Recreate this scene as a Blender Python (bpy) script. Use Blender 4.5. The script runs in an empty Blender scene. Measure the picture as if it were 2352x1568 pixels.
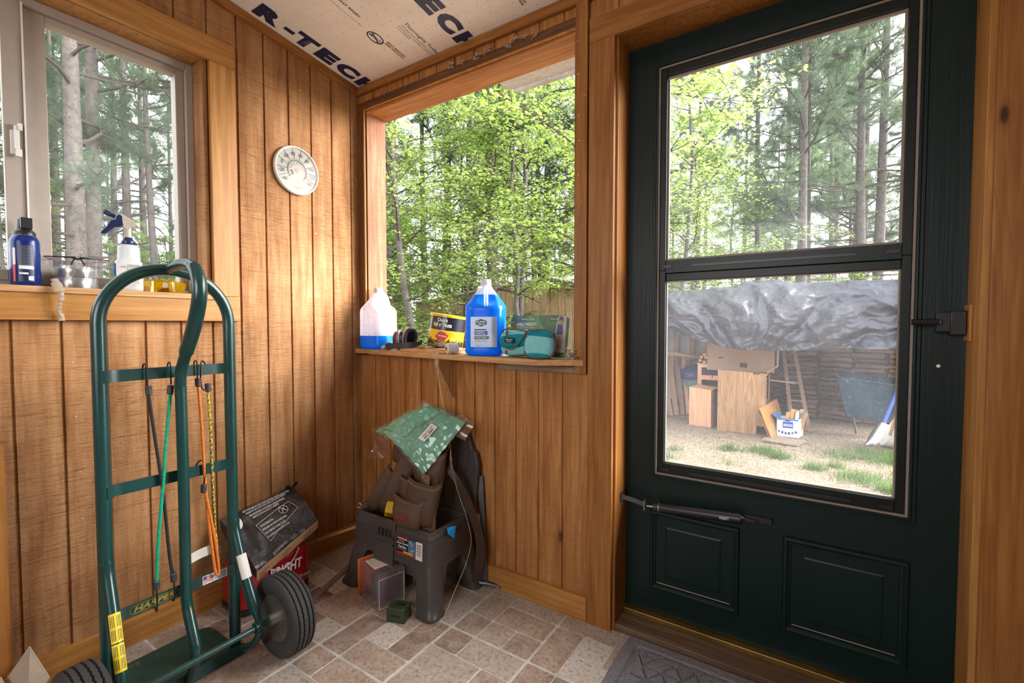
import bpy, math, random
import numpy as np
from mathutils import Vector, Matrix, Euler, noise as mnoise
PI = math.pi
S = bpy.context.scene
COL = S.collection
R = math.radians

# ------------------------------------------------------------------ camera, world, sun, area lights, exposure
cam_d = bpy.data.cameras.new('camera'); cam_d.sensor_width = 36.0; cam_d.lens = 36.0 * 1058 / 2352
cam_d.clip_start = 0.02; cam_d.clip_end = 300
cam = bpy.data.objects.new('camera', cam_d); COL.objects.link(cam)
cam.location = (1.920, -1.535, 1.080); cam.rotation_euler = (R(88.0), 0, R(33.2))
S.camera = cam
W = bpy.data.worlds.new('overcast_sky'); S.world = W; W.use_nodes = True
wn = W.node_tree; wn.nodes.clear()
wo = wn.nodes.new('ShaderNodeOutputWorld'); wb = wn.nodes.new('ShaderNodeBackground')
wb.inputs[0].default_value = (0.93, 0.95, 1.0, 1); wb.inputs[1].default_value = 3.7
wn.links.new(wb.outputs[0], wo.inputs[0])
def light(name, kind, loc, rot, energy, color=(1, 1, 1), size=None, size_y=None, angle=None):
    d = bpy.data.lights.new(name, kind); d.energy = energy; d.color = color
    if size and kind == 'AREA':
        d.shape = 'RECTANGLE'; d.size = size; d.size_y = size_y or size
    if angle: d.angle = angle
    o = bpy.data.objects.new(name, d); COL.objects.link(o); o.location = loc; o.rotation_euler = rot
    return o
light('sun_behind_clouds', 'SUN', (8, 5, 6), Vector((-.74, -.51, -.42)).to_track_quat('-Z', 'Y').to_euler(), 19, (1.0, 0.97, 0.93), angle=R(55))
# added fill lamp, set in an opening assumed in the porch's unseen back wall
light('back_opening_fill', 'AREA', (1.35, -2.95, 1.55), (R(90), 0, 0), 15, (1.0, 0.97, 0.93), 1.3, .9)
S.view_settings.view_transform = 'Standard'; S.view_settings.look = 'None'
S.view_settings.exposure = 0.12; S.view_settings.gamma = 1.0; S.view_settings.use_curve_mapping = False
S.cycles.max_bounces = 8; S.cycles.diffuse_bounces = 5; S.cycles.transparent_max_bounces = 24
S.cycles.caustics_reflective = False; S.cycles.caustics_refractive = False
S.cycles.use_denoising = True

# ------------------------------------------------------------------ helpers
ORG = {}
def V(*a): return Vector(a)
class MB:
    def __init__(s): s.v = []; s.f = []; s.m = []
    def add(s, vs, fs, mi=0):
        k = len(s.v); s.v.extend([tuple(p) for p in vs]); s.f.extend([tuple(i + k for i in f) for f in fs]); s.m.extend([mi] * len(fs)); return s
    def box(s, x0, x1, y0, y1, z0, z1, mi=0):
        return s.hexa([(x0, y0, z0), (x1, y0, z0), (x1, y1, z0), (x0, y1, z0), (x0, y0, z1), (x1, y0, z1), (x1, y1, z1), (x0, y1, z1)], mi)
    def hexa(s, p, mi=0):
        return s.add(p, [(0, 3, 2, 1), (4, 5, 6, 7), (0, 1, 5, 4), (1, 2, 6, 5), (2, 3, 7, 6), (3, 0, 4, 7)], mi)
    def obox(s, c, size, rot=None, mi=0):
        M = rot if rot is not None else Matrix.Identity(3)
        hx, hy, hz = [a / 2 for a in size]; c = Vector(c)
        return s.hexa([c + M @ Vector(p) for p in ((-hx, -hy, -hz), (hx, -hy, -hz), (hx, hy, -hz), (-hx, hy, -hz), (-hx, -hy, hz), (hx, -hy, hz), (hx, hy, hz), (-hx, hy, hz))], mi)
    def tube(s, pts, r, n=10, closed=False, mi=0, flat=None, cap=True):
        pts = [Vector(p) for p in pts]; N = len(pts)
        rs = r if isinstance(r, (list, tuple)) else [r] * N
        tans = []
        for i in range(N):
            a = pts[(i - 1) % N] if (closed or i > 0) else pts[0]; b = pts[(i + 1) % N] if (closed or i < N - 1) else pts[-1]
            t = b - a; tans.append(t.normalized() if t.length > 1e-9 else Vector((0, 0, 1)))
        t0 = tans[0]; up = Vector((0, 0, 1)) if abs(t0.z) < .9 else Vector((1, 0, 0))
        nrm = (up - t0 * up.dot(t0)).normalized(); vs = []
        for i in range(N):
            t = tans[i]; nrm = (nrm - t * nrm.dot(t)).normalized(); bi = t.cross(nrm)
            fx, fy = (1, 1) if flat is None else flat
            for j in range(n):
                a = 2 * PI * j / n; vs.append(pts[i] + (nrm * math.cos(a) * fx + bi * math.sin(a) * fy) * rs[i])
        fs = []
        for i in range(N if closed else N - 1):
            for j in range(n):
                a = i * n + j; b = i * n + (j + 1) % n; c = ((i + 1) % N) * n + (j + 1) % n; d = ((i + 1) % N) * n + j
                fs.append((a, b, c, d))
        if not closed and cap: fs.append(tuple(range(n))[::-1]); fs.append(tuple((N - 1) * n + j for j in range(n)))
        return s.add(vs, fs, mi)
    def ribbon(s, pts, w, up, t=0.002, mi=0):
        pts = [Vector(p) for p in pts]; up = Vector(up).normalized(); N = len(pts); vs = []
        for i in range(N):
            d = (pts[min(i + 1, N - 1)] - pts[max(i - 1, 0)]).normalized(); nn = d.cross(up).normalized()
            ww = w[i] if isinstance(w, (list, tuple)) else w
            for a, b in ((-1, -1), (1, -1), (1, 1), (-1, 1)): vs.append(pts[i] + up * (a * ww / 2) + nn * (b * t / 2))
        fs = [(i * 4 + j, i * 4 + (j + 1) % 4, (i + 1) * 4 + (j + 1) % 4, (i + 1) * 4 + j) for i in range(N - 1) for j in range(4)]
        fs += [(3, 2, 1, 0), tuple((N - 1) * 4 + j for j in range(4))]
        return s.add(vs, fs, mi)
    def lathe(s, prof, o=(0, 0, 0), n=32, M=None, mi=0, sx=1, sy=1, closed=False):
        o = Vector(o); vs = []; P = len(prof)
        for r, z in prof:
            for j in range(n):
                a = 2 * PI * j / n; p = Vector((r * math.cos(a) * sx, r * math.sin(a) * sy, z))
                vs.append(o + (M @ p if M is not None else p))
        fs = [(i * n + j, i * n + (j + 1) % n, ((i + 1) % P) * n + (j + 1) % n, ((i + 1) % P) * n + j) for i in range(P if closed else P - 1) for j in range(n)]
        if not closed:
            if prof[0][0] > 1e-6: fs.append(tuple(range(n))[::-1])
            if prof[-1][0] > 1e-6: fs.append(tuple((P - 1) * n + j for j in range(n)))
        return s.add(vs, fs, mi)
    def prism(s, poly, d0, d1, fn, mi=0):
        n = len(poly); vs = [fn(u, v, d0) for u, v in poly] + [fn(u, v, d1) for u, v in poly]
        fs = [tuple(range(n))[::-1], tuple(range(n, 2 * n))] + [(i, (i + 1) % n, n + (i + 1) % n, n + i) for i in range(n)]
        return s.add(vs, fs, mi)
    def grid(s, fn, nu, nv, mi=0, cu=False):
        vs = [fn(i / (nu if cu else nu), j / nv) for j in range(nv + 1) for i in range(nu + (0 if cu else 1))]
        w = nu if cu else nu + 1
        fs = [(j * w + i, j * w + (i + 1) % w, (j + 1) * w + (i + 1) % w, (j + 1) * w + i) for j in range(nv) for i in range(nu)]
        return s.add(vs, fs, mi)
    def slabgrid(s, fn, nu, nv, t, mi=0):
        """closed thin sheet: fn(u,v)->point, thickness t along the local normal"""
        P = [[Vector(fn(i / nu, j / nv)) for i in range(nu + 1)] for j in range(nv + 1)]
        top = []; bot = []
        for j in range(nv + 1):
            for i in range(nu + 1):
                du = P[j][min(i + 1, nu)] - P[j][max(i - 1, 0)]; dv = P[min(j + 1, nv)][i] - P[max(j - 1, 0)][i]
                nn = du.cross(dv); nn = nn.normalized() if nn.length > 1e-12 else Vector((0, 0, 1))
                top.append(P[j][i] + nn * t / 2); bot.append(P[j][i] - nn * t / 2)
        w = nu + 1; K = len(top); fs = []
        for j in range(nv):
            for i in range(nu):
                a = j * w + i; fs.append((a, a + 1, a + w + 1, a + w)); fs.append((K + a, K + a + w, K + a + w + 1, K + a + 1))
        rim = [i for i in range(w)] + [j * w + nu for j in range(1, nv + 1)] + [nv * w + i for i in range(nu - 1, -1, -1)] + [j * w for j in range(nv - 1, 0, -1)]
        for k in range(len(rim)):
            a = rim[k]; b = rim[(k + 1) % len(rim)]; fs.append((b, a, K + a, K + b))
        return s.add(top + bot, fs, mi)

def link(name, me, parent=None):
    o = bpy.data.objects.new(name, me); COL.objects.link(o)
    if parent is not None: o.parent = parent
    return o
def part(name, mb, mats, parent=None, label=None, smooth=35, bev=None, W=True, seg=2):
    """one mesh object; W: vertices given in world space, stored relative to the parent's base"""
    org = ORG.get(parent.name, Vector((0, 0, 0))) if (parent is not None) else Vector((0, 0, 0))
    me = bpy.data.meshes.new(name)
    vs = [(p[0] - org[0], p[1] - org[1], p[2] - org[2]) for p in mb.v] if W else mb.v
    me.from_pydata(vs, [], mb.f)
    mats = mats if isinstance(mats, (list, tuple)) else [mats]
    for m in mats: me.materials.append(m)
    if len(mats) > 1: me.polygons.foreach_set('material_index', mb.m)
    if smooth:
        me.polygons.foreach_set('use_smooth', [True] * len(me.polygons)); me.set_sharp_from_angle(angle=R(smooth))
    me.update()
    o = link(name, me, parent)
    ORG[o.name] = org if W else Vector((0, 0, 0))
    if bev:
        b = o.modifiers.new('bevel', 'BEVEL'); b.width = bev; b.segments = seg; b.limit_method = 'ANGLE'; b.angle_limit = R(40); b.harden_normals = False
    if label: o['label'] = label
    return o
def tag(o, label=None, cat=None, group=None, kind=None):
    if label: o['label'] = label
    if cat: o['category'] = cat
    if group: o['group'] = group
    if kind: o['kind'] = kind
    return o
def thing(name, label, cat, loc, rotz=0, group=None, kind=None):
    o = bpy.data.objects.new(name, None); COL.objects.link(o); o.location = loc; o.rotation_euler = (0, 0, rotz); o.empty_display_size = .05
    ORG[o.name] = Vector(loc)
    return tag(o, label, cat, group, kind)
def struct(name, label=None, loc=(0, 0, 0)):
    return thing(name, label, None, loc, kind='structure')
def smesh(name, mb, mats, label=None, **k):
    return tag(part(name, mb, mats, None, label=label, **k), kind='structure')
def kids(o): return [c for c in o.children]
def dup(root, loc=None, rot=None, label=None, scale=None):
    def cp(o, par):
        c = o.copy(); COL.objects.link(c)
        if par is not None: c.parent = par; c.matrix_parent_inverse = o.matrix_parent_inverse
        for ch in kids(o): cp(ch, c)
        return c
    r = cp(root, None)
    if loc is not None: r.location = loc
    if rot is not None: r.rotation_euler = rot
    if label: r['label'] = label
    if scale: r.scale = (scale,) * 3 if not isinstance(scale, (tuple, list)) else scale
    return r
FC = {}
def text(name, body, o, U, Vv, w=None, h=None, mat=None, parent=None, bold=0.0, align='L', W=True, lift=0.0004, label=None, shear=0, thick=0.0, space=1.0):
    """flat lettering: o = lower-left (or centre) of the text box, U/V its right and up directions, w/h its size in metres"""
    cu = bpy.data.curves.new('t', 'FONT'); cu.body = body; cu.size = 1; cu.offset = bold; cu.resolution_u = 3; cu.shear = shear; cu.space_character = space; cu.space_line = .9
    ob = bpy.data.objects.new('t', cu); COL.objects.link(ob)
    me = bpy.data.meshes.new_from_object(ob.evaluated_get(bpy.context.evaluated_depsgraph_get()))
    bpy.data.objects.remove(ob); bpy.data.curves.remove(cu)
    co = np.empty(len(me.vertices) * 3); me.vertices.foreach_get('co', co); co = co.reshape(-1, 3)
    mn = co.min(0); mx = co.max(0); sz = mx - mn
    sx = w / sz[0] if w else None; sy = h / sz[1] if h else None
    sx = sx or sy; sy = sy or sx
    x = (co[:, 0] - mn[0]) * sx; y = (co[:, 1] - mn[1]) * sy
    if align == 'C': x -= sz[0] * sx / 2; y -= sz[1] * sy / 2
    U = Vector(U).normalized(); Vv = Vector(Vv).normalized(); N = U.cross(Vv)
    org = ORG.get(parent.name, Vector((0, 0, 0))) if (parent is not None and W) else Vector((0, 0, 0))
    o = Vector(o) - org + N * lift
    out = np.array(o)[None, :] + x[:, None] * np.array(U)[None, :] + y[:, None] * np.array(Vv)[None, :]
    me.vertices.foreach_set('co', out.ravel()); me.name = name; me.materials.clear(); me.materials.append(mat); me.update()
    ob = link(name, me, parent); ORG[ob.name] = org
    if label: ob['label'] = label
    return ob
def wrap_text(ob, cx, cy, r):
    """bend flat lettering round an upright cylinder centred cx,cy (object space) radius r; x is arc length"""
    pass
def np_mesh(name, verts, faces, mat, parent=None, smooth=False, W=False):
    me = bpy.data.meshes.new(name); verts = np.asarray(verts, dtype=np.float32); faces = np.asarray(faces, dtype=np.int32)
    k = faces.shape[1]
    me.vertices.add(len(verts)); me.vertices.foreach_set('co', verts.ravel())
    me.loops.add(faces.size); me.loops.foreach_set('vertex_index', faces.ravel())
    me.polygons.add(len(faces)); me.polygons.foreach_set('loop_start', np.arange(0, faces.size, k, dtype=np.int32))
    me.materials.append(mat); me.update(calc_edges=True)
    if smooth: me.polygons.foreach_set('use_smooth', [True] * len(faces))
    return link(name, me, parent)

# ------------------------------------------------------------------ materials
def srgb(r, g, b):
    f = lambda c: (c / 255 / 12.92) if c / 255 <= .04045 else ((c / 255 + .055) / 1.055) ** 2.4
    return (f(r), f(g), f(b), 1)
def nt(name):
    m = bpy.data.materials.new(name); m.use_nodes = True; t = m.node_tree; t.nodes.clear()
    out = t.nodes.new('ShaderNodeOutputMaterial'); return m, t, out
def N(t, kind, **kw):
    n = t.nodes.new(kind)
    for k, v in kw.items():
        if k.startswith('i_'):
            key = k[2:]; key = int(key) if key.isdigit() else key.replace('_', ' '); n.inputs[key].default_value = v
        else: setattr(n, k, v)
    return n
def ramp(t, src, stops, interp='LINEAR'):
    n = t.nodes.new('ShaderNodeValToRGB'); n.color_ramp.interpolation = interp; e = n.color_ramp.elements
    while len(e) > 1: e.remove(e[0])
    e[0].position = stops[0][0]; e[0].color = stops[0][1]
    for p, c in stops[1:]:
        x = e.new(p); x.color = c
    if src is not None: t.links.new(src, n.inputs[0])
    return n.outputs[0]
def g4(v): return (v, v, v, 1)
def mixc(t, fac, a, b, mode='MIX'):
    n = t.nodes.new('ShaderNodeMix'); n.data_type = 'RGBA'; n.blend_type = mode
    for sock, val in ((n.inputs[0], fac), (n.inputs[6], a), (n.inputs[7], b)):
        if hasattr(val, 'links'): t.links.new(val, sock)
        else: sock.default_value = val
    return n.outputs[2]
def mth(t, op, a, b=None):
    n = t.nodes.new('ShaderNodeMath'); n.operation = op
    for i, v in enumerate((a, b)):
        if v is None: continue
        if hasattr(v, 'links'): t.links.new(v, n.inputs[i])
        else: n.inputs[i].default_value = v
    return n.outputs[0]
def coords(t, scale=(1, 1, 1), rot=(0, 0, 0), kind='Object'):
    c = t.nodes.new('ShaderNodeTexCoord'); m = t.nodes.new('ShaderNodeMapping')
    m.inputs['Scale'].default_value = scale; m.inputs['Rotation'].default_value = rot
    t.links.new(c.outputs[kind], m.inputs[0]); return m.outputs[0]
def noisen(t, vec, scale, detail=4, rough=.55, dist=0, out=0):
    n = N(t, 'ShaderNodeTexNoise'); n.inputs['Scale'].default_value = scale; n.inputs['Detail'].default_value = detail
    n.inputs['Roughness'].default_value = rough; n.inputs['Distortion'].default_value = dist
    if vec is not None: t.links.new(vec, n.inputs['Vector'])
    return n.outputs[out]
def bsdf(t, out, color=None, rough=.5, metal=0, spec=.5, bump=None, bstr=.3, bdist=.002, **kw):
    p = t.nodes.new('ShaderNodeBsdfPrincipled')
    if color is not None:
        if hasattr(color, 'links'): t.links.new(color, p.inputs['Base Color'])
        else: p.inputs['Base Color'].default_value = color
    if hasattr(rough, 'links'): t.links.new(rough, p.inputs['Roughness'])
    else: p.inputs['Roughness'].default_value = rough
    p.inputs['Metallic'].default_value = metal; p.inputs['Specular IOR Level'].default_value = spec
    for k, v in kw.items():
        s = p.inputs[k.replace('_', ' ')]
        if hasattr(v, 'links'): t.links.new(v, s)
        else: s.default_value = v
    if bump is not None:
        b = t.nodes.new('ShaderNodeBump'); b.inputs['Strength'].default_value = bstr; b.inputs['Distance'].default_value = bdist
        t.links.new(bump, b.inputs['Height']); t.links.new(b.outputs[0], p.inputs['Normal'])
    if out is not None: t.links.new(p.outputs[0], out.inputs[0])
    return p
def plain(name, c, rough=.5, metal=0, spec=.5, var=.12, vs=20, bstr=.15, bs=200, bd=.0005, c2=None, thr=.62, **kw):
    """painted / plastic / metal surface: slight colour variation, optional wear colour c2"""
    m, t, out = nt(name); v = coords(t)
    n = noisen(t, v, vs, 5)
    dark = tuple(x * (1 - var) for x in c[:3]) + (1,); lite = tuple(min(1, x * (1 + var)) for x in c[:3]) + (1,)
    col = ramp(t, n, [(.3, dark), (.7, lite)])
    if c2 is not None:
        n2 = noisen(t, v, vs * 2.3, 8, .65); f = ramp(t, n2, [(thr, g4(0)), (thr + .05, g4(1))]); col = mixc(t, f, col, c2)
    nb = noisen(t, v, bs, 3)
    bsdf(t, out, col, rough, metal, spec, nb, bstr, bd, **kw); return m
def wood(name, axis, base, dark, light, fine=1.0, rough=.5, knots=1, saw=0, cathed=.5, stain=None, bstr=.25, spec=.35):
    """sawn boards with the grain along the given axis; object-space, so it is fixed to the board"""
    m, t, out = nt(name)
    s = [9.0, 9.0, 9.0]; s[axis] = .55
    v = coords(t, tuple(s)); n1 = noisen(t, v, 1.0, 3, .5, .6)
    rings = mth(t, 'FRACT', mth(t, 'MULTIPLY', n1, 11.0))
    rr = ramp(t, rings, [(0, g4(0)), (.55, g4(.35)), (.9, g4(1)), (1, g4(0))])
    s2 = [90.0 * fine] * 3; s2[axis] = 3.0
    v2 = coords(t, tuple(s2)); n2 = noisen(t, v2, 1.0, 4, .6)
    col = ramp(t, n2, [(.25, dark), (.5, base), (.75, light)])
    col = mixc(t, mth(t, 'MULTIPLY', rr, cathed), col, dark)
    v3 = coords(t); n3 = noisen(t, v3, 3.2, 4, .6, .3)
    col = mixc(t, ramp(t, n3, [(.35, g4(.0)), (.75, g4(.55))]), col, mixc(t, 1.0, col, (.82, .72, .6, 1), 'MULTIPLY'))
    bump = n2
    if knots:
        sk = [9.0, 9.0, 9.0]; sk[axis] = 3.2
        vo = N(t, 'ShaderNodeTexVoronoi'); vo.inputs['Scale'].default_value = 1.0; vo.inputs['Randomness'].default_value = 1.0
        t.links.new(coords(t, tuple(sk)), vo.inputs['Vector'])
        kf = ramp(t, vo.outputs['Distance'], [(0, g4(1)), (.05, g4(.9)), (.085, g4(.25)), (.16, g4(0))])
        wn_ = N(t, 'ShaderNodeTexWhiteNoise'); t.links.new(vo.outputs['Position'], wn_.inputs['Vector'])
        on = mth(t, 'GREATER_THAN', wn_.outputs[0], 1 - .30 * knots)
        col = mixc(t, mth(t, 'MULTIPLY', kf, on), col, (.045, .016, .006, 1))
    if saw:
        ss = [14.0, 14.0, 14.0]; ss[axis] = 330.0
        ns = noisen(t, coords(t, tuple(ss), (R(1.2), R(1.5), R(.8))), 1.0, 5, .7)
        patch = ramp(t, noisen(t, v3, 2.1, 3), [(.35, g4(.2)), (.6, g4(1))])
        f = ramp(t, ns, [(.36, g4(1)), (.47, g4(0))])
        col = mixc(t, mth(t, 'MULTIPLY', mth(t, 'MULTIPLY', f, patch), .75 * saw), col, dark)
        # long crossing saw kerfs
        sl = [1.2, 1.2, 1.2]; sl[axis] = 34.0
        nl = noisen(t, coords(t, tuple(sl), (R(1.0), R(-1.2), R(.5))), 1.0, 2, .6)
        fl = ramp(t, nl, [(.495, g4(0)), (.5, g4(1)), (.505, g4(0))])
        col = mixc(t, mth(t, 'MULTIPLY', fl, .5 * saw), col, dark)
        grit = noisen(t, coords(t, (130, 130, 130)), 1.0, 3, .7)
        bump = mth(t, 'ADD', mth(t, 'MULTIPLY', mth(t, 'MULTIPLY', ns, 1.5), patch), mth(t, 'MULTIPLY', grit, mth(t, 'MULTIPLY', patch, .8)))
    if stain is not None:
        n5 = noisen(t, coords(t, (5, 5, 1.4)), 1.0, 5, .65)
        col = mixc(t, ramp(t, n5, [(.56, g4(0)), (.7, g4(.55))]), col, stain)
    bsdf(t, out, col, rough, 0, spec, bump, bstr * (1.6 if saw else 1), .004 if saw else .0008); return m
def glassy(name, haze=.05, hcol=(.85, .9, .95, 1), tint=(1, 1, 1, 1), specks=0.0, gloss=.06, smear=0.0, grough=.04):
    m, t, out = nt(name)
    tr = N(t, 'ShaderNodeBsdfTransparent', i_0=tint); tl = N(t, 'ShaderNodeBsdfTranslucent', i_0=hcol); df = N(t, 'ShaderNodeBsdfDiffuse', i_0=hcol)
    gl = N(t, 'ShaderNodeBsdfGlossy'); gl.inputs['Roughness'].default_value = grough
    md = t.nodes.new('ShaderNodeMixShader'); md.inputs[0].default_value = .25; t.links.new(tl.outputs[0], md.inputs[1]); t.links.new(df.outputs[0], md.inputs[2])
    m1 = t.nodes.new('ShaderNodeMixShader'); t.links.new(tr.outputs[0], m1.inputs[1]); t.links.new(md.outputs[0], m1.inputs[2])
    v = coords(t); f = haze
    if specks or smear:
        n1 = noisen(t, v, 420, 2, .6); n2 = noisen(t, v, 3.0, 5, .6, 1.2)
        f = mth(t, 'ADD', mth(t, 'MULTIPLY', ramp(t, n1, [(.56, g4(0)), (.72, g4(1))]), specks), mth(t, 'ADD', mth(t, 'MULTIPLY', ramp(t, n2, [(.45, g4(0)), (.75, g4(1))]), smear), haze))
        t.links.new(f, m1.inputs[0])
    else: m1.inputs[0].default_value = f
    m2 = t.nodes.new('ShaderNodeMixShader'); m2.inputs[0].default_value = gloss
    t.links.new(m1.outputs[0], m2.inputs[1]); t.links.new(gl.outputs[0], m2.inputs[2]); t.links.new(m2.outputs[0], out.inputs[0]); return m
def leafy(name, c, tc, var=.25, mixf=.5, rough=.6):
    m, t, out = nt(name)
    oi = N(t, 'ShaderNodeTexCoord'); n = noisen(t, oi.outputs['Object'], 6.0, 3)
    a = ramp(t, n, [(.3, tuple(x * (1 - var) for x in c[:3]) + (1,)), (.7, tuple(min(1, x * (1 + var)) for x in c[:3]) + (1,))])
    b = ramp(t, n, [(.3, tuple(x * (1 - var) for x in tc[:3]) + (1,)), (.7, tuple(min(1, x * (1 + var)) for x in tc[:3]) + (1,))])
    d = N(t, 'ShaderNodeBsdfDiffuse'); l = N(t, 'ShaderNodeBsdfTranslucent'); x = t.nodes.new('ShaderNodeMixShader'); x.inputs[0].default_value = mixf
    t.links.new(a, d.inputs[0]); t.links.new(b, l.inputs[0]); t.links.new(d.outputs[0], x.inputs[1]); t.links.new(l.outputs[0], x.inputs[2]); t.links.new(x.outputs[0], out.inputs[0]); return m
def soft(name, c, trans=.5, clear=0.0, rough=.35, tcol=None):
    """translucent plastic"""
    m, t, out = nt(name)
    p = bsdf(t, None, c, rough, 0, .5); l = N(t, 'ShaderNodeBsdfTranslucent', i_0=tcol or c); x = t.nodes.new('ShaderNodeMixShader'); x.inputs[0].default_value = trans
    t.links.new(p.outputs[0], x.inputs[1]); t.links.new(l.outputs[0], x.inputs[2])
    if clear:
        tr = N(t, 'ShaderNodeBsdfTransparent'); y = t.nodes.new('ShaderNodeMixShader'); y.inputs[0].default_value = clear
        t.links.new(x.outputs[0], y.inputs[1]); t.links.new(tr.outputs[0], y.inputs[2]); x = y
    t.links.new(x.outputs[0], out.inputs[0]); return m

M = {}
GB, GD, GL = (.38, .165, .040, 1), (.20, .070, .014, 1), (.52, .27, .085, 1)
M['t_left'] = wood('rough_sawn_siding', 2, (.52, .265, .110, 1), (.27, .105, .030, 1), (.66, .40, .20, 1), .35, .5, 0, 1.5, .22, (.30, .13, .04, 1), .75)
M['t_front'] = wood('front_siding', 2, (.45, .205, .062, 1), (.25, .088, .019, 1), (.60, .33, .125, 1), .4, .6, .15, .9, .5, (.13, .07, .035, 1))
for ax, nm in enumerate('xyz'):
    M['pine_' + nm] = wood('stained_pine_' + nm, ax, (.33, .138, .032, 1), (.19, .066, .013, 1), (.42, .20, .056, 1), .7, .42, .8, 0, .4)
    M['gold_' + nm] = wood('golden_pine_' + nm, ax, (.45, .215, .057, 1), (.30, .125, .028, 1), (.56, .30, .10, 1), .7, .4, .5, 0, .35)
    M['old_' + nm] = wood('dark_stained_board_' + nm, ax, (.15, .062, .022, 1), (.07, .028, .010, 1), (.23, .105, .04, 1), .8, .55, .6, 0, .5)
    M['raw_' + nm] = wood('raw_pine_' + nm, ax, (.56, .33, .15, 1), (.38, .19, .07, 1), (.70, .47, .26, 1), .7, .6, .7, 0, .5)
    M['grey_' + nm] = wood('weathered_board_' + nm, ax, (.34, .26, .19, 1), (.18, .13, .09, 1), (.48, .40, .31, 1), .8, .75, .5, 0, .5)
M['jamb_rough'] = wood('rough_red_brown_post', 2, (.34, .135, .055, 1), (.15, .05, .02, 1), (.52, .27, .14, 1), .5, .6, .6, 1, .4)
M['orange_x'] = wood('orange_header_board', 0, (.52, .23, .075, 1), (.28, .10, .03, 1), (.66, .36, .15, 1), .7, .5, 1, 0, .4)
M['green_door'] = wood('green_door_paint', 2, (.0028, .0145, .013, 1), (.0023, .012, .011, 1), (.0036, .0175, .0155, 1), 1.6, .40, 0, 0, 0, None, .55, .32)
M['black_green'] = plain('dark_green_aluminium', (.005, .010, .008, 1), .4, .05, .35, .15)
M['pale_strip'] = plain('weathered_grey_seal', (.26, .21, .18, 1), .6)
M['brass'] = plain('aged_brass', (.33, .20, .055, 1), .38, .85, .5, .25, 12)
M['vinyl'] = plain('beige_vinyl_frame', (.40, .345, .30, 1), .45, 0, .5, .05)
M['truck'] = plain('teal_green_powder_coat', (.005, .047, .045, 1), .3, .0, .55, .15, 9, .4, 90, .0004, (.10, .07, .05, 1), .72, Coat_Weight=.3, Coat_Roughness=.2)
M['truck_worn'] = plain('worn_green_plate', (.022, .075, .066, 1), .55, .2, .4, .25, 8, .4, 80, .0006, (.20, .10, .045, 1), .60)
M['rubber'] = plain('grey_black_tyre_rubber', (.045, .043, .045, 1), .72, 0, .35, .2, 14, .4, 150, .0006)
M['rim'] = plain('dull_zinc_rim', (.42, .42, .40, 1), .33, .9, .5, .15)
M['black'] = plain('black_plastic', (.012, .012, .014, 1), .38, 0, .5, .1)
M['blackm'] = plain('black_coated_wire', (.015, .015, .017, 1), .3, .3, .6, .1)
M['stool'] = plain('charcoal_moulded_plastic', (.062, .054, .053, 1), .42, 0, .45, .12, 10, .35, 260, .0004, (.12, .11, .10, 1), .74)
M['tray'] = plain('black_tray_plastic', (.006, .006, .007, 1), .5)
M['leather'] = plain('worn_brown_leather', (.080, .042, .023, 1), .62, 0, .35, .3, 9, .6, 90, .001, (.15, .10, .065, 1), .66)
M['leather_d'] = plain('dark_harness_leather', (.050, .020, .010, 1), .5, 0, .4, .25, 12, .5, 120, .0008)
M['thread'] = plain('tan_stitching', (.30, .17, .07, 1), .7)
M['white'] = plain('white_plastic', (.78, .78, .75, 1), .35, 0, .5, .03)
M['ink'] = plain('dark_print', (.012, .013, .03, 1), .5, 0, .4, .05)
M['navy_ink'] = plain('navy_foam_board_print', (.012, .020, .085, 1), .35, 0, .5, .1)
M['white_ink'] = plain('white_print', (.80, .80, .80, 1), .5, 0, .4, .03)
M['yellow'] = plain('yellow_sticker', (.80, .62, .02, 1), .45, 0, .5, .06)
M['goldprint'] = plain('gold_print', (.36, .27, .03, 1), .45)
M['red'] = plain('red_print', (.50, .02, .02, 1), .45)
M['bluep'] = plain('blue_print', (.02, .07, .35, 1), .45)
M['steel'] = plain('dull_steel', (.45, .45, .46, 1), .3, .9, .5, .15)
M['steel_d'] = plain('dark_worn_steel', (.13, .13, .14, 1), .45, .8, .5, .3, 14)
M['staple'] = plain('zinc_staple', (.75, .73, .70, 1), .3, .8)
M['string'] = plain('natural_white_twine', (.62, .50, .38, 1), .85, 0, .2, .2, 60)
M['glass_win'] = glassy('window_glass', .02, (.9, .95, 1, 1), (.985, 1.0, .99, 1), .0, .015, .03)
M['glass_up'] = glassy('door_glass', .010, (.85, .9, 1.0, 1), (.99, 1, .99, 1), .03, .006, .018)
M['glass_low'] = glassy('dusty_door_glass', .015, (.85, .88, 1.0, 1), (1, 1, 1, 1), .075, .006, .012)
M['cling'] = glassy('clear_polythene', .10, (.9, .92, .95, 1), (1, 1, 1, 1), 0, .07, 0, .16)
M['paper'] = plain('white_paper', (.72, .70, .66, 1), .7, 0, .3, .06)
M['card'] = plain('brown_cardboard', (.40, .25, .13, 1), .8, 0, .2, .08)
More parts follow.
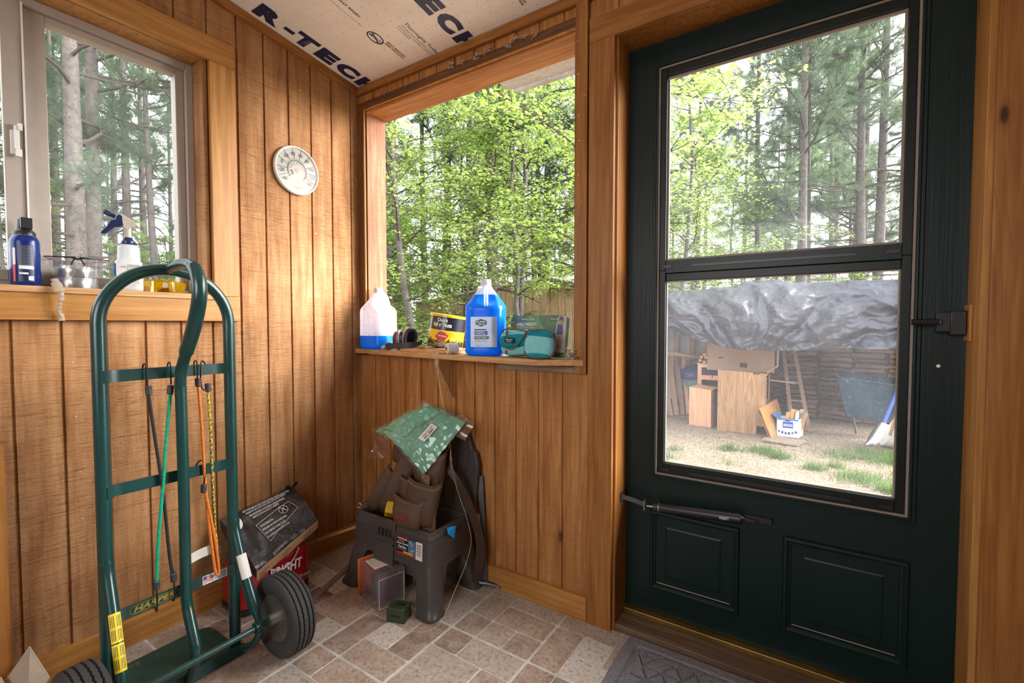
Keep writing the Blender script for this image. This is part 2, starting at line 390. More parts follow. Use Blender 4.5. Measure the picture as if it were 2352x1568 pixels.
# ================================================================== ROOM
SL = -0.13                                            # the lean-to roof climbs away from the door wall
def zc(y, z0=2.25): return z0 + SL * y
GRL = [-.05 - .1062 * i for i in range(30)]
GRF = [.108 + .1035 * i for i in range(30)]
def siding(mb, u0, u1, z0, z1, gr, fn, t=.10, gd=.006, gw=.0085, ztop=None):
    """vertical-groove panel between u0 and u1; fn(u, depth, z) -> point, depth grows away from the room"""
    pts = [(u0, 0)]
    for g in sorted(gr):
        if u0 + gw < g < u1 - gw: pts += [(g - gw / 2, 0), (g - gw / 2 + .0012, gd), (g + gw / 2 - .0012, gd), (g + gw / 2, 0)]
    pts += [(u1, 0), (u1, t), (u0, t)]
    n = len(pts); zt = ztop or (lambda u: z1)
    vs = [fn(u, d, z0) for u, d in pts] + [fn(u, d, zt(u)) for u, d in pts]
    fs = [(i, (i + 1) % n, n + (i + 1) % n, n + i) for i in range(n)] + [tuple(range(n)), tuple(range(n, 2 * n))[::-1]]
    mb.add(vs, fs)
fl = lambda u, d, z: (-d, u, z)
ff = lambda u, d, z: (u, d, z)
YB = -3.0; XR = 2.9
# left wall: window opening y -2.15..-.705, z 1.176..2.08
mb = MB()
siding(mb, -.705, 0, 0, 2.3, GRL, fl, ztop=lambda u: zc(u) + .02)
siding(mb, -2.15, -.705, 0, 1.176, GRL, fl)
siding(mb, -2.15, -.705, 2.08, 2.3, GRL, fl, ztop=lambda u: zc(u) + .02)
siding(mb, YB, -2.15, 0, 2.3, GRL, fl, ztop=lambda u: zc(u) + .02)
smesh('wall_left', mb, M['t_left'], 'rough sawn orange brown siding wall with vertical grooves below the sliding window', smooth=0)
# front wall: opening x .055...1.20, z .945..2.13 ; door x 1.345..2.255, z 0..2.06
mb = MB()
siding(mb, -.10, .055, .93, 2.28, [-9], ff, t=.12)
siding(mb, -.10, 1.20, 0, .93, GRF, ff, t=.12)
siding(mb, .055, 1.20, 2.14, 2.28, GRF, ff, t=.12)
siding(mb, 1.20, 1.33, 0, 2.28, [1.246], ff, t=.12)
siding(mb, 1.33, 2.27, 2.075, 2.28, GRF, ff, t=.12)
siding(mb, 2.27, XR + .1, 0, 2.28, GRF, ff, t=.12)
smesh('wall_front', mb, M['t_front'], 'door wall of brown grooved siding around the open window hole and the green door', smooth=0)
mb = MB(); mb.box(XR, XR + .1, YB, .12, 0, .9); mb.box(XR, XR + .1, YB, .12, .9, 2); mb.box(XR, XR + .1, YB, .12, 2, 2.75)
smesh('wall_right', mb, M['pine_z'], smooth=0)
mb = MB(); mb.box(-.1, XR, YB - .1, YB, 0, .8); mb.box(-.1, .7, YB - .1, YB, .8, 2.1); mb.box(2.1, XR, YB - .1, YB, .8, 2.1); mb.box(-.1, XR, YB - .1, YB, 2.1, 2.75)
smesh('wall_back', mb, M['pine_z'], smooth=0)
# ceiling: printed foil-faced foam board, tilted
ceil = struct('ceiling', 'white foam board ceiling printed with navy lettering', (0, 0, 2.25))
U_ = Vector((0, 1, SL)).normalized(); V_ = Vector((1, 0, 0)); N_ = U_.cross(V_)
m, t, out = nt('white_foam_board'); vv = coords(t)
bsdf(t, out, ramp(t, noisen(t, vv, 8, 6), [(.3, (.80, .78, .77, 1)), (.7, (.88, .86, .85, 1))]), .3, 0, .5, noisen(t, vv, 110, 3), .55, .002)
M['foam'] = m
mb = MB(); P0 = Vector((0, 0, 2.25))
def cpt(x, y, d): return P0 + U_ * (y / U_.y) + V_ * x - N_ * d
mb.hexa([cpt(-.1, YB - .1, 0), cpt(XR + .1, YB - .1, 0), cpt(XR + .1, .25, 0), cpt(-.1, .25, 0), cpt(-.1, YB - .1, .05), cpt(XR + .1, YB - .1, .05), cpt(XR + .1, .25, .05), cpt(-.1, .25, .05)])
part('foam_board', mb, M['foam'], ceil, smooth=0)
def ctext(body, x, y, w, h, bold=0, align='L', shear=0, mat='navy_ink', name='printed_lettering'):
    """x = height of the baseline from the left wall, y = start along the wall"""
    return text(name, body, cpt(x, y, 0), U_, V_, w, h, M[mat], ceil, bold, align, shear=shear, lift=.0008)
for r0 in (0, 1, 2, 3):
    xb = .036 + .62 * r0
    for k, (ch, y0, wd) in enumerate((('R', -.54, .1), ('-', -.425, .042), ('T', -.381, .096), ('E', -.273, .088), ('C', -.172, .102), ('H', -.056, .1))):
        if ch == '-': ctext('l', xb + .028, y0, wd, .022, .02)
        else: ctext(ch, xb, y0, wd, .086, .075)
    ctext('MOLD', xb + .326, -.234, .062, .014, .01, shear=.2)
    rb = MB(); cc = cpt(xb + .333, -.205, .0); nseg = 40
    ring = [cc + U_ * (.037 * math.cos(2 * PI * i / nseg)) + V_ * (.024 * math.sin(2 * PI * i / nseg)) for i in range(nseg)]
    rb.tube(ring, .0028, 4, True); rb.tube([cc + U_ * .030 + V_ * -.016, cc - U_ * .030 + V_ * .016], .0026, 4)
    part('no_mould_symbol', rb, M['navy_ink'], ceil)
    ctext('MOLD RESISTANT', xb + .356, -.163, .102, .0095, .02)
    ctext('RIGID INSULATION', xb + .342, -.163, .104, .0095, .02)
    ctext('Thoroughly Tested', xb + .494, -.205, .20, .021, .0)
    for q, s in enumerate(('Thoroughly Tested and safe. Non-corrosive. Contains no', 'Environmentally responsible, Contains no CFCs', 'or Formaldehyde.')):
        ctext(s, xb + .480 - q * .0125, -.205, (.24, .215, .075)[q], .0082)
    ctext('INSECT RESISTANT RIGID', xb + .364, -.545, .235, .0115, .02)
    ctext('INSULATION', xb + .346, -.545, .107, .0115, .02)
    ctext('Not intended for use as a food source for termites, carpenter ants and mice', xb + .333, -.545, .27, .006)
    ctext('Moisture resistant', xb + .455, -.62, .19, .0085)
dm = MB(); rnd = random.Random(3)
for i in range(40):
    for j in range(30):
        y = -1.4 + i * .0505; x = .05 + j * .05 + (.0 if i % 2 else .025)
        if y > -.03: continue
        c = cpt(x, y, -.0006); dm.add([c - U_ * .0016 - V_ * .0013, c + U_ * .0016 - V_ * .0013, c + U_ * .0016 + V_ * .0013, c - U_ * .0016 + V_ * .0013], [(0, 1, 2, 3)])
o = part('pin_pricks', dm, M['ink'], ceil, smooth=0); o['kind'] = 'stuff'
# floor: 12 inch vinyl tiles, each printed as a 3 x 3 brick block
m, t, out = nt('printed_stone_vinyl')
at = N(t, 'ShaderNodeAttribute', attribute_name='tone'); v = coords(t)
n1 = noisen(t, v, 16, 6, .7); n2 = noisen(t, v, 75, 5, .75); n3 = noisen(t, v, 260, 2, .7)
base = ramp(t, at.outputs['Fac'], [(0, (.12, .078, .060, 1)), (.3, (.25, .18, .14, 1)), (.55, (.36, .26, .20, 1)), (.8, (.38, .34, .29, 1)), (1, (.62, .60, .56, 1))])
c_ = mixc(t, ramp(t, n1, [(.38, g4(0)), (.68, g4(.7))]), base, (.54, .46, .39, 1))
c_ = mixc(t, ramp(t, n2, [(.30, g4(.85)), (.5, g4(0))]), c_, (.085, .055, .042, 1))
c_ = mixc(t, ramp(t, n3, [(.60, g4(0)), (.72, g4(.5))]), c_, (.55, .50, .45, 1))
bsdf(t, out, c_, ramp(t, n1, [(.3, g4(.30)), (.7, g4(.48))]), 0, .5, n2, .25, .0008)
M['tile'] = m
M['grout'] = plain('pale_grey_grout', (.52, .52, .49, 1), .55, 0, .4, .25, 20)
fl_ = struct('floor', 'brown mottled vinyl stone tile floor with pale grey joints')
mb = MB(); mb.box(-.1, XR + .1, YB - .1, 0.0, -.05, 0.0)
part('grout_bed', mb, M['grout'], fl_, smooth=0)
T = .3158; c3 = T / 3; LAY = [((0, 0, 1, 1), (0, 1, 1, 1), (0, 2, 1, 1), (1, 2, 2, 1), (1, 0, 1, 2), (2, 0, 1, 1), (2, 1, 1, 1)),
       ((0, 0, 2, 1), (2, 0, 1, 1), (0, 1, 1, 1), (1, 1, 2, 2), (0, 2, 1, 1)),
       ((0, 0, 1, 2), (1, 0, 2, 1), (1, 1, 1, 1), (2, 1, 1, 2), (0, 2, 2, 1))]
verts = []; faces = []; tones = []; rnd = random.Random(12)
for ti in range(-1, 10):
    for tj in range(-10, 1):
        X0 = .223 + T * (ti - 1); Y0 = .0155 + T * tj
        lay = rnd.choice(LAY); rot = rnd.randrange(4)
        for (a, b, w, h) in lay:
            x0, y0, x1, y1 = a, b, a + w, b + h
            for _ in range(rot): x0, y0, x1, y1 = 3 - y1, x0, 3 - y0, x1
            jl = .0042 if x0 == 0 else .0016; jr = .0042 if x1 == 3 else .0016
            jb = .0042 if y0 == 0 else .0016; jt = .0042 if y1 == 3 else .0016
            A = (X0 + x0 * c3 + jl, X0 + x1 * c3 - jr, Y0 + y0 * c3 + jb, Y0 + y1 * c3 - jt)
            xa, xb_, ya, yb = max(A[0], 0), min(A[1], XR), max(A[2], YB), min(A[3], -.0005 if not 1.34 < A[0] < 2.3 else .0)
            if xb_ - xa < .004 or yb - ya < .004: continue
            cr = .006; k = len(verts); tn = rnd.choice((.05, .2, .3, .35, .45, .5, .55, .6, .7, .8, 1.0)) + rnd.uniform(-.04, .04)
            for zz, ins in ((.0, 0), (.0012, .0012)):
                for px, py in ((xa + ins + cr, ya + ins), (xb_ - ins - cr, ya + ins), (xb_ - ins, ya + ins + cr), (xb_ - ins, yb - ins - cr), (xb_ - ins - cr, yb - ins), (xa + ins + cr, yb - ins), (xa + ins, yb - ins - cr), (xa + ins, ya + ins + cr)): verts.append((px, py, zz))
            faces.append(tuple(range(k + 8, k + 16))); tones.append(tn)
            for q in range(8): faces.append((k + q, k + (q + 1) % 8, k + 8 + (q + 1) % 8, k + 8 + q)); tones.append(tn)
me = bpy.data.meshes.new('vinyl_tiles'); me.from_pydata(verts, [], faces); me.materials.append(M['tile'])
a_ = me.attributes.new('tone', 'FLOAT', 'FACE'); a_.data.foreach_set('value', tones)
link('vinyl_tiles', me, fl_)

# ------------------------------------------------------------------ trims
def trim(name, boxes, mat, label=None, bev=.0015):
    mb = MB()
    for b in boxes:
        if len(b) == 6: mb.box(*b)
        else: mb.hexa(b)
    return smesh(name, mb, M[mat], label, smooth=0, bev=bev)
y2 = YB
trim('trim_1', [[(0, y2, zc(y2, 2.215)), (.019, y2, zc(y2, 2.215)), (.019, -.018, zc(-.018, 2.215)), (0, -.018, 2.217), (0, y2, zc(y2) - .001), (.019, y2, zc(y2) - .001), (.019, -.018, zc(-.018) - .001), (0, -.018, zc(-.018) - .001)]], 'pine_y', 'golden ceiling trim board sloping along the left wall')
trim('trim_2', [(0, XR, -.018, 0, 2.213, 2.2495)], 'pine_x', 'golden ceiling trim board above the open window hole and the door')
trim('baseboard_left', [(0, .018, YB, 0, 0, .088)], 'gold_y', 'golden pine baseboard under the left siding wall')
trim('baseboard_front', [(.018, 1.2475, -.018, 0, 0, .088)], 'gold_x', 'golden pine baseboard under the open window hole')
trim('baseboard_right', [(2.362, XR, -.018, 0, 0, .088)], 'gold_x')
trim('trim_3', [(0, .019, -2.3, -.597, 2.068, 2.158)], 'gold_y', 'flat pine casing board over the sliding window')
trim('trim_4', [(0, .019, -.687, -.597, 1.192, 2.067)], 'gold_z', 'flat pine casing board at the right of the sliding window with one dark knot')
trim('trim_5', [(0, .024, -2.3, -.597, 1.096, 1.1905)], 'gold_y', 'wide pine apron board under the sliding window sill')
trim('trim_6', [(-.125, .030, -2.15, -.687, 1.176, 1.195)], 'raw_y', 'pale wooden window sill board carrying the spray bottle and cans', bev=.002)
trim('trim_7', [(-.115, -.002, -.7047, -.690, 1.195, 2.08), (-.115, -.002, -2.15, -.7047, 2.066, 2.08)], 'gold_z', 'pine window jamb lining beside the beige window frame')
# opening frame
trim('trim_8', [(0.0, 1.197, -.010, 0, 2.139, 2.174)], 'old_x', 'dark stained strip over the open window hole with staples and torn film')
trim('trim_9', [(0.0, .047, -.008, 0, .93, 2.139)], 'old_z', 'dark stained strip in the wall corner beside the open window hole')
mb = MB(); mb.tube([(.052, -.008, .966), (.052, -.008, 2.1345), (1.197, -.008, 2.1345)], .0055, 10)
smesh('trim_10', mb, M['gold_z'], 'thin round golden bead around the open window hole')
trim('trim_11', [(.048, 1.2, -.001, .125, 2.120, 2.134)], 'orange_x', 'orange header board inside the open window hole')
trim('trim_12', [(.046, .062, .0, .118, .93, 2.12)], 'jamb_rough', 'rough sawn red brown post inside the open window hole')
trim('trim_13', [(1.197, 1.243, -.020, 0, .905, 2.2125)], 'pine_z', 'stapled vertical board between open window hole and door casing')
trim('trim_14', [(1.185, 1.202, .0, .12, .93, 2.12)], 'old_z', 'dark inner post at the door side of the open window hole')
trim('trim_15', [(.86, 1.195, -.016, 0, .905, .928)], 'grey_x', 'grey wooden cleat under the right end of the shelf')
trim('trim_16', [(.05, 1.195, .005, .14, .93, .9475)], 'raw_x', 'rough sill in the open window hole')
trim('trim_17', [(1.249, 1.3405, -.019, 0, 0, 2.0575)], 'pine_z', 'left flat pine door casing with small knots')
trim('trim_18', [(1.249, 2.362, -.019, 0, 2.058, 2.142)], 'pine_x', 'pine header casing above the green door')
trim('trim_19', [(2.265, 2.362, -.019, 0, 0, 2.0575)], 'pine_z', 'right flat pine door casing with dark knots')
trim('trim_20', [(1.328, 1.3485, .001, .145, 0, 2.075), (1.328, 2.27, .001, .145, 2.062, 2.079)], 'pine_z', 'pine door jamb lining at the hinge side and head')
trim('trim_21', [(2.2525, 2.27, .001, .145, 0, 2.062)], 'gold_z', 'pine door jamb lining at the latch side')
M['sillw'] = wood('worn_dark_sill', 0, (.16, .10, .065, 1), (.08, .05, .03, 1), (.26, .18, .12, 1), .7, .6, .5, 0, .5)
trim('trim_22', [(1.3485, 2.2525, .002, .085, -.03, .024)], 'sillw', 'worn dark wooden sill in front of the green door', bev=.003)
trim('trim_23', [(1.3485, 2.2525, .085, .150, -.03, .042)], 'brass', 'aged brass threshold strip under the green door', bev=.002)
trim('trim_24', [(.028, .050, -1.42, -1.247, 0, .75)], 'pine_z', 'upright board standing at the far left edge against the siding')

# staples and torn film on the frame
rnd = random.Random(5); mb = MB()
for k in range(34):
    if k < 14: x = 1.206 + rnd.random() * .03; z = 1.0 + (2.16 - 1.0) * k / 13 + rnd.uniform(-.02, .02); y = -.0225
    elif k < 26: x = .1 + 1.05 * (k - 14) / 12 + rnd.uniform(-.03, .03); z = 2.15 + rnd.uniform(0, .018); y = -.0125
    else: x = rnd.uniform(.01, .04); z = rnd.uniform(1.1, 2.1); y = -.0105
    a = rnd.uniform(-.5, .5); dx = .0045 * math.cos(a); dz = .0045 * math.sin(a)
    mb.tube([(x - dx, y + .003, z - dz), (x - dx, y, z - dz), (x + dx, y - .0015 * rnd.random(), z + dz), (x + dx, y + .003, z + dz)], .0006, 5)
o = part('staples', mb, M['staple'], None); tag(o, 'zinc staples left in the frame of the open window hole', 'staples', kind='stuff')
mb = MB()
for k, (x, z, n_) in enumerate(((.155, 2.168, 3), (.60, 2.180, 6), (.66, 2.170, 4), (.74, 2.172, 8), (.80, 2.184, 8), (.90, 2.165, 5), (.93, 2.182, 6), (.965, 2.176, 5), (1.02, 2.162, 3))):
    for q in range(n_):
        a = rnd.uniform(-.9, .9); pts = []; px_ = x + rnd.uniform(-.012, .012); pz_ = z + rnd.uniform(-.006, .006); py_ = -.0125
        for s in range(6):
            pts.append((px_, py_, pz_)); px_ += .0055 * math.cos(a); pz_ += .0035 * math.sin(a); a += rnd.uniform(-.8, .8); py_ = -.0125 - rnd.random() * .007
        mb.ribbon(pts, .003 + .006 * rnd.random(), (.3, 0, 1), .0003)
for q in range(26):
    x = 1.165 + rnd.random() * .05; z = .962 + rnd.random() ** 2 * .03
    pts = [(x + rnd.uniform(-.015, .015), -.025 + rnd.uniform(-.02, .02), z + rnd.uniform(-.006, .012)) for s in range(5)]
    mb.ribbon(pts, .004, (0, 0, 1), .0004)
M['film'] = glassy('torn_milky_film', .4, (.8, .72, .64, 1), (1, 1, 1, 1), 0, .15)
o = part('torn_plastic_film', mb, M['film'], None, smooth=60); tag(o, 'torn bits of milky plastic film stapled along the open window hole', 'plastic film', kind='stuff')
# nail heads in the siding
NLAB = ('highest of four nail heads left of the hand truck', 'second highest nail head left of the hand truck', 'third nail head down left of the hand truck', 'lowest nail head left of the hand truck', 'highest nail head seen between handle and right tube of the hand truck', 'second nail head between handle and right tube of the hand truck', 'third nail head between handle and right tube of the hand truck', 'lowest nail head between handle and right tube of the hand truck', 'nail head right of the hand truck near the corner', 'nail head below the thermometer', 'nail head at lower right of the thermometer', 'nail head under the ceiling trim near the corner')
for k, (y, z) in enumerate(((-1.09, .965), (-1.085, .795), (-1.08, .62), (-1.077, .47), (-.62, 1.09), (-.615, .93), (-.61, .78), (-.612, .60), (-.36, .80), (-.36, 1.2), (-.245, 1.5), (-.31, 2.12))):
    mb = MB(); mb.lathe([(0, .0012), (.0022, .001), (.003, 0)], (0, y, z), 10, Matrix.Rotation(R(90), 3, 'Y'))
    o = part('nail', mb, M['staple'], None); tag(o, NLAB[k], 'nail', 'nail heads in the left siding wall')

# ------------------------------------------------------------------ sliding window
w1 = struct('window_1', 'beige vinyl sliding window in the left wall', (-.10, -1.4, 1.2))
mb = MB(); Xa, Xb = -.135, -.085
mb.box(Xa, -.078, -.7285, -.7048, 1.195, 2.066); mb.box(Xa, -.078, -2.15, -.7285, 2.040, 2.066); mb.box(Xa, -.078, -2.15, -.7285, 1.195, 1.213)
part('outer_frame', mb, M['vinyl'], w1, smooth=0, bev=.002)
mb = MB(); mb.box(Xa, -.095, -.7565, -.729, 1.214, 2.040); mb.box(Xa, -.095, -1.105, -.7565, 2.018, 2.040); mb.box(Xa, -.095, -1.105, -.7565, 1.214, 1.240); mb.box(Xa, -.095, -1.160, -1.105, 1.214, 2.040)
part('fixed_sash', mb, M['vinyl'], w1, smooth=0, bev=.002)
mb = MB(); mb.box(-.112, -.108, -1.12, -.745, 1.225, 2.03); part('fixed_pane', mb, M['glass_win'], w1, smooth=0)
mb = MB(); mb.box(-.092, -.072, -1.205, -1.163, 1.214, 2.040); mb.box(-.092, -.072, -2.14, -1.205, 2.010, 2.040); mb.box(-.092, -.072, -2.14, -1.205, 1.214, 1.245)
sl = part('sliding_sash', mb, M['vinyl'], w1, smooth=0, bev=.002)
mb = MB(); mb.box(-.084, -.081, -2.13, -1.19, 1.235, 2.02); part('sliding_pane', mb, M['glass_win'], w1, smooth=0)
mb = MB(); mb.box(-.094, -.0655, -1.1625, -1.1585, 1.214, 2.040); part('weather_strip', mb, M['white'], w1, smooth=0, label='white strip along the sliding sash')
mb = MB(); mb.box(-.072, -.062, -1.193, -1.182, 1.585, 1.655); mb.box(-.066, -.052, -1.186, -1.176, 1.60, 1.668); mb.box(-.062, -.048, -1.179, -1.170, 1.655, 1.675); mb.box(-.062, -.05, -1.184, -1.172, 1.578, 1.60)
part('sash_latch', mb, M['white'], sl, label='white hooked sash latch', smooth=0, bev=.001)

# ------------------------------------------------------------------ green storm door
d1 = struct('door_1', 'dark green panelled storm door with two glass panes', (1.80, .11, .05))
F0 = .112; F1 = .145
def frame(mb, x0, x1, z0, z1, w, ya, yb):
    mb.box(x0, x0 + w, ya, yb, z0, z1); mb.box(x1 - w, x1, ya, yb, z0, z1); mb.box(x0 + w, x1 - w, ya, yb, z1 - w, z1); mb.box(x0 + w, x1 - w, ya, yb, z0, z0 + w)
mb = MB()   # slab with glazing hole
mb.box(1.3495, 1.455, F0, F1, .044, 2.060); mb.box(2.147, 2.251, F0, F1, .044, 2.060); mb.box(1.455, 2.147, F0, F1, 1.972, 2.060); mb.box(1.455, 2.147, F0, F1, .044, .550)
part('slab', mb, M['green_door'], d1, smooth=0)
mb = MB()   # raised sticking round the glass
def mitre(mb, x0, x1, z0, z1, prof):
    """mitred moulding: prof list of (inset, y)"""
    rings = [[(x0 + i, y, z0 + i), (x1 - i, y, z0 + i), (x1 - i, y, z1 - i), (x0 + i, y, z1 - i)] for i, y in prof]
    vs = [p for r_ in rings for p in r_]; fs = [(k * 4 + j, k * 4 + (j + 1) % 4, (k + 1) * 4 + (j + 1) % 4, (k + 1) * 4 + j) for k in range(len(rings) - 1) for j in range(4)]
    mb.add(vs, [f[::-1] for f in fs])
mitre(mb, 1.437, 2.165, .532, 1.990, [(0, F0), (.003, F0 - .006), (.010, F0 - .006), (.013, F0 - .010), (.017, F0 - .010), (.020, F0 + .01)])
part('glazing_moulding', mb, M['green_door'], d1, smooth=0)
mb = MB(); frame(mb, 1.4555, 2.1465, .5505, 1.9715, .0055, F0 - .003, F0 + .02)
part('weather_seal', mb, M['pale_strip'], d1, smooth=0, label='pale weathered seal around the door glass')
up = MB(); x0, x1 = 1.4615, 2.1405
up.box(x0, x0 + .021, F0 + .002, F0 + .028, 1.272, 1.9655); up.box(x1 - .021, x1, F0 + .002, F0 + .028, 1.272, 1.9655); up.box(x0 + .021, x1 - .021, F0 + .002, F0 + .028, 1.940, 1.9655); up.box(x0 + .021, x1 - .021, F0 + .002, F0 + .028, 1.262, 1.306)
us = part('upper_sash', up, M['black_green'], d1, smooth=0, bev=.0015)
mb = MB(); frame(mb, x0 + .0215, x1 - .0215, 1.3065, 1.9395, .006, F0 + .012, F0 + .022); part('glazing_bead', mb, M['pale_strip'], us, smooth=0)
mb = MB(); mb.box(x0 + .02, x1 - .02, F0 + .015, F0 + .019, 1.30, 1.945); part('upper_pane', mb, M['glass_up'], us, smooth=0)
lo = MB(); lo.box(x0 + .0, x0 + .021, F0 + .004, F0 + .033, .556, 1.2722); lo.box(x1 - .021, x1, F0 + .004, F0 + .033, .556, 1.2722); lo.box(x0 + .021, x1 - .021, F0 + .012, F0 + .033, 1.236, 1.2615); lo.box(x0 + .021, x1 - .021, F0 + .004, F0 + .033, .556, .592)
ls = part('lower_sash', lo, M['black_green'], d1, smooth=0, bev=.0015)
mb = MB(); frame(mb, x0 + .0212, x1 - .0212, .5925, 1.2355, .0035, F0 + .014, F0 + .024); part('glazing_bead', mb, M['pale_strip'], ls, smooth=0)
mb = MB(); mb.box(x0 + .02, x1 - .02, F0 + .018, F0 + .022, .588, 1.24); part('lower_pane', mb, M['glass_low'], ls, smooth=0)
mb = MB()
for z_ in (1.284, .568):
    mb.box(1.57, 2.02, F0 + .0005, F0 + .003, z_ - .005, z_ + .005); mb.box(1.478, 1.505, F0 - .001, F0 + .003, z_ - .005, z_ + .006); mb.box(2.085, 2.115, F0 - .001, F0 + .003, z_ - .005, z_ + .006)
part('sash_latch_slots', mb, M['black'], d1, smooth=0, bev=.0008)
for (xa, xb, za, zb) in ((1.438, 1.732, .128, .420), (1.852, 2.156, .124, .428)):
    mb = MB()
    mitre(mb, xa, xb, za, zb, [(0, F0), (.004, F0 - .008), (.012, F0 - .009), (.016, F0 - .005), (.022, F0 - .004), (.027, F0 + .010), (.034, F0 + .010), (.060, F0 - .002)])
    mb.add([(xa + .060, F0 - .002, za + .060), (xb - .060, F0 - .002, za + .060), (xb - .060, F0 - .002, zb - .060), (xa + .060, F0 - .002, zb - .060)], [(0, 1, 2, 3)])
    p_ = part('raised_panel', mb, M['green_door'], d1, smooth=0)
    mb = MB(); mb.hexa([(xa + .028, F0 - .001, za + .0275), (xb - .028, F0 - .001, za + .0275), (xb - .028, F0 + .0102, za + .0275), (xa + .028, F0 + .0102, za + .0275), (xa + .028, F0 + .000, za + .030), (xb - .028, F0 + .000, za + .030), (xb - .034, F0 + .0098, za + .035), (xa + .034, F0 + .0098, za + .035)])
    part('dust_line', mb, M['grey_x'], p_, smooth=0)
# closer
cl = MB(); a = Vector((1.462, .078, .442)); b = Vector((1.738, .074, .464))
cl.tube([a, b], .0165, 20)
cb = part('closer_tube', cl, M['black'], d1)
mb = MB(); dr = (b - a).normalized(); mb.tube([a + dr * .018, a + dr * .0205], .0169, 20); part('closer_band', mb, M['steel'], cb)
text('printed_label', 'ADJUST', a + dr * .215 + Vector((0, -.0165, -.006)), dr, (0, 0, 1), .03, .012, M['white_ink'], cb, .01, lift=.0004)
mb = MB(); mb.tube([a - dr * .030, a], .0035, 8); mb.box(a.x - .034, a.x - .031, .068, .088, .425, .460)
part('closer_rod', mb, M['steel'], d1, label='bright steel closer rod with clip')
mb = MB(); mb.ribbon([(1.347, .06, .462), (1.40, .072, .452), (1.435, .078, .442)], .016, (0, 0, 1), .004); mb.tube([(1.434, .078, .432), (1.434, .078, .454)], .004, 8); mb.box(1.3487, 1.353, .045, .10, .445, .478)
part('jamb_bracket', mb, M['steel_d'], d1)
mb = MB(); mb.tube([b, b + Vector((.012, 0, .001))], [.0135, .006], 14); mb.box(b.x + .008, b.x + .085, .092, .1115, b.z - .008, b.z + .010); mb.box(b.x + .004, b.x + .040, .070, .094, b.z - .004, b.z + .005); mb.tube([(b.x + .05, .089, b.z + .001), (b.x + .05, .093, b.z + .001)], .003, 8)
part('door_bracket', mb, M['black'], d1, smooth=30, bev=.001)
# inside latch
mb = MB(); mb.box(2.188, 2.238, .082, .1115, 1.062, 1.115); mb.box(2.214, 2.246, .074, .1115, 1.055, 1.118); lb = part('latch_body', mb, M['black'], d1, smooth=30, bev=.003)
mb = MB(); mb.tube([(2.19, .070, 1.089), (2.135, .064, 1.089)], [.0085, .0075], 12); mb.tube([(2.193, .084, 1.089), (2.188, .07, 1.089)], .009, 12); part('latch_lever', mb, M['black'], lb)
mb = MB(); mb.box(2.2465, 2.2522, .060, .1115, 1.040, 1.132); part('strike_plate', mb, M['gold_z'], d1, smooth=0, bev=.001)
mb = MB(); mb.box(2.184, 2.232, .1112, .1121, .94, 1.03); part('old_lock_scar', mb, M['black_green'], d1, smooth=0)
mb = MB(); mb.lathe([(0, .001), (.0038, .001), (.0045, 0)], (2.200, .1110, .972), 12, Matrix.Rotation(R(90), 3, 'X')); part('keyhole_plug', mb, M['white'], d1)
# ================================================================== HAND TRUCK
tk = thing('hand_truck', 'tall teal green steel hand truck with loop handle standing before the siding wall', 'hand truck', (.40, -.95, 0))
FX = .335; ya, yb = -1.114, -.7885
mb = MB()
rr_ = (yb - ya) / 2; yc = (ya + yb) / 2; zt = 1.085
pts = [(FX, yb, .015), (FX, yb, .4), (FX, yb, .8)] + [(FX, yc + rr_ * math.cos(PI * k / 24), zt + (rr_ * .97) * math.sin(PI * k / 24)) for k in range(25)] + [(FX, ya, .8), (FX, ya, .4), (FX, ya, .015)]
mb.tube(pts, .0168, 20)
part('frame_loop', mb, M['truck'], tk)
def spline(P, n=8):
    P = [Vector(p) for p in P]; out = []
    for i in range(len(P) - 1):
        p0 = P[max(i - 1, 0)]; p1 = P[i]; p2 = P[i + 1]; p3 = P[min(i + 2, len(P) - 1)]
        for k in range(n):
            t = k / n; out.append(.5 * ((2 * p1) + (p2 - p0) * t + (2 * p0 - 5 * p1 + 4 * p2 - p3) * t * t + (3 * p1 - p0 - 3 * p2 + p3) * t ** 3))
    return out + [P[-1]]
mb = MB()
hp = spline([(.345, -.953, 1.243), (.40, -.951, 1.252), (.452, -.950, 1.252), (.497, -.949, 1.235), (.520, -.949, 1.195), (.517, -.949, 1.145), (.480, -.948, 1.075), (.425, -.946, 1.005), (.385, -.943, .955), (.366, -.940, .915), (.362, -.938, .86), (.360, -.936, .6), (.356, -.935, .35), (.358, -.935, .255), (.376, -.935, .205), (.402, -.935, .150), (.412, -.935, .116), (.395, -.935, .06), (.372, -.935, .02)], 6)
hr = [.0150 + (.0035 if 1.0 < p.z < 1.24 else 0) for p in hp]
hr = [.0128 if i < 5 else hr[i] for i in range(len(hr))]
mb.tube(hp, hr, 18)
part('centre_handle', mb, M['truck'], tk)
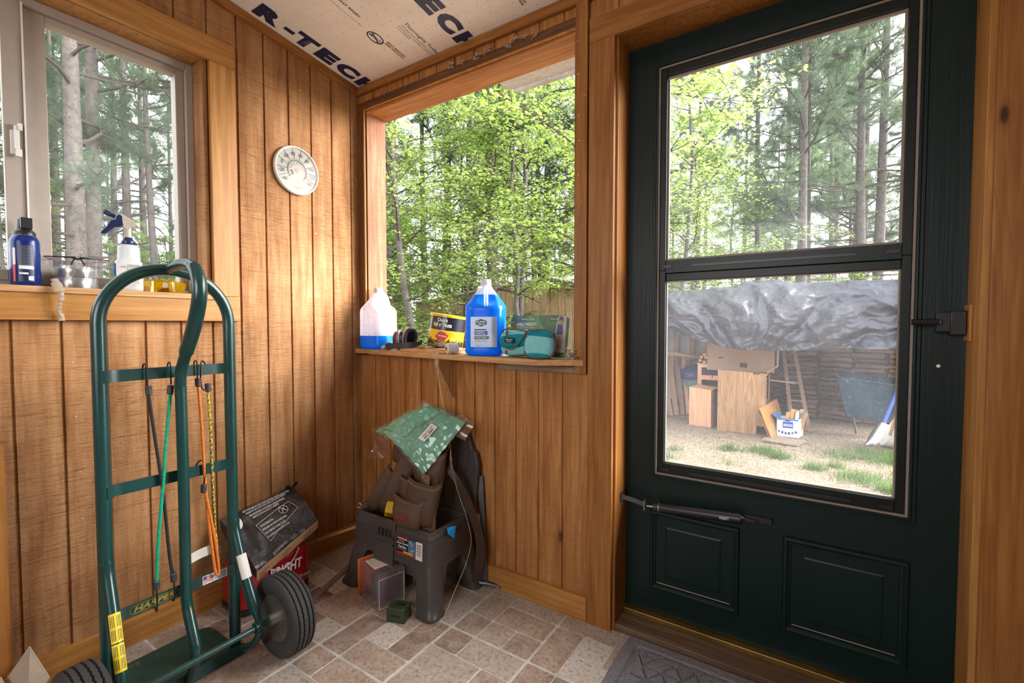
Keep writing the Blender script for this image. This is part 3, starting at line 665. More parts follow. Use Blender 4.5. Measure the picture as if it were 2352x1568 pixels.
for k, z in enumerate((.943, .632, .283)):
    mb = MB(); n_ = 16
    # flat strap bowed away from the camera side, welded over the uprights
    P = [(FX + .018 - .034 * math.sin(PI * min(max((i / n_ - .04) / .92, 0), 1)) ** .5 * (0.55), ya + .003 + (yb - ya - .006) * i / n_, z) for i in range(n_ + 1)]
    P = [(FX + (.017 if i in (0, n_) else .004), y_, z_) for i, (x_, y_, z_) in enumerate(P)]
    mb.ribbon(P, .033, (0, 0, 1), .0045)
    cbar = part('crossbar', mb, M['truck'], tk)
    if k == 2:
        pl = MB(); pl.hexa([(FX + .0066, -1.045, z - .0125), (FX + .0066, -.985, z - .0125), (FX + .0070, -.985, z - .0125), (FX + .0070, -1.045, z - .0125), (FX + .0066, -1.045, z + .0125), (FX + .0066, -.985, z + .0125), (FX + .0070, -.985, z + .0125), (FX + .0070, -1.045, z + .0125)])
        mb2 = MB(); e = FX + .0069
        oct_ = [(-1.062, -.011), (-.952, -.011), (-.947, -.006), (-.947, .006), (-.952, .011), (-1.062, .011), (-1.067, .006), (-1.067, -.006)]
        mb2.tube([(e, y_, z + q) for y_, q in oct_], .0007, 4, True)
        part('decal_border', mb2, M['goldprint'], cbar)
        text('maker_lettering', 'HARPER', (e - .0003, -1.058, z - .0075), (0, 1, 0), (0, 0, 1), .100, .015, M['goldprint'], cbar, .03, shear=.25)
        mb2 = MB(); mb2.box(e - .0004, e, -.884, -.812, z - .014, z + .014); fl2 = part('flag_sticker', mb2, M['white'], cbar, smooth=0)
        text('sticker_lettering', 'MADE IN', (e, -.850, z + .001), (0, 1, 0), (0, 0, 1), .034, .007, M['bluep'], cbar, .02)
        text('sticker_lettering', 'THE USA', (e, -.850, z - .010), (0, 1, 0), (0, 0, 1), .036, .008, M['bluep'], cbar, .02)
        mb2 = MB()
        for q in range(4): mb2.tube([(e + .0003, -.882, z - .010 + q * .005), (e + .0003, -.868, z - .006 + q * .005), (e + .0003, -.853, z - .010 + q * .005)], .0011, 4)
        part('flag_stripes', mb2, M['red'], cbar)
        mb2 = MB(); mb2.box(e - .0002, e + .0003, -.882, -.872, z + .0, z + .012); part('flag_corner', mb2, M['bluep'], cbar, smooth=0)
def cyl_label(mb, A, B, r, a0, a1, n=8):
    ax = (B - A).normalized(); nx = Vector((1, 0, 0)); nx = (nx - ax * nx.dot(ax)).normalized(); ny = ax.cross(nx); vs = []
    for P in (A, B):
        for i in range(n + 1):
            a = a0 + (a1 - a0) * i / n; vs.append(P + nx * (r * math.cos(a)) + ny * (r * .84 * math.sin(a)))
    mb.add(vs, [(i, i + 1, n + 2 + i, n + 1 + i) for i in range(n)])
for yy, lab in ((yb, None), (ya, None)):
    mb = MB()
    br = spline([(FX + .006, yy, .445), (FX + .012, yy, .40), (.405, yy + (.003 if yy == yb else -.003), .26), (.462, yy + (.010 if yy == yb else -.010), .145), (.470, yy + (.010 if yy == yb else -.01), .115), (.440, yy + (.004 if yy == yb else -.004), .062), (FX + .03, yy, .022), (FX + .005, yy, .018)], 6)
    mb.tube(br, [.0195 if p.z > .16 else .012 for p in br], 14, flat=(1, .82))
    pb = part('wheel_brace', mb, M['truck'], tk)
    if yy == ya:
        c0 = Vector((.3835, yy - .002, .318)); d0 = Vector((.4475, yy - .0085, .182)); dd = (d0 - c0).normalized(); nn = Vector((.80, 0, .42)).normalized(); ss = dd.cross(nn).normalized()
        mb = MB()
        cyl_label(mb, c0 - dd * .0, c0 + dd * .072, .0214, R(-42), R(48)); part('warning_sticker', mb, M['yellow'], pb, smooth=60)
        mb = MB(); cyl_label(mb, c0 + dd * .075, c0 + dd * .142, .0214, R(-42), R(48)); part('warning_sticker', mb, M['yellow'], pb, smooth=60)
        mb = MB()
        for q in range(7):
            for s0, s1 in ((.006, .034), (.040, .066), (.080, .105), (.110, .136)):
                if q in (3,): continue
                a = R(-30 + q * 11); mb_ = a
                cyl_label(mb, c0 + dd * s0, c0 + dd * s1,   .0218, a, a + R(3.2), 1)
        part('sticker_print', mb, M['ink'], pb, smooth=0)
    else:
        mb = MB(); A = Vector((.372, yb + .001, .335)); B = Vector((.402, yb + .003, .265)); cyl_label(mb, A, B, .0214, R(-55), R(60)) ; part('torn_paper_label', mb, M['paper'], pb, smooth=60)
mb = MB(); mb.tube([(.472, -1.235, .130), (.472, -.665, .130)], .0090, 14)
mb.tube([(.472, -.795, .130), (.472, -.775, .130)], .017, 16); mb.tube([(.472, -1.128, .130), (.472, -1.108, .130)], .017, 16)
part('axle', mb, M['truck'], tk)
# toe plate
mb = MB(); y0, y1 = -1.125, -.778
pl = [(.352, y1), (.352, y0), (.15, y0), (.128, y0 + .02), (.118, y0 + .05), (.118, y1 - .05), (.128, y1 - .02), (.15, y1)]
mb.prism(pl, .003, .008, lambda u, v, d: (u, v, d)); mb.hexa([(.345, y0, .002), (.375, y0, .004), (.375, y1, .004), (.345, y1, .002), (.348, y0, .012), (.366, y0, .036), (.366, y1, .036), (.348, y1, .012)])
part('toe_plate', mb, M['truck_worn'], tk, smooth=30, bev=.0015)
# wheels
tyre_prof = [(.070, -.030), (.082, -.036), (.100, -.041), (.114, -.040), (.1215, -.0365), (.1268, -.031)]
grooves = [-.0235, -.0085, .0085, .0235]
pp = list(tyre_prof)
for g in grooves: pp += [(.1285 + .0015 * (1 - abs(g) / .03), g - .0026), (.1245, g - .0018), (.1245, g + .0018), (.1285 + .0015 * (1 - abs(g) / .03), g + .0026)]
pp += [(r_, -z_) for r_, z_ in tyre_prof[::-1]]
def wheel(yc_, right):
    MY = Matrix.Rotation(R(-90), 3, 'X')     # lathe z axis -> world +y
    c = Vector((.472, yc_, .130))
    n = 96; mb = MB(); vs = []
    for i, (r_, z_) in enumerate(pp):
        for j in range(n):
            a = 2 * PI * j / n; zz = z_; r2 = r_
            if 6 <= i < 6 + 16 and (i - 6) % 4 in (0, 1, 2, 3): zz = z_ + (.0011 if j % 2 else -.0011)      # zig-zag ribs
            if i in (4, len(pp) - 5): r2 = r_ + (.0014 if j % 2 else -.0012)
            vs.append(c + MY @ Vector((r2 * math.cos(a), r2 * math.sin(a), zz)))
    P_ = len(pp); fs = [(i * n + j, i * n + (j + 1) % n, ((i + 1) % P_) * n + (j + 1) % n, ((i + 1) % P_) * n + j) for i in range(P_) for j in range(n)]
    mb.add(vs, fs); ty = part('tyre', mb, M['rubber'], tk, smooth=50)
    mb = MB(); s_ = 1 if right else -1
    mb.lathe([(.0735, -.032), (.0735, -.029), (.066, -.022), (.060, .0), (.045, .004), (.030, -.002), (.0, -.002)], c, 40, MY if right else Matrix.Rotation(R(90), 3, 'X'))
    mb.lathe([(.0735, .032), (.0735, .029), (.066, .022), (.060, .002), (.045, .006), (.0, .006)], c, 40, MY if right else Matrix.Rotation(R(90), 3, 'X'))
    part('wheel_rim', mb, M['rim'], ty)
    mb = MB(); mb.lathe([(.0, -.052), (.0175, -.052), (.0175, .045), (0, .045)], c, 24, MY if right else Matrix.Rotation(R(90), 3, 'X')); part('hub', mb, M['rim'], ty)
    mb = MB(); q = c + Vector((.03, -.012 * s_, -.045)); mb.tube([q, q + Vector((0, -.018 * s_, .004))], .0038, 8); part('air_valve', mb, M['black'], ty)
wheel(-.700, True); wheel(-1.200, False)

# ------------------------------------------------------------------ bungee cords
m, t, out = nt('yellow_black_braid'); v = coords(t, (160, 160, 95), (R(30), R(20), 0)); vo = N(t, 'ShaderNodeTexChecker', i_Scale=1.0); t.links.new(v, vo.inputs[0]); vo.inputs['Color1'].default_value = (.65, .50, .02, 1); vo.inputs['Color2'].default_value = (.10, .11, .06, 1); bsdf(t, out, vo.outputs[0], .8); M['br_y'] = m
M['br_o'] = plain('orange_braid', (.66, .20, .035, 1), .8, 0, .2, .25, 120); M['br_g'] = plain('green_braid', (.01, .33, .19, 1), .75, 0, .2, .25, 120, .3, 200, .001, (.45, .6, .5, 1), .70); M['br_k'] = plain('black_braid', (.014, .014, .016, 1), .8)
M['ferrule'] = plain('ribbed_black_ferrule', (.035, .035, .04, 1), .5)
def ferrule(mb, p, d, r=.0085, L=.026):
    d = Vector(d).normalized(); p = Vector(p); pts = []; rs = []
    for k in range(9):
        pts.append(p + d * (L * k / 8)); rs.append(r * (.8 if k in (0, 8) else (1.0 if k % 2 else .9)))
    mb.tube(pts, rs, 12)
def hook(mb, y, z, x, down, drop=.02, side=0):
    """wire hook over the strap at height z, hanging to point `down`"""
    mb.tube(spline([(x - .016, y + side, z - .006), (x - .017, y + side * .6, z + .018), (x - .004, y + side * .3, z + .030), (x + .010, y, z + .024), (x + .0125, y, z + .004), (x + .011, y, z - .02), down], 6), .0021, 8)
xs = FX + .004; zb1 = .943; zb2 = .632; zb3 = .283
def bungee(label, mat, y0, path, f1, f2=None, hooks=()):
    th = thing('bungee_cord', label, 'bungee cord', path[0], 0, 'bungee cords hooked on the hand truck')
    mb = MB(); mb.tube(spline(path, 8), .0042, 10); part('elastic_cord', mb, mat, th)
    for (p, d) in f1:
        mb = MB(); ferrule(mb, p, d); part('ferrule', mb, M['ferrule'], th)
    for h in hooks: mb = MB(); mb.tube(spline(h, 6), .0021, 8); part('wire_hook', mb, M['blackm'], th)
def hk(y, z, dy=0):   # hook over strap then down
    return [(xs - .010, y + dy, z + .004), (xs - .011, y + dy * .6, z + .022), (xs, y + dy * .3, z + .029), (xs + .009, y, z + .022), (xs + .010, y, z - .01), (xs + .008, y, z - .036)]
bungee('black bungee cord hanging leftmost on the hand truck straps', M['br_k'], 0, [(xs + .008, -1.012, .885), (xs + .012, -1.000, .75), (xs + .012, -.985, .60), (xs + .010, -.972, .40), (xs + .012, -.965, .345)], [((xs + .008, -1.012, .909), (0, .03, -1)), ((xs + .012, -.965, .350), (0, .03, -1))], None,
       [hk(-1.017, zb1), [(xs + .012, -.964, .326), (xs + .014, -.964, .30), (xs + .012, -.964, .272), (xs + .004, -.964, .262), (xs - .006, -.964, .27)]])
bungee('green bungee cord beside the black cord on the hand truck', M['br_g'], 0, [(xs + .010, -.960, .880), (xs + .013, -.975, .74), (xs + .014, -.985, .62), (xs + .013, -1.000, .46), (xs + .012, -1.006, .345)], [((xs + .010, -.958, .905), (0, -.12, -1)), ((xs + .012, -1.006, .346), (0, -.05, -1))], None,
       [hk(-.957, zb1), [(xs + .012, -1.007, .322), (xs + .014, -1.007, .30), (xs + .012, -1.007, .262), (xs + .004, -1.007, .255), (xs - .006, -1.007, .27)]])
bungee('orange bungee cord doubled over between straps right of the centre handle', M['br_o'], 0, [(xs + .009, -.886, .900), (xs + .010, -.880, .78), (xs + .010, -.875, .64), (xs + .010, -.869, .50), (xs + .014, -.858, .36), (xs + .016, -.852, .300), (xs + .014, -.844, .292), (xs + .013, -.842, .31), (xs + .014, -.850, .40), (xs + .013, -.868, .52), (xs + .012, -.876, .575)], [((xs + .008, -.886, .919), (0, .02, -1)), ((xs + .014, -.879, .590), (0, -.05, -1))], None,
       [hk(-.888, zb1), [(xs + .012, -.879, .588), (xs + .012, -.872, .625), (xs + .010, -.872, .652), (xs + .002, -.877, .662), (xs - .008, -.886, .655), (xs - .010, -.895, .635)]])
bungee('yellow and black braided bungee cord hanging rightmost on the hand truck', M['br_y'], 0, [(xs + .004, -.858, .885), (xs + .004, -.852, .75), (xs + .002, -.850, .6), (xs + .004, -.846, .44), (xs + .008, -.843, .375)], [((xs + .004, -.858, .900), (0, .05, -1)), ((xs + .008, -.843, .378), (0, .2, -1))], None,
       [[(xs - .010, -.850, .945), (xs - .008, -.862, .966), (xs + .003, -.872, .970), (xs + .009, -.878, .955), (xs + .009, -.879, .92), (xs + .009, -.876, .888), (xs + .006, -.862, .878), (xs + .002, -.845, .880)], [(xs + .008, -.842, .352), (xs + .010, -.842, .33), (xs + .010, -.842, .308)]])
mb = MB(); mb.slabgrid(lambda u, v: (xs + .004 + .002 * math.sin(u * 9), -.930 + .075 * u, .352 + .030 * v + .010 * u), 6, 2, .0004)
tg = part('paper_hang_tag', mb, M['paper'], None, smooth=60); tag(tg, 'white paper tag hanging from the orange bungee cord', 'tag')
# ================================================================== STEP STOOL TOOL BOX AND WHAT IS ON IT
def loft(mb, rings, closed=True, cap=(True, True), mi=0):
    n = len(rings[0]); vs = [p for r_ in rings for p in r_]; fs = []
    for k in range(len(rings) - 1):
        for j in range(n if closed else n - 1):
            fs.append((k * n + j, k * n + (j + 1) % n, (k + 1) * n + (j + 1) % n, (k + 1) * n + j))
    if cap[0]: fs.append(tuple(range(n))[::-1])
    if cap[1]: fs.append(tuple((len(rings) - 1) * n + j for j in range(n)))
    mb.add(vs, fs, mi)
def rrect(x0, x1, y0, y1, r, z, n=5):
    out = []
    for cx, cy, a0 in ((x1 - r, y0 + r, -90), (x1 - r, y1 - r, 0), (x0 + r, y1 - r, 90), (x0 + r, y0 + r, 180)):
        for k in range(n + 1):
            a = R(a0 + 90 * k / n); out.append((cx + r * math.cos(a), cy + r * math.sin(a), z))
    return out
ST_ = 1
st = thing('step_stool', 'dark grey plastic step stool tool box standing open in the room corner', 'step stool', (.545, -.19, 0))
st.scale = (1, 1, 1.055)
X0, X1, Y0, Y1 = .318, .745, -.292, -.045      # body at z .28
mb = MB()
# rim ring (open tray)
def ringset(mb, prof):
    rings = [rrect(X0 - o, X1 + o, Y0 - o, Y1 + o, max(.016 + o, .004), z) for o, z in prof]; loft(mb, rings, cap=(False, False))
ringset(mb, [(.010, .165), (.006, .250), (.006, .254), (-.001, .257), (-.002, .268), (-.005, .272), (-.005, .281), (-.009, .285), (-.018, .285), (-.022, .277), (-.024, .10), (-.03, .10)])
rr0 = rrect(X0 + .024, X1 - .024, Y0 + .024, Y1 - .024, .006, .10); rr1 = rrect(X0 + .024, X1 - .024, Y0 + .024, Y1 - .024, .006, .095)
loft(mb, [rr1, rr0])
body = part('tool_tray_body', mb, M['stool'], st, smooth=40)
mb = MB()
# front and side skirts with leg arches (front at y=Y0, splaying)
def skirt(mb, a0, a1, legs, fn, zt=.17):
    """arched apron between leg a0.. and a1; legs = leg width"""
    n = 26; top = []; bot = []
    for i in range(n + 1):
        u = i / n; a = a0 + (a1 - a0) * u; e = min(u, 1 - u) * (a1 - a0); 
        z = .0
        h = .150 - .125 * math.exp(-((max(e, 0)) / .012)) if False else .0
        q = min(e / .035, 1); zb = .095 + .060 * math.sin(q * PI / 2) ** .8
        top.append((a, zt)); bot.append((a, zb))
    for i in range(n):
        p = [bot[i], bot[i + 1], top[i + 1], top[i]]
        mb.hexa([fn(p[0][0], p[0][1], 0), fn(p[1][0], p[1][1], 0), fn(p[1][0], p[1][1], .006), fn(p[0][0], p[0][1], .006), fn(p[3][0], p[3][1], 0), fn(p[2][0], p[2][1], 0), fn(p[2][0], p[2][1], .006), fn(p[3][0], p[3][1], .006)])
off = lambda z: .010 + (.17 - min(z, .17)) * .20
mb = MB(); skirt(mb, X0 + .062, X1 - .062, 0, lambda a, z, d: (a, Y0 - off(z) + d, z)); part('apron', mb, M['stool'], body, smooth=40); mb = MB()
skirt(mb, Y0 + .052, Y1 - .052, 0, lambda a, z, d: (X1 + off(z) - d, a, z)); part('apron', mb, M['stool'], body, smooth=40); mb = MB()
skirt(mb, Y0 + .052, Y1 - .052, 0, lambda a, z, d: (X0 - off(z) + d, a, z)); part('apron', mb, M['stool'], body, smooth=40); mb = MB()
skirt(mb, X0 + .062, X1 - .062, 0, lambda a, z, d: (a, Y1 + off(z) - d, z)); part('apron', mb, M['stool'], body, smooth=40)
for sx, sy in ((-1, -1), (1, -1), (1, 1), (-1, 1)):
    rings = []
    for k in range(9):
        z = .17 * (1 - k / 8); o = off(z)
        cx = (X0 - o) if sx < 0 else (X1 + o); cy = (Y0 - o) if sy < 0 else (Y1 + o)
        w1 = .088 + .010 * (1 - k / 8); w2 = .078 + .010 * (1 - k / 8)
        xa, xb = sorted((cx, cx - sx * w1)); yq, yp = sorted((cy, cy - sy * w2))
        rings.append(rrect(xa, xb, yq, yp, .026, z, 6))
    z = .0; rings.append([(p[0] + (.004 if p[0] > cx - sx * w1 / 2 else -.004), p[1] + (.004 if p[1] > cy - sy * w2 / 2 else -.004), .012) for p in rings[-1]]); rings[-1], rings[-2] = rings[-1], rings[-2]
    rings = rings[:-2] + [rings[-1], [(p[0], p[1], .0) for p in rings[-1]]]
    mb = MB(); loft(mb, rings[::-1]); part('leg', mb, M['stool'], st, smooth=45)
# latch recess
mb = MB(); xa, xb = .452, .562
mb.hexa([(xa, Y0 - .0245, .125), (xb, Y0 - .0245, .125), (xb, Y0 + .004, .125), (xa, Y0 + .004, .125), (xa, Y0 - .004, .288), (xb, Y0 - .004, .288), (xb, Y0 + .012, .288), (xa, Y0 + .012, .288)])
mb.box(xa, xb, Y0 - .022, Y0 - .008, .205, .212); mb.box(xa, xb, Y0 - .020, Y0 - .005, .228, .235)
for q in range(4): mb.box(xa + .028 + q * .02, xa + .032 + q * .02, Y0 - .024, Y0 - .006, .232, .262)
part('latch_plate', mb, M['stool'], st, smooth=30, bev=.0015)
def onfront(x, z): return Vector((x, Y0 - (.0063 + (.250 - z) * .048) - .0006, z))
KX = lambda x: .574 + (x - .573) * 1.38
KZ = lambda z: .186 + (z - .134) * .84
onfront_ = onfront
onfront = lambda x, z: onfront_(KX(x), KZ(z))
mb = MB(); a, b, c, d = onfront(.573, .135), onfront(.672, .135), onfront(.672, .210), onfront(.573, .210)
mb.hexa([a, b, b + V(0, .001, 0), a + V(0, .001, 0), d, c, c + V(0, .001, 0), d + V(0, .001, 0)]); lab = part('product_label', mb, M['black'], st, smooth=0, label='black red and blue paper label')
def lp(x0, x1, z0, z1, mat, nm='label_patch', k=.0004):
    mb = MB(); a, b, c, d = [onfront(*q) - V(0, k, 0) for q in ((x0, z0), (x1, z0), (x1, z1), (x0, z1))]; mb.add([a, b, c, d], [(0, 1, 2, 3)]); return part(nm, mb, mat, lab, smooth=0)
lp(.573, .646, .135, .142, M['red']); lp(.576, .616, .197, .2085, M['red']); 
M['lab_blue'] = plain('label_photo_blue', (.05, .17, .33, 1), .5); M['skin'] = plain('label_photo_tan', (.55, .26, .14, 1), .5, 0, .4, .4, 90)
lp(.618, .646, .142, .206, M['lab_blue']); lp(.648, .6725, .134, .2095, M['paper']); lp(.600, .636, .143, .150, M['yellow'], k=.0008)
mb = MB(); o1 = onfront(.632, .190) - V(0, .0012, 0)
mb.tube(spline([o1 + V(-.010, 0, .008), o1 + V(-.003, 0, .004), o1 + V(.006, 0, -.004)], 5), .004, 6, flat=(1, .2)); mb.tube(spline([o1 + V(-.006, 0, -.030), o1 + V(.003, 0, -.022), o1 + V(.010, 0, -.024)], 5), .004, 6, flat=(1, .2)); part('label_hands_picture', mb, M['skin'], lab)
mb = MB()
for q in range(13): a = onfront(.652, .150 + q * .0040); b = onfront(.668, .150 + q * .0040); h_ = .0006 + .0014 * ((q * 7) % 3) / 2; mb.add([a + V(0, -.001, 0), b + V(0, -.001, 0), b + V(0, -.001, h_), a + V(0, -.001, h_)], [(0, 1, 2, 3)])
part('barcode', mb, M['ink'], lab, smooth=0)
UF = (onfront(.6, .16) - onfront(.58, .16)); VF = (onfront(.6, .17) - onfront(.6, .16))
def lt(s, x, z, w, h, mat, b=.03): text('label_lettering', s, onfront(x, z) - V(0, .0012, 0), UF, VF, w * 1.38, h * .84, M[mat], lab, b)
lt('Rubbermaid', .579, .1995, .034, .0068, 'white_ink', .01); lt('ROUGHNECK', .582, .190, .022, .004, 'white_ink', .01); lt('Step Stool', .576, .176, .041, .010, 'white_ink'); lt('Tool Box', .580, .162, .033, .010, 'white_ink'); lt('Caja de herramientas', .577, .154, .036, .004, 'white_ink', 0); lt('LOW PRICE  Great Fit', .602, .1447, .032, .0038, 'ink', .01)
# open lid leaning behind
mb = MB(); Lx0, Lx1 = .372, .768
def lidp(x, h, d): return (x, -.062 + h * .13 + d, .285 + h)
pr = [(Lx0, 0), (Lx1, 0), (Lx1 + .004, .19), (Lx1 - .012, .235), (Lx1 - .035, .252), (Lx1 - .055, .300), (Lx1 - .085, .322), (Lx0 + .085, .322), (Lx0 + .055, .300), (Lx0 + .035, .252), (Lx0 + .012, .235), (Lx0 - .004, .19)]
mb.prism(pr, 0, .022, lambda u, v, d: lidp(u, v, d))
pr2 = [(u + (.012 if u < .57 else -.012), v + (.012 if v < .15 else -.012)) for u, v in pr]
lid = part('open_lid', mb, M['stool'], st, smooth=30, bev=.004)
mb = MB()
for q in range(6): mb.hexa([lidp(.42 + q * .058, .02, -.004), lidp(.426 + q * .058, .02, -.004), lidp(.426 + q * .058, .02, .001), lidp(.42 + q * .058, .02, .001), lidp(.42 + q * .058, .29, -.004), lidp(.426 + q * .058, .29, -.004), lidp(.426 + q * .058, .29, .001), lidp(.42 + q * .058, .29, .001)])
for h in (.06, .15, .24): mb.hexa([lidp(.40, h, -.004), lidp(.745, h, -.004), lidp(.745, h, .001), lidp(.40, h, .001), lidp(.40, h + .006, -.004), lidp(.745, h + .006, -.004), lidp(.745, h + .006, .001), lidp(.40, h + .006, .001)])
part('lid_ribs', mb, M['stool'], lid, smooth=0)
M['tape_blue'] = plain('blue_masking_tape', (.01, .27, .72, 1), .6)
mb = MB(); p0 = Vector((.7635, -.190, .272)); mb.add([p0 + V(.0015, -.028, -.004), p0 + V(.002, .020, .010), p0 + V(.0035, .006, -.032)], [(0, 1, 2)]); mb.add([p0 + V(.0015, -.028, -.004), p0 + V(-.018, -.010, .0095), p0 + V(.002, .020, .010)], [(0, 1, 2)])
part('blue_tape_scrap', mb, M['tape_blue'], st, smooth=0, label='scrap of bright blue tape on the rim')

# tools in the tray
tp = thing('tape_measure', 'silver and black tape measure lying in the open tool tray', 'tape measure', (.472, -.262, .225))
mb = MB(); Mr = Euler((R(12), R(-18), R(-30))).to_matrix(); mb.obox((.470, -.262, .248), (.062, .040, .058), Mr); b_ = part('case', mb, M['steel'], tp, smooth=30, bev=.010, seg=3)
mb = MB(); mb.obox((.494, -.270, .252), (.026, .043, .060), Mr); part('rubber_grip', mb, M['black'], tp, smooth=30, bev=.008)
mb = MB(); Mr = Euler((R(-38), R(10), R(38))).to_matrix(); M['lvl'] = plain('yellow_tool_plastic', (.60, .36, .01, 1), .4)
yl = thing('drill_case', 'yellow plastic tool case end sticking out of the tray between leather pouches', 'tool', (.46, -.20, .25))
mb.obox((.475, -.200, .300), (.10, .10, .050), Mr); p_ = part('shell', mb, M['lvl'], yl, smooth=30, bev=.008)
mb = MB(); mb.obox((.475, -.200, .300), (.103, .012, .053), Mr); part('seam_band', mb, M['lvl'], yl, smooth=30, bev=.002)
for k, (c, sz, e, mt, lb) in enumerate((((.640, -.255, .262), (.09, .020, .020), (10, 20, 35), 'steel', 'chrome socket handle lying in the tool tray'), ((.590, -.235, .255), (.07, .028, .028), (0, 14, -20), 'steel_d', 'dark steel pliers head in the tool tray'), ((.69, -.20, .25), (.03, .03, .05), (5, 5, 0), 'steel', 'small bright socket standing in the tool tray'))):
    th = thing('hand_tool', lb, 'tool', c, 0); Mr = Euler([R(q) for q in e]).to_matrix()
    mb = MB(); mb.tube([Vector(c) + Mr @ Vector((-sz[0] / 2, 0, 0)), Vector(c) + Mr @ Vector((0, 0, 0)), Vector(c) + Mr @ Vector((sz[0] / 2, 0, 0))], [sz[1] * .5, sz[1] * .62, sz[1] * .4], 12); part('shank', mb, M[mt], th)
    mb = MB(); mb.tube([Vector(c) + Mr @ Vector((sz[0] / 2, 0, 0)), Vector(c) + Mr @ Vector((sz[0] / 2 + .03, .004, .002))], sz[1] * .42, 12); part('grip', mb, M['black'], th)

# leather tool belt: pouches ----------------------------------------------------
tb = thing('tool_belt', 'worn brown leather tool belt with pouches piled on the step stool', 'tool belt', (.56, -.20, .28))
def pouch(name, c, w, h, d, rot, taper=.8, mat='leather', lab=None, rim=True, par=None, n=14):
    """open-topped soft pocket: front bellies out; c = bottom centre of the back"""
    Mr = Euler([R(q) for q in rot]).to_matrix(); c = Vector(c); mb = MB(); L = []
    def P(x, y, z): return c + Mr @ Vector((x, y, z))
    K = 12
    for k in range(K + 1):
        t_ = k / K; ww = w / 2 * (taper + (1 - taper) * t_ ** .7); ww *= (1 - .45 * max(0, (.12 - t_) / .12) ** 2); dd = d * (.75 + .25 * math.sin(PI * min(t_ * 1.1, 1))) * (1 if t_ > .1 else .4 + 6 * t_)
        zz = h * t_; ring = []
        for j in range(n):
            a = 2 * PI * j / n; x = ww * math.copysign(abs(math.cos(a)) ** .6, math.cos(a)); y = -dd / 2 + dd / 2 * math.copysign(abs(math.sin(a)) ** .7, math.sin(a))
            nz = mnoise.noise(Vector((x * 20, y * 20 + 3 * rot[2], zz * 14))) * .005
            ring.append(P(x + nz, y + nz, zz + (.010 * math.sin(a * 2 + 1) * t_)))
        L.append(ring)
    inner = [[p + (P(0, -d / 2, 0) - c + (c - P(0, -d / 2, 0)) * 0) * 0 for p in r_] for r_ in L]
    def shrink(r_, f, dz):
        cc = sum(r_, Vector()) / len(r_); up = Mr @ Vector((0, 0, dz)); return [cc + (p - cc) * f + up for p in r_]
    rings = L + [shrink(L[-1], .93, .001), shrink(L[-1], .90, -.02), shrink(L[-3], .88, 0), shrink(L[3], .8, 0)]
    loft(mb, rings); o = part(name, mb, M[mat], par or tb, lab, smooth=60)
    if rim:
        mb = MB(); mb.tube([p + Mr @ Vector((0, 0, .001)) for p in shrink(L[-1], .965, 0)], .0030, 6, True); part('bound_edge', mb, M['thread'] if False else M['leather'], o)
        mb = MB(); mb.tube([p for p in shrink(L[-2], 1.012, .004)], .0009, 4, True); mb.tube([p for p in shrink(L[-2], 1.012, -.001)], .0007, 4, True); part('stitching', mb, M['thread'], o)
    return o
pf = pouch('large_pouch', (.640, -.222, .285), .150, .180, .075, (-8, 4, 12))
pf2 = pouch('front_pocket', (.615, -.268, .290), .140, .118, .052, (-6, 3, 10))
text('stamped_mark', 'CRAFTSMAN', (.592, -.3265, .345), (1, .1, .02), (.02, .0, 1), .058, .014, M['red'], pf2, .02)
pouch('middle_pocket', (.600, -.232, .350), .130, .115, .050, (-10, 2, 10))
pouch('upper_pocket', (.640, -.165, .430), .150, .130, .06, (-6, -4, 14))
pouch('side_pouch', (.405, -.215, .285), .105, .300, .055, (-10, 27, 20), .62)
pouch('side_pocket', (.350, -.240, .300), .085, .190, .036, (-8, 33, 24), .6)
pouch('tall_pocket', (.455, -.150, .480), .105, .150, .05, (-5, 14, 22), .85)
pouch('tall_pocket', (.505, -.120, .520), .085, .140, .045, (-4, 16, 20), .85)
mb = MB(); mb.hexa([(.675, -.262, .262), (.722, -.245, .262), (.722, -.235, .262), (.675, -.252, .262), (.668, -.252, .405), (.715, -.236, .405), (.715, -.228, .405), (.668, -.244, .405)]); fl_p = part('holster_flap', mb, M['leather'], tb, smooth=30, bev=.003)
mb = MB(); mb.tube([(.678, -.2625, .272), (.718, -.2475, .272), (.712, -.2385, .395), (.673, -.2535, .395)], .0008, 4, True); mb.tube(spline([(.690, -.260, .30), (.700, -.256, .31), (.700, -.252, .36), (.690, -.254, .375), (.684, -.258, .355)], 5), .0012, 4); part('stitching', mb, M['thread'], fl_p)
mb = MB(); bp_ = spline([(.640, -.105, .555), (.665, -.120, .535), (.705, -.135, .500), (.738, -.125, .450), (.762, -.105, .39), (.785, -.085, .31), (.800, -.072, .24), (.806, -.066, .18), (.800, -.068, .11), (.790, -.075, .04)], 6)
mb.ribbon(bp_, [.028 + .010 * (i / len(bp_)) for i in range(len(bp_))], (.84, .54, .05), .005); bs = part('belt_strap', mb, M['leather_d'], tb, 'long dark perforated belt strap', smooth=40)
mb = MB()
for i in range(18, len(bp_) - 8, 3):
    for s_ in (-.009, .009):
        p = Vector(bp_[i]) + Vector((.84, .54, .05)).normalized() * s_ + Vector((.54, -.84, 0)) * .0022
        mb = MB(); mb.tube([p, p + Vector((.54, -.84, 0)) * .0012], .0024, 8); part('eyelet', mb, M['black'], bs)
mb = MB(); mb.ribbon(spline([(.640, -.105, .555), (.668, -.150, .535), (.690, -.195, .49), (.698, -.222, .42), (.700, -.240, .35), (.712, -.248, .27)], 6), .026, (.5, .86, .1), .004); part('hanging_strap', mb, M['leather'], tb, smooth=40)
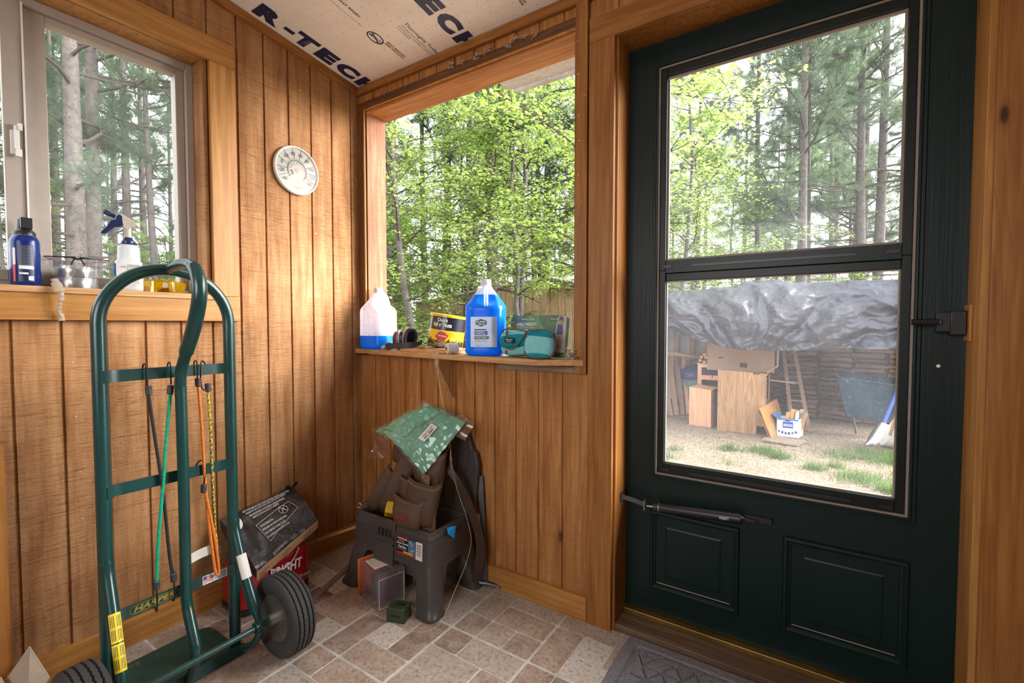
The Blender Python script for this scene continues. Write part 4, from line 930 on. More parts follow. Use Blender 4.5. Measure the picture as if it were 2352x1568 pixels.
mb = MB(); mb.ribbon(spline([(.300, -.242, .318), (.325, -.25, .325), (.345, -.245, .34), (.36, -.235, .37)], 5), .014, (0, -.8, .6), .003); mb.tube(spline([(.292, -.262, .300), (.300, -.268, .318), (.318, -.268, .322), (.325, -.262, .305), (.310, -.258, .296)], 4), .003, 6, True); part('strap_buckle', mb, M['steel'], tb, 'small metal buckle')

# hammer standing behind
hm = thing('steel_hammer', 'dark steel shafted hammer standing head down behind the stool leg', 'hammer', (.80, -.035, 0))
mb = MB(); mb.ribbon([(.800, -.030, .022), (.796, -.028, .12), (.784, -.024, .30), (.768, -.020, .455)], [.024, .022, .020, .026], (.84, .54, 0), .007); part('shaft', mb, M['steel_d'], hm, smooth=0, bev=.001)
mb = MB(); mb.tube(spline([(.735, -.055, .022), (.76, -.048, .020), (.800, -.032, .017), (.84, -.022, .015), (.872, -.018, .010)], 5), [.016] * 6 + [.013] * 6 + [.010] * 5 + [.006] * 4, 12, flat=(.8, 1)); part('head', mb, M['steel_d'], hm)
mb = MB(); mb.tube([(.7685, -.0255, .443), (.768, -.0235, .443)], .004, 10); part('hanging_hole', mb, M['black'], hm)

# green garment in a clear bag ------------------------------------------------------
gb = thing('bagged_garment', 'folded pale green garment in clear plastic bag on top of the tool belt', 'clothing', (.60, -.14, .58))
m, t, out = nt('pale_green_cloth'); v = coords(t); bsdf(t, out, ramp(t, noisen(t, v, 14, 3), [(.3, (.10, .31, .20, 1)), (.7, (.16, .42, .29, 1))]), .8, 0, .3, noisen(t, v, 700, 2), .2, .0004); M['greencloth'] = m
# outline corners in space: A left tip, B top, C right, D bottom tip
A_ = Vector((.345, -.215, .615)); B_ = Vector((.545, -.085, .742)); C_ = Vector((.765, -.085, .690)); D_ = Vector((.660, -.235, .475)); E_ = Vector((.555, -.245, .600))
def gsurf(u, v, lift=0.0, spread=1.0):
    # bilinear patch A(0,0) B(0,1) C(1,1) D(1,0)
    p = A_ * (1 - u) * (1 - v) + B_ * (1 - u) * v + C_ * u * v + D_ * u * (1 - v)
    bul = math.sin(PI * u) * math.sin(PI * v)
    p = p + Vector((-.10, -.55, .80)).normalized() * (.035 * max(bul, 0) ** .7 + lift)
    p = p + Vector((0, -.25, .7)) * (.014 * mnoise.noise(Vector((u * 4, v * 4, 1.3))) + .008 * mnoise.noise(Vector((u * 11, v * 9, 4.0))))
    # the near edge sags over the pouches
    p = p + Vector((0, -.01, .045)) * math.sin(PI * u) * max(0, 1 - v * 3)
    return p
mb = MB(); mb.slabgrid(lambda u, v: gsurf(.03 + .94 * u, .04 + .92 * v), 40, 34, .016); g1 = part('folded_cloth', mb, M['greencloth'], gb, smooth=60)
mb = MB(); mb.slabgrid(lambda u, v: gsurf(.06 + .40 * u + .10 * v, .55 + .40 * v - .08 * u, .013 + .004 * math.sin(u * 3)), 14, 12, .004); mb.slabgrid(lambda u, v: gsurf(.08 + .42 * u, .12 + .38 * v + .10 * u, .013), 14, 12, .004); part('collar_fold', mb, M['greencloth'], g1, smooth=60)
def film(u, v):
    p = gsurf(u * 1.02 - .01, v * 1.02 - .01, .017 + .004 * mnoise.noise(Vector((u * 16, v * 13, 7))) + .006 * abs(mnoise.noise(Vector((u * 7 + v * 9, v * 5 - u * 4, 2)))))
    return p
mb = MB(); mb.grid(film, 70, 60); part('plastic_bag', mb, M['cling'], gb, 'clear crinkled plastic bag', smooth=80)
mb = MB()
mbs = [MB(), MB(), MB()]
P1 = [Vector((.420, -.19, .625)), Vector((.345, -.215, .600)), Vector((.318, -.225, .505)), Vector((.395, -.175, .500))]
mbs[0].slabgrid(lambda u, v: (P1[0] * (1 - u) + P1[1] * u) * (1 - v) + (P1[3] * (1 - u) + P1[2] * u) * v + Vector((0, -.012 * math.sin(3 * u + 4 * v), .004 * math.sin(9 * v))), 12, 12, .0006)
mbs[1].slabgrid(lambda u, v: Vector((.745, -.09, .705)) + Vector((.05, .0, -.012)) * u + Vector((-.02, -.03, -.07)) * v + Vector((0, .006 * math.sin(6 * v), 0)), 6, 8, .0006)
mbs[2].slabgrid(lambda u, v: Vector((.640, -.225, .500)) + Vector((.045, -.005, -.005)) * u + Vector((.006, -.012, -.055)) * v, 5, 6, .0006)
M['cling2'] = glassy('pinkish_clear_film', .22, (.75, .55, .45, 1), (1, .95, .92, 1), 0, .12); part('loose_bag_end', mbs[0], M['cling2'], gb, smooth=60); part('loose_bag_end', mbs[1], M['cling2'], gb, smooth=60); part('loose_bag_end', mbs[2], M['cling2'], gb, smooth=60)
ql = [gsurf(.70, .34, .026), gsurf(.80, .36, .026), gsurf(.76, .66, .026), gsurf(.66, .64, .026)]
mb = MB(); nq = (ql[1] - ql[0]).cross(ql[3] - ql[0]).normalized(); mb.hexa([q - nq * .0006 for q in ql] + [q for q in ql]); pl_ = part('paper_label', mb, M['paper'], gb, smooth=0)
uu = (ql[3] - ql[0]).normalized(); vv_ = nq.cross(uu)
text('label_lettering', 'SIZE L  GREEN', ql[1] + uu * .008 + vv_ * .006 + nq * .001, uu, vv_, .05, .008, M['ink'], pl_, .02); text('label_lettering', 'SCRUB TOP  0426', ql[1] + uu * .008 + vv_ * .018 + nq * .001, uu, vv_, .055, .006, M['ink'], pl_, .0)

# clear organiser box, small green box ------------------------------------------------
ob = thing('clear_organiser_box', 'clear plastic organiser box with orange side standing on floor before the stool', 'organiser box', (.505, -.345, 0))
ca = Vector((.571, -.396, 0)); cb_ = Vector((.405, -.352, 0)); dx_ = (cb_ - ca); dy_ = Vector((.030, .115, 0)); H_ = .142
m = soft('smoky_clear_plastic', (.42, .34, .36, 1), .3, .62, .12); M['clearbox'] = m
def bx4(o, a, b, h, z0=0): return [o + V(0, 0, z0), o + a + V(0, 0, z0), o + a + b + V(0, 0, z0), o + b + V(0, 0, z0), o + V(0, 0, z0 + h), o + a + V(0, 0, z0 + h), o + a + b + V(0, 0, z0 + h), o + b + V(0, 0, z0 + h)]
def hx(mb, p): mb.add(p, [(0, 1, 2, 3), (7, 6, 5, 4), (0, 4, 5, 1), (1, 5, 6, 2), (2, 6, 7, 3), (3, 7, 4, 0)])
mb = MB(); hx(mb, bx4(ca, dx_ * .93, dy_, H_)); o_ = part('clear_shell', mb, M['clearbox'], ob, smooth=0, bev=.006)
M['orange'] = plain('orange_plastic', (.80, .16, .01, 1), .4)
mb = MB(); hx(mb, bx4(ca + dx_ * .925 - dy_ * .02, dx_ * .075, dy_ * 1.04, H_ + .002, .0)); part('orange_lid', mb, M['orange'], ob, smooth=0, bev=.004)
mb = MB(); q = ca + V(0, 0, H_ + .0008) + dx_ * .28 + dy_ * .12; ax = dx_ * .50; ay = dy_ * .72; mb.hexa([q, q + ax, q + ax + ay, q + ay] + [p + V(0, 0, .0005) for p in (q, q + ax, q + ax + ay, q + ay)]); lb_ = part('paper_insert', mb, M['paper'], o_, smooth=0)
for r_ in range(8): text('insert_lettering', ('ORGANIZADOR DE HERRAJES', 'Hardware assortment box', 'removable dividers inside', 'Garantie - Garantia', 'Made with clear resin', 'Lot 4 / 36', 'Keep dry and closed', 'www')[r_], q + ax + ay * .98 + V(0, 0, .0007) - dx_.normalized() * .004 - ay * (.11 * r_ + .09), -dx_, dy_, .06 if r_ % 3 else .072, .0035, M['ink'], lb_, 0)
mb = MB(); e0 = ca + dy_ * .06 + V(.0012, -.0004, .010); mb.tube([e0, e0 + dy_ * .88, e0 + dy_ * .88 + V(0, 0, .112), e0 + V(0, 0, .112)], .0012, 5, True); part('moulded_border', mb, M['white'], o_)
rnd = random.Random(9); mb = MB()
for k in range(60):
    u, w_ = rnd.random(), rnd.random(); p = ca + dx_ * (.06 + .8 * u) + dy_ * (.12 + .75 * w_) + V(0, 0, .008 + rnd.random() * .035); d_ = Vector((rnd.uniform(-1, 1), rnd.uniform(-1, 1), rnd.uniform(-.4, .4))).normalized() * .012
    mb.tube([p, p + d_], .0018, 5)
for k in range(3): p = ca + dx_ * (.18 + .25 * k) + dy_ * .1 + V(0, 0, .006); hx(mb, bx4(p, dx_ * .008, dy_ * .8, .11))
p_ = part('screws_inside', mb, M['steel_d'], ob, smooth=0); p_['kind'] = 'stuff'
M['redish'] = plain('dull_red_parts_bin', (.42, .07, .03, 1), .5)
mb = MB(); hx(mb, bx4(ca + dx_ * .52 + dy_ * .1 + V(0, 0, .055), dx_ * .36, dy_ * .8, .07)); part('red_inner_bin', mb, M['redish'], ob, smooth=0, bev=.002)

gx = thing('small_green_box', 'small dark green metal box with black rocker on floor against the stool leg', 'box', (.665, -.375, 0))
Mz = Matrix.Rotation(R(20), 3, 'Z'); M['army'] = plain('army_green_metal', (.040, .055, .030, 1), .4, .2, .5, .15, 30, .3, 100, .0004, (.35, .33, .28, 1), .72)
mb = MB(); mb.obox((.660, -.372, .026), (.072, .058, .052), Mz); g_ = part('case', mb, M['army'], gx, smooth=0, bev=.003)
mb = MB(); mb.obox((.668, -.368, .0525), (.034, .018, .004), Mz @ Matrix.Rotation(R(6), 3, 'Y')); part('rocker_switch', mb, M['black'], gx, smooth=0, bev=.001)
for sx, sy in ((-1, -1), (1, -1), (1, 1), (-1, 1)):
    mb = MB(); q = Vector((.660, -.372, .052)) + Mz @ Vector((sx * .030, sy * .023, 0)); mb.lathe([(0, .0008), (.0018, .0008), (.002, 0)], q, 8); part('rivet', mb, M['staple'], gx)
text('stamped_lettering', 'TOP.EX.RF', Vector((.660, -.372, .020)) + Mz @ Vector((-.018, -.0295, 0)), Mz @ Vector((1, 0, 0)), (0, 0, 1), .036, .010, M['ink'], g_, .01)

# charcoal: red package on floor and folded black paper bag on top -------------------
m, t, out = nt('glossy_red_package'); v = coords(t); bsdf(t, out, ramp(t, noisen(t, v, 10, 3), [(.3, (.30, .008, .010, 1)), (.7, (.42, .014, .014, 1))]), .22, 0, .5, noisen(t, v, 18, 3), .4, .004); M['redpkg'] = m
rc = thing('red_package', 'glossy red plastic package on the floor half hidden behind the hand truck wheel', 'package', (.15, -.56, 0))
def blob(mb, x0, x1, y0, y1, z0, z1, r, seed, amp=.006, nz=10):
    rings = []
    for k in range(nz + 1):
        t_ = k / nz; z = z0 + (z1 - z0) * t_; ins = r * (1 - math.sqrt(max(0, 1 - max(0, (t_ - .8) / .2) ** 2))) + (.3 * r * max(0, (.1 - t_) / .1))
        rg = rrect(x0 + ins, x1 - ins, y0 + ins, y1 - ins, r, z, 6); rings.append([Vector(p) + Vector((mnoise.noise(Vector(p) * 9 + Vector((seed, 0, 0))), mnoise.noise(Vector(p) * 9 + Vector((0, seed, 0))), 0)) * amp for p in rg])
    loft(mb, rings)
mb = MB(); blob(mb, .030, .190, -.700, -.420, .018, .190, .028, 2.0, .004); rb_ = part('red_body', mb, M['redpkg'], rc, smooth=60)
mb = MB(); blob(mb, .028, .192, -.702, -.418, .0, .036, .030, 2.0, .002, 4); part('black_base', mb, M['black'], rc, smooth=60)
text('brand_lettering', 'BRIGHT', (.1945, -.592, .104), (.02, 1, 0), (0, 0, 1), .130, .040, M['white_ink'], rb_, .03, lift=.002, shear=.1)
text('brand_lettering', 'LIGHTS EASY', (.1945, -.500, .058), (.02, 1, 0), (0, 0, 1), .075, .012, M['white_ink'], rb_, .01, lift=.002)
mb = MB(); mb.tube(spline([(.196, -.60, .150), (.197, -.545, .128), (.197, -.505, .142), (.197, -.480, .178), (.195, -.478, .187)], 6), .0045, 6, flat=(.5, 1)); part('white_swoosh', mb, M['white_ink'], rb_)
mb = MB(); blob(mb, .06, .15, -.69, -.60, .185, .225, .02, 5, .004, 5); part('black_cap', mb, M['black'], rc, smooth=60)
cbg = thing('paper_charcoal_bag', 'folded black and tan paper bag with white printing lying on the red package', 'bag', (.14, -.55, .20))
m, t, out = nt('black_glossy_paper'); v = coords(t); cr = noisen(t, v, 13, 5, .65, .6); bsdf(t, out, ramp(t, noisen(t, v, 30, 5), [(.3, (.008, .008, .010, 1)), (.75, (.026, .026, .03, 1))]), .33, 0, .55, cr, .8, .009); M['blackpaper'] = m
m, t, out = nt('kraft_paper'); v = coords(t); bsdf(t, out, ramp(t, noisen(t, v, 20, 5), [(.3, (.36, .21, .11, 1)), (.75, (.50, .32, .18, 1))]), .8, 0, .3, noisen(t, v, 22, 5, .6, .5), .6, .004); M['kraft'] = m
# the black face is a plane tilted towards the room: back top edge near the wall, front lower edge over the package
qa, qb, qc, qd = Vector((.050, -.700, .345)), Vector((.030, -.395, .372)), Vector((.205, -.395, .272)), Vector((.245, -.668, .190))
def face(u, v, k=0.0):
    p = qa * (1 - u) * (1 - v) + qb * u * (1 - v) + qc * u * v + qd * (1 - u) * v
    nn = Vector((.5, -.1, .86)); return p + nn * (k + .012 * math.sin(PI * v) + .006 * mnoise.noise(Vector((u * 5, v * 4, 2))) + .004 * mnoise.noise(Vector((u * 12, v * 10, 5))))
def bagsec(u):
    # cross-section loop round the folded bag at parameter u along it
    L = []
    for k in range(13): L.append(face(u, k / 12))
    lo_ = qd * (1 - u) + qc * u; hi = qa * (1 - u) + qb * u
    L += [lo_ + Vector((-.010, 0, -.028)), lo_ + Vector((-.030, 0, -.022)), (lo_ + hi) / 2 + Vector((-.02, 0, -.050)), hi + Vector((.012, 0, -.040)), hi + Vector((-.004, 0, -.012))]
    return L
mb = MB(); loft(mb, [bagsec(k / 24) for k in range(25)]); bk = part('black_paper', mb, M['blackpaper'], cbg, smooth=70)
mb = MB(); fb = [lambda u: qd * (1 - u) + qc * u]
mb.slabgrid(lambda u, v: (qd * (1 - u) + qc * u) + Vector((.004, -.002, -.003)) + Vector((-.004, .0, -.033)) * v + Vector((.003 * mnoise.noise(Vector((u * 8, v * 3, 0))), 0, 0)), 24, 3, .004); kr = part('tan_paper_band', mb, M['kraft'], cbg, smooth=60)
mb = MB(); mb.slabgrid(lambda u, v: qb + (qa - qb) * (u * .25 - .02) + Vector((.0, .018 * v, .014 * v + .01 * math.sin(u * 12) * v)), 10, 4, .0012); part('torn_folded_top', mb, M['blackpaper'], cbg, smooth=60)
ud = (qb - qa).normalized()
def btext(s, u, v, w, h, mat='white_ink', b=.0, par=None):
    p = face(u, v, .0035); du = (face(min(u + .2, 1), v) - face(u, v)).normalized(); dv = (face(u + .1, v) - face(u + .1, min(v + .25, 1))).normalized()
    dv = (dv - du * dv.dot(du)).normalized(); text('bag_lettering', s, p, du, dv, w, h, M[mat], bk, b, lift=.003)
for q, (s, u, v, w) in enumerate((('NOT TO BE USED AS A FUEL SOURCE INDOORS. ALWAYS COOK OUTSIDE', .24, .10, .20), ('STORE IN COOL DRY PLACE, ROLL TOP OF BAG TIGHTLY', .26, .16, .17), ('PARA USO EXTERIOR. NO RECOMIENDA USARSE EN INTERIORES', .28, .22, .15), ('VENTILATION IS ALWAYS NEEDED', .30, .28, .11))): btext(s, u, v, w, .0085, b=.01)
for q, s in enumerate(('CAUTION / PRECAUTION', 'NEVER BURN THIS CHARCOAL INSIDE HOMES', 'TOXIC FUMES MAY ACCUMULATE AND', 'NO QUEMAR DENTRO DE LA CASA')): btext(s, .30, .50 + .075 * q, (.055, .105, .09, .10)[q], .0085, b=.01)
mb = MB(); fr_ = [face(u, v, .0045) for u, v in ((.27, .42), (.45, .38), (.62, .34), (.80, .30), (.83, .42), (.85, .55), (.68, .62), (.50, .69), (.31, .78), (.29, .6))]; mb.tube(fr_, .0010, 4, True)
c_ = face(.68, .40, .0045); ring = [face(.68 + .062 * math.cos(a), .40 + .095 * math.sin(a), .0045) for a in [2 * PI * k / 20 for k in range(20)]]; mb.tube(ring, .0010, 4, True)
mb.tube([face(.64, .33, .0045), face(.72, .47, .0045)], .001, 4); mb.tube([face(.72, .33, .0045), face(.64, .47, .0045)], .001, 4); mb.tube([face(.65, .44, .0045), face(.68, .36, .0045), face(.71, .44, .0045)], .001, 4); part('printed_warning_frame', mb, M['white_ink'], bk)
mb = MB(); cc_ = [face(.10 + .075 * math.cos(a), .20 + .13 * math.sin(a), .004) for a in [2 * PI * k / 24 for k in range(24)]]; mb.add(cc_, [tuple(range(24))]); part('white_round_spot', mb, M['white_ink'], bk, smooth=0)
for u in (.05, .40, .74):
    q = (qd * (1 - u) + qc * u) + Vector((.007, -.005, -.022)); du = (qc - qd).normalized()
    text('band_lettering', 'DO NOT USE FUEL', q, du, (0, 0, 1), .040, .006, M['ink'], kr, .01); text('band_lettering', 'KEEP DRY', q + Vector((0, 0, -.010)), du, (0, 0, 1), .024, .006, M['ink'], kr, .01)
# strips on the floor
M['hose'] = soft('pink_tinted_clear_tubing', (.50, .36, .32, 1), .35, .35, .2)
mb = MB(); mb.ribbon([(.345, -.560, .006), (.303, -.490, .006), (.245, -.350, .006), (.205, -.245, .006), (.150, -.10, .006)], .024, (.91, .41, 0), .006)
tag(part('flat_clear_tubing', mb, M['hose'], None, smooth=30), 'flat pinkish clear tubing lying on the floor behind the tyre', 'tubing')
mb = MB(); mb.slabgrid(lambda u, v: Vector((.022, -.285, .089)) * (1 - u) + Vector((.268, -.085, .235)) * u + Vector((.018 - .004 * u, .004, -.012 * u)) * v + Vector((0, 0, -.030 * math.sin(PI * u) * u)), 14, 3, .0015)
tag(part('cardboard_strip', mb, M['raw_y'], None, smooth=60), 'thin curled tan strip leaning up the left wall beside the stool', 'strip')

# cardboard box at the left edge
cx_ = thing('cardboard_box', 'brown cardboard box with open white flap at the lower left edge', 'cardboard box', (.10, -1.40, 0))
M['cardw'] = plain('pale_carton', (.47, .40, .32, 1), .8, 0, .2, .08)
mb = MB(); mb.box(.052, .285, -1.60, -1.265, .0, .095); part('carton', mb, M['card'], cx_, smooth=0, bev=.002)
mb = MB(); mb.hexa([(.060, -1.266, .090), (.270, -1.262, .090), (.270, -1.259, .090), (.060, -1.263, .090), (.055, -1.215, .160), (.200, -1.205, .125), (.200, -1.202, .125), (.055, -1.212, .160)]); part('flap', mb, M['cardw'], cx_, smooth=0)
mb = MB(); mb.hexa([(.060, -1.60, .095), (.28, -1.60, .096), (.28, -1.27, .096), (.060, -1.27, .095), (.060, -1.60, .099), (.28, -1.60, .099), (.28, -1.27, .099), (.060, -1.27, .110)]); part('top_flap', mb, M['cardw'], cx_, smooth=0)

# door mat
m, t, out = nt('grey_ribbed_carpet'); v = coords(t); bsdf(t, out, ramp(t, noisen(t, v, 520, 3, .8), [(.32, (.05, .052, .06, 1)), (.5, (.20, .20, .22, 1)), (.7, (.50, .50, .54, 1))]), .9, 0, .2, noisen(t, v, 420, 3), .9, .003); M['matgrey'] = m
dm_ = thing('door_mat', 'grey carpet door mat with raised diamond pattern before the green door', 'door mat', (1.86, -.27, 0))
mx0, mx1, my0, my1 = 1.405, 2.32, -.60, .0
MZ = lambda x, y: (1.395 + (x - mx0) + .0 * y, y - .002 + .0 * x)
mb = MB(); rg = lambda z, i: rrect(mx0 + i, mx1 - i, my0 + i, my1 - .004 - i, .02, z, 5)
loft(mb, [rg(.0015, 0), rg(.006, .001), rg(.011, .006), rg(.011, .036), rg(.0045, .041), rg(.0045, .047), rg(.0068, .050)]); bs_ = part('mat_base', mb, M['matgrey'], dm_, smooth=0)
mb = MB(); ix0, ix1, iy0, iy1 = mx0 + .055, mx1 - .055, my0 + .055, my1 - .059; s_ = .060
import itertools
rows = int((iy1 - iy0) / (s_ * .866)) + 1
def pad(mb, P):
    P = [Vector((min(max(x, ix0), ix1), min(max(y, iy0), iy1), 0)) for x, y in P]
    c = sum(P, Vector()) / len(P); 
    if max((p - c).length for p in P) < .008: return
    A2 = abs(sum(P[i].x * P[(i + 1) % len(P)].y - P[(i + 1) % len(P)].x * P[i].y for i in range(len(P))))
    if A2 < 2e-4: return
    a = [c + (p - c) * .88 + V(0, 0, .0070) for p in P]; b = [c + (p - c) * .74 + V(0, 0, .0140) for p in P]; loft(mb, [a, b], cap=(False, True))
for j in range(rows):
    y = iy0 + j * s_ * .866
    for i in range(int((ix1 - ix0) / s_) + 2):
        x = ix0 + (i - .5) * s_ + (s_ / 2 if j % 2 else 0)
        if (i + j) % 3 == 0: pad(mb, [(x, y), (x + s_, y), (x + 1.5 * s_, y + s_ * .866), (x + s_ / 2, y + s_ * .866)])
        elif (i + j) % 3 == 1: pad(mb, [(x, y), (x + s_, y), (x + s_ / 2, y + s_ * .866)]) ; pad(mb, [(x + s_, y), (x + s_ * 1.5, y + s_ * .866), (x + s_ * .5, y + s_ * .866)])
        else: pad(mb, [(x, y), (x + s_, y), (x + s_ / 2, y + s_ * .866)]); pad(mb, [(x + s_, y), (x + s_ * 1.5, y + s_ * .866), (x + s_ * .5, y + s_ * .866)])
part('diamond_tread', mb, M['matgrey'], dm_, smooth=0)
# ================================================================== SHELF UNDER THE OPEN WINDOW HOLE
ZS = lambda x: .965 - .007 * x
sh = thing('wall_shelf', 'narrow wooden ledge shelf with angled bracket under the open window hole', 'shelf', (.60, -.05, .94))
mb = MB(); pl = [(0.001, -.036), (.60, -.098), (1.085, -.108), (1.235, -.0225), (1.195, .0), (.064, .0), (.001, .0)]
vs = [(x, y, ZS(x)) for x, y in pl] + [(x, y, ZS(x) - .022) for x, y in pl]; n_ = len(pl)
mb.add(vs, [tuple(range(n_)), tuple(range(n_, 2 * n_))[::-1]] + [(i, n_ + i, n_ + (i + 1) % n_, (i + 1) % n_) for i in range(n_)])
mb.hexa([(.064, 0, ZS(0) - .020), (1.184, 0, ZS(1.2) - .020), (1.184, .15, ZS(1.2) - .020), (.064, .15, ZS(0) - .020), (.064, 0, ZS(0)), (1.184, 0, ZS(1.2)), (1.184, .15, ZS(1.2)), (.064, .15, ZS(0))])
part('shelf_board', mb, M['raw_x'], sh, smooth=0, bev=.0015)
mb = MB(); zt_ = ZS(.6) - .0225; P_ = [(-.001, zt_), (-.098, zt_), (-.100, zt_ - .027), (-.012, .772), (-.001, .772)]
mb.prism(P_, .594, .615, lambda u, v, d: (d, u, v)); part('bracket', mb, M['raw_z'], sh, smooth=0, bev=.001)

# jugs
def carve(ring, z, hang):
    if not .192 < z < .268: return ring
    hx_, hy_ = math.cos(hang), math.sin(hang); k = .50 * math.sin(PI * (z - .192) / .076) ** .6
    out = []
    for p in ring:
        L = p.x * hx_ + p.y * hy_
        s_ = math.sqrt(max(0, L)) if L > 0 else 0
        out.append(p - Vector((hx_, hy_, 0)) * (max(0, L) * k) * (1 if abs(-p.x * hy_ + p.y * hx_) < .03 else .5))
    return out
def jug_ring0(w, d, z, rr=.35, tw=0, sx=0, n=40, sy=0):
    out = []
    for k in range(n):
        a = 2 * PI * k / n; c, s_ = math.cos(a), math.sin(a); e = rr
        x = w / 2 * math.copysign(abs(c) ** e, c); y = d / 2 * math.copysign(abs(s_) ** e, s_); out.append(Vector((x + sx, y + sy, z)))
    return out
def jug(name, label, loc, rotz, level, w=.158, H=.300, shell=None, fluid=None, capm=None, hang=0):
    jug_ring = lambda w_, d_, z_, rr_, n=40: carve(jug_ring0(w_, d_, z_, rr_, n=n), z_ * .3 / H, hang)
    th = thing(name, label, 'jug', loc, rotz)
    prof = [(0, .85, .8), (.004, .93, .7), (.014, 1.0, .62), (.020, 1.0, .62), (.10, .985, .62), (.168, .985, .62), (.176, 1.0, .66), (.186, 1.0, .7), (.194, .985, .74), (.204, .91, .8), (.216, .80, .88), (.230, .67, 1), (.245, .52, 1), (.258, .39, 1), (.268, .295, 1), (.274, .265, 1), (.285, .26, 1)]
    zl = level * .3 / H
    ups = [(z, k, rr) for z, k, rr in prof if z > zl]; dns = [(z, k, rr) for z, k, rr in prof if z < zl]; pv = dns[-1]; nx = ups[0]; f = (zl - pv[0]) / (nx[0] - pv[0])
    midr = (zl, pv[1] + (nx[1] - pv[1]) * f, pv[2] + (nx[2] - pv[2]) * f)
    mk = lambda L_: [jug_ring(w * k, w * k, z * H / .30, rr) for z, k, rr in L_]
    mb = MB(); loft(mb, mk(dns + [midr]), cap=(True, False), mi=1); loft(mb, mk([midr] + ups), cap=(False, False), mi=0); sh_ = part('jug_shell', mb, [shell, M['wetshell']], th, smooth=60, W=False)
    # handle: tube arching from the neck to the shoulder at the +x corner
    mb = MB(); hpth = [Matrix.Rotation(hang, 3, 'Z') @ p for p in spline([(w * .10, 0, .264 * H / .3), (w * .22, 0, .262 * H / .3), (w * .31, 0, .250 * H / .3), (w * .375, 0, .222 * H / .3), (w * .44, 0, .188 * H / .3)], 6)]
    mb.tube(hpth, [.0100] * len(hpth), 12, flat=(1.1, .85)); part('jug_handle', mb, shell, th, smooth=60, W=False)
    fr = []
    for z, k, rr in prof:
        if z * H / .3 < level: fr.append((z, k, rr))
    zl = level * .3 / H
    nx = [p for p in prof if p[0] >= zl][0]; pv = fr[-1]; f = (zl - pv[0]) / (nx[0] - pv[0]); fr.append((zl, pv[1] + (nx[1] - pv[1]) * f, pv[2] + (nx[2] - pv[2]) * f))
    mb = MB(); loft(mb, [jug_ring(w * k - .003, w * k - .003, z * H / .3 + (.0015 if i == 0 else 0), rr) for i, (z, k, rr) in enumerate(fr)]); part('washer_fluid', mb, fluid, th, 'bright blue fluid', smooth=60, W=False)
    mb = MB(); cr = .0215
    rings = []
    for z, r_ in ((.272, cr), (.274, cr + .0006), (.293, cr), (.2955, cr - .0015), (.2955, .0001)): rings.append([Vector(((r_ + (.0006 if (k % 2 and z < .29) else 0)) * math.cos(2 * PI * k / 60), (r_ + (.0006 if (k % 2 and z < .29) else 0)) * math.sin(2 * PI * k / 60), z * H / .3)) for k in range(60)])
    loft(mb, rings, cap=(True, False)); part('screw_cap', mb, capm, th, smooth=30, W=False)
    return th
M['hdpe'] = soft('cloudy_white_jug_plastic', (.86, .86, .90, 1), .45, .16, .3); M['hdpe_c'] = soft('clear_jug_plastic', (.86, .90, .97, 1), .45, .62, .2)
M['wetshell'] = soft('fluid_tinted_jug_plastic', (.005, .30, .82, 1), .4, .2, .22, (.0, .50, 1.0, 1)); M['fluid'] = soft('blue_washer_fluid', (.003, .27, .80, 1), .6, 0, .25, (.0, .46, 1.0, 1)); M['capw'] = plain('grey_white_cap', (.62, .62, .66, 1), .45)
j1 = jug('washer_fluid_jug', 'cloudy white jug one quarter full of blue fluid at the left end of the shelf', (.112, .018, ZS(.112)), R(8), .066, .156, .305, M['hdpe'], M['fluid'], M['capw'])
mb = MB(); rnd = random.Random(21)
for k in range(26):
    z = rnd.choice([rnd.uniform(.02, .08), rnd.uniform(.10, .20)]); x = rnd.uniform(-.05, .06); q = []
    for s_ in range(3): q.append((x + rnd.uniform(-.006, .006), -.0785, z + rnd.uniform(-.005, .005)))
    mb.tube(q, .0004, 4)
o = part('dirt_scuffs', mb, M['ink'], j1, smooth=0, W=False); o['kind'] = 'stuff'
j2 = jug('washer_fluid_jug', 'clear jug nearly full of bright blue fluid with silver label standing mid shelf', (.803, -.022, ZS(.80)), R(26), .245, .160, .310, M['hdpe_c'], M['fluid'], M['capw'], R(-79))
# label on the blue jug: faces the room (-y turned towards the camera)
M['silverlab'] = plain('silver_blue_label', (.40, .47, .62, 1), .35, .2, .5, .08); M['navy'] = plain('navy_blue', (.008, .018, .07, 1), .4); M['royal'] = plain('royal_blue', (.01, .07, .40, 1), .4)
LZ = -.0808
mb = MB(); mb.slabgrid(lambda u, v: (-.046 + .104 * u, LZ + (.0045 * max(0, (u - .8) / .2) ** 2), .036 + .118 * v), 16, 2, .0006); lb2 = part('front_label', mb, M['silverlab'], j2, smooth=60, W=False)
def jl(poly, mat, nm, k=.0007): mb = MB(); mb.add([(x, LZ - k, z) for x, z in poly], [tuple(range(len(poly)))]); return part(nm, mb, mat, lb2, smooth=0, W=False)
jl([(-.026, .124), (-.004, .116), (.018, .124), (.018, .138), (-.004, .146), (-.026, .138)], M['navy'], 'logo_shield')
jl([(-.031, .102), (.016, .102), (.018, .106), (-.031, .106)], M['ink'], 'grey_bar'); jl([(-.031, .082), (.020, .082), (.023, .0985), (-.031, .0985)], M['royal'], 'blue_bar'); jl([(-.031, .067), (.025, .067), (.027, .078), (-.031, .078)], M['navy'], 'navy_bar')
def jt(s, x, z, w, h, mat='white_ink', b=.03, al='L'): text('label_lettering', s, (x, LZ - .0012, z), (1, 0, 0), (0, 0, 1), w, h, M[mat], lb2, b, al, W=False)
jt('SUPER', -.0225, .1315, .037, .0065); jt('TECH', -.020, .122, .032, .0065); jt('WINDSHIELD', -.028, .0912, .036, .0052); jt('WASHER FLUID', -.028, .0842, .042, .0052); jt('WINTER FORMULA', -.028, .0698, .050, .0052)
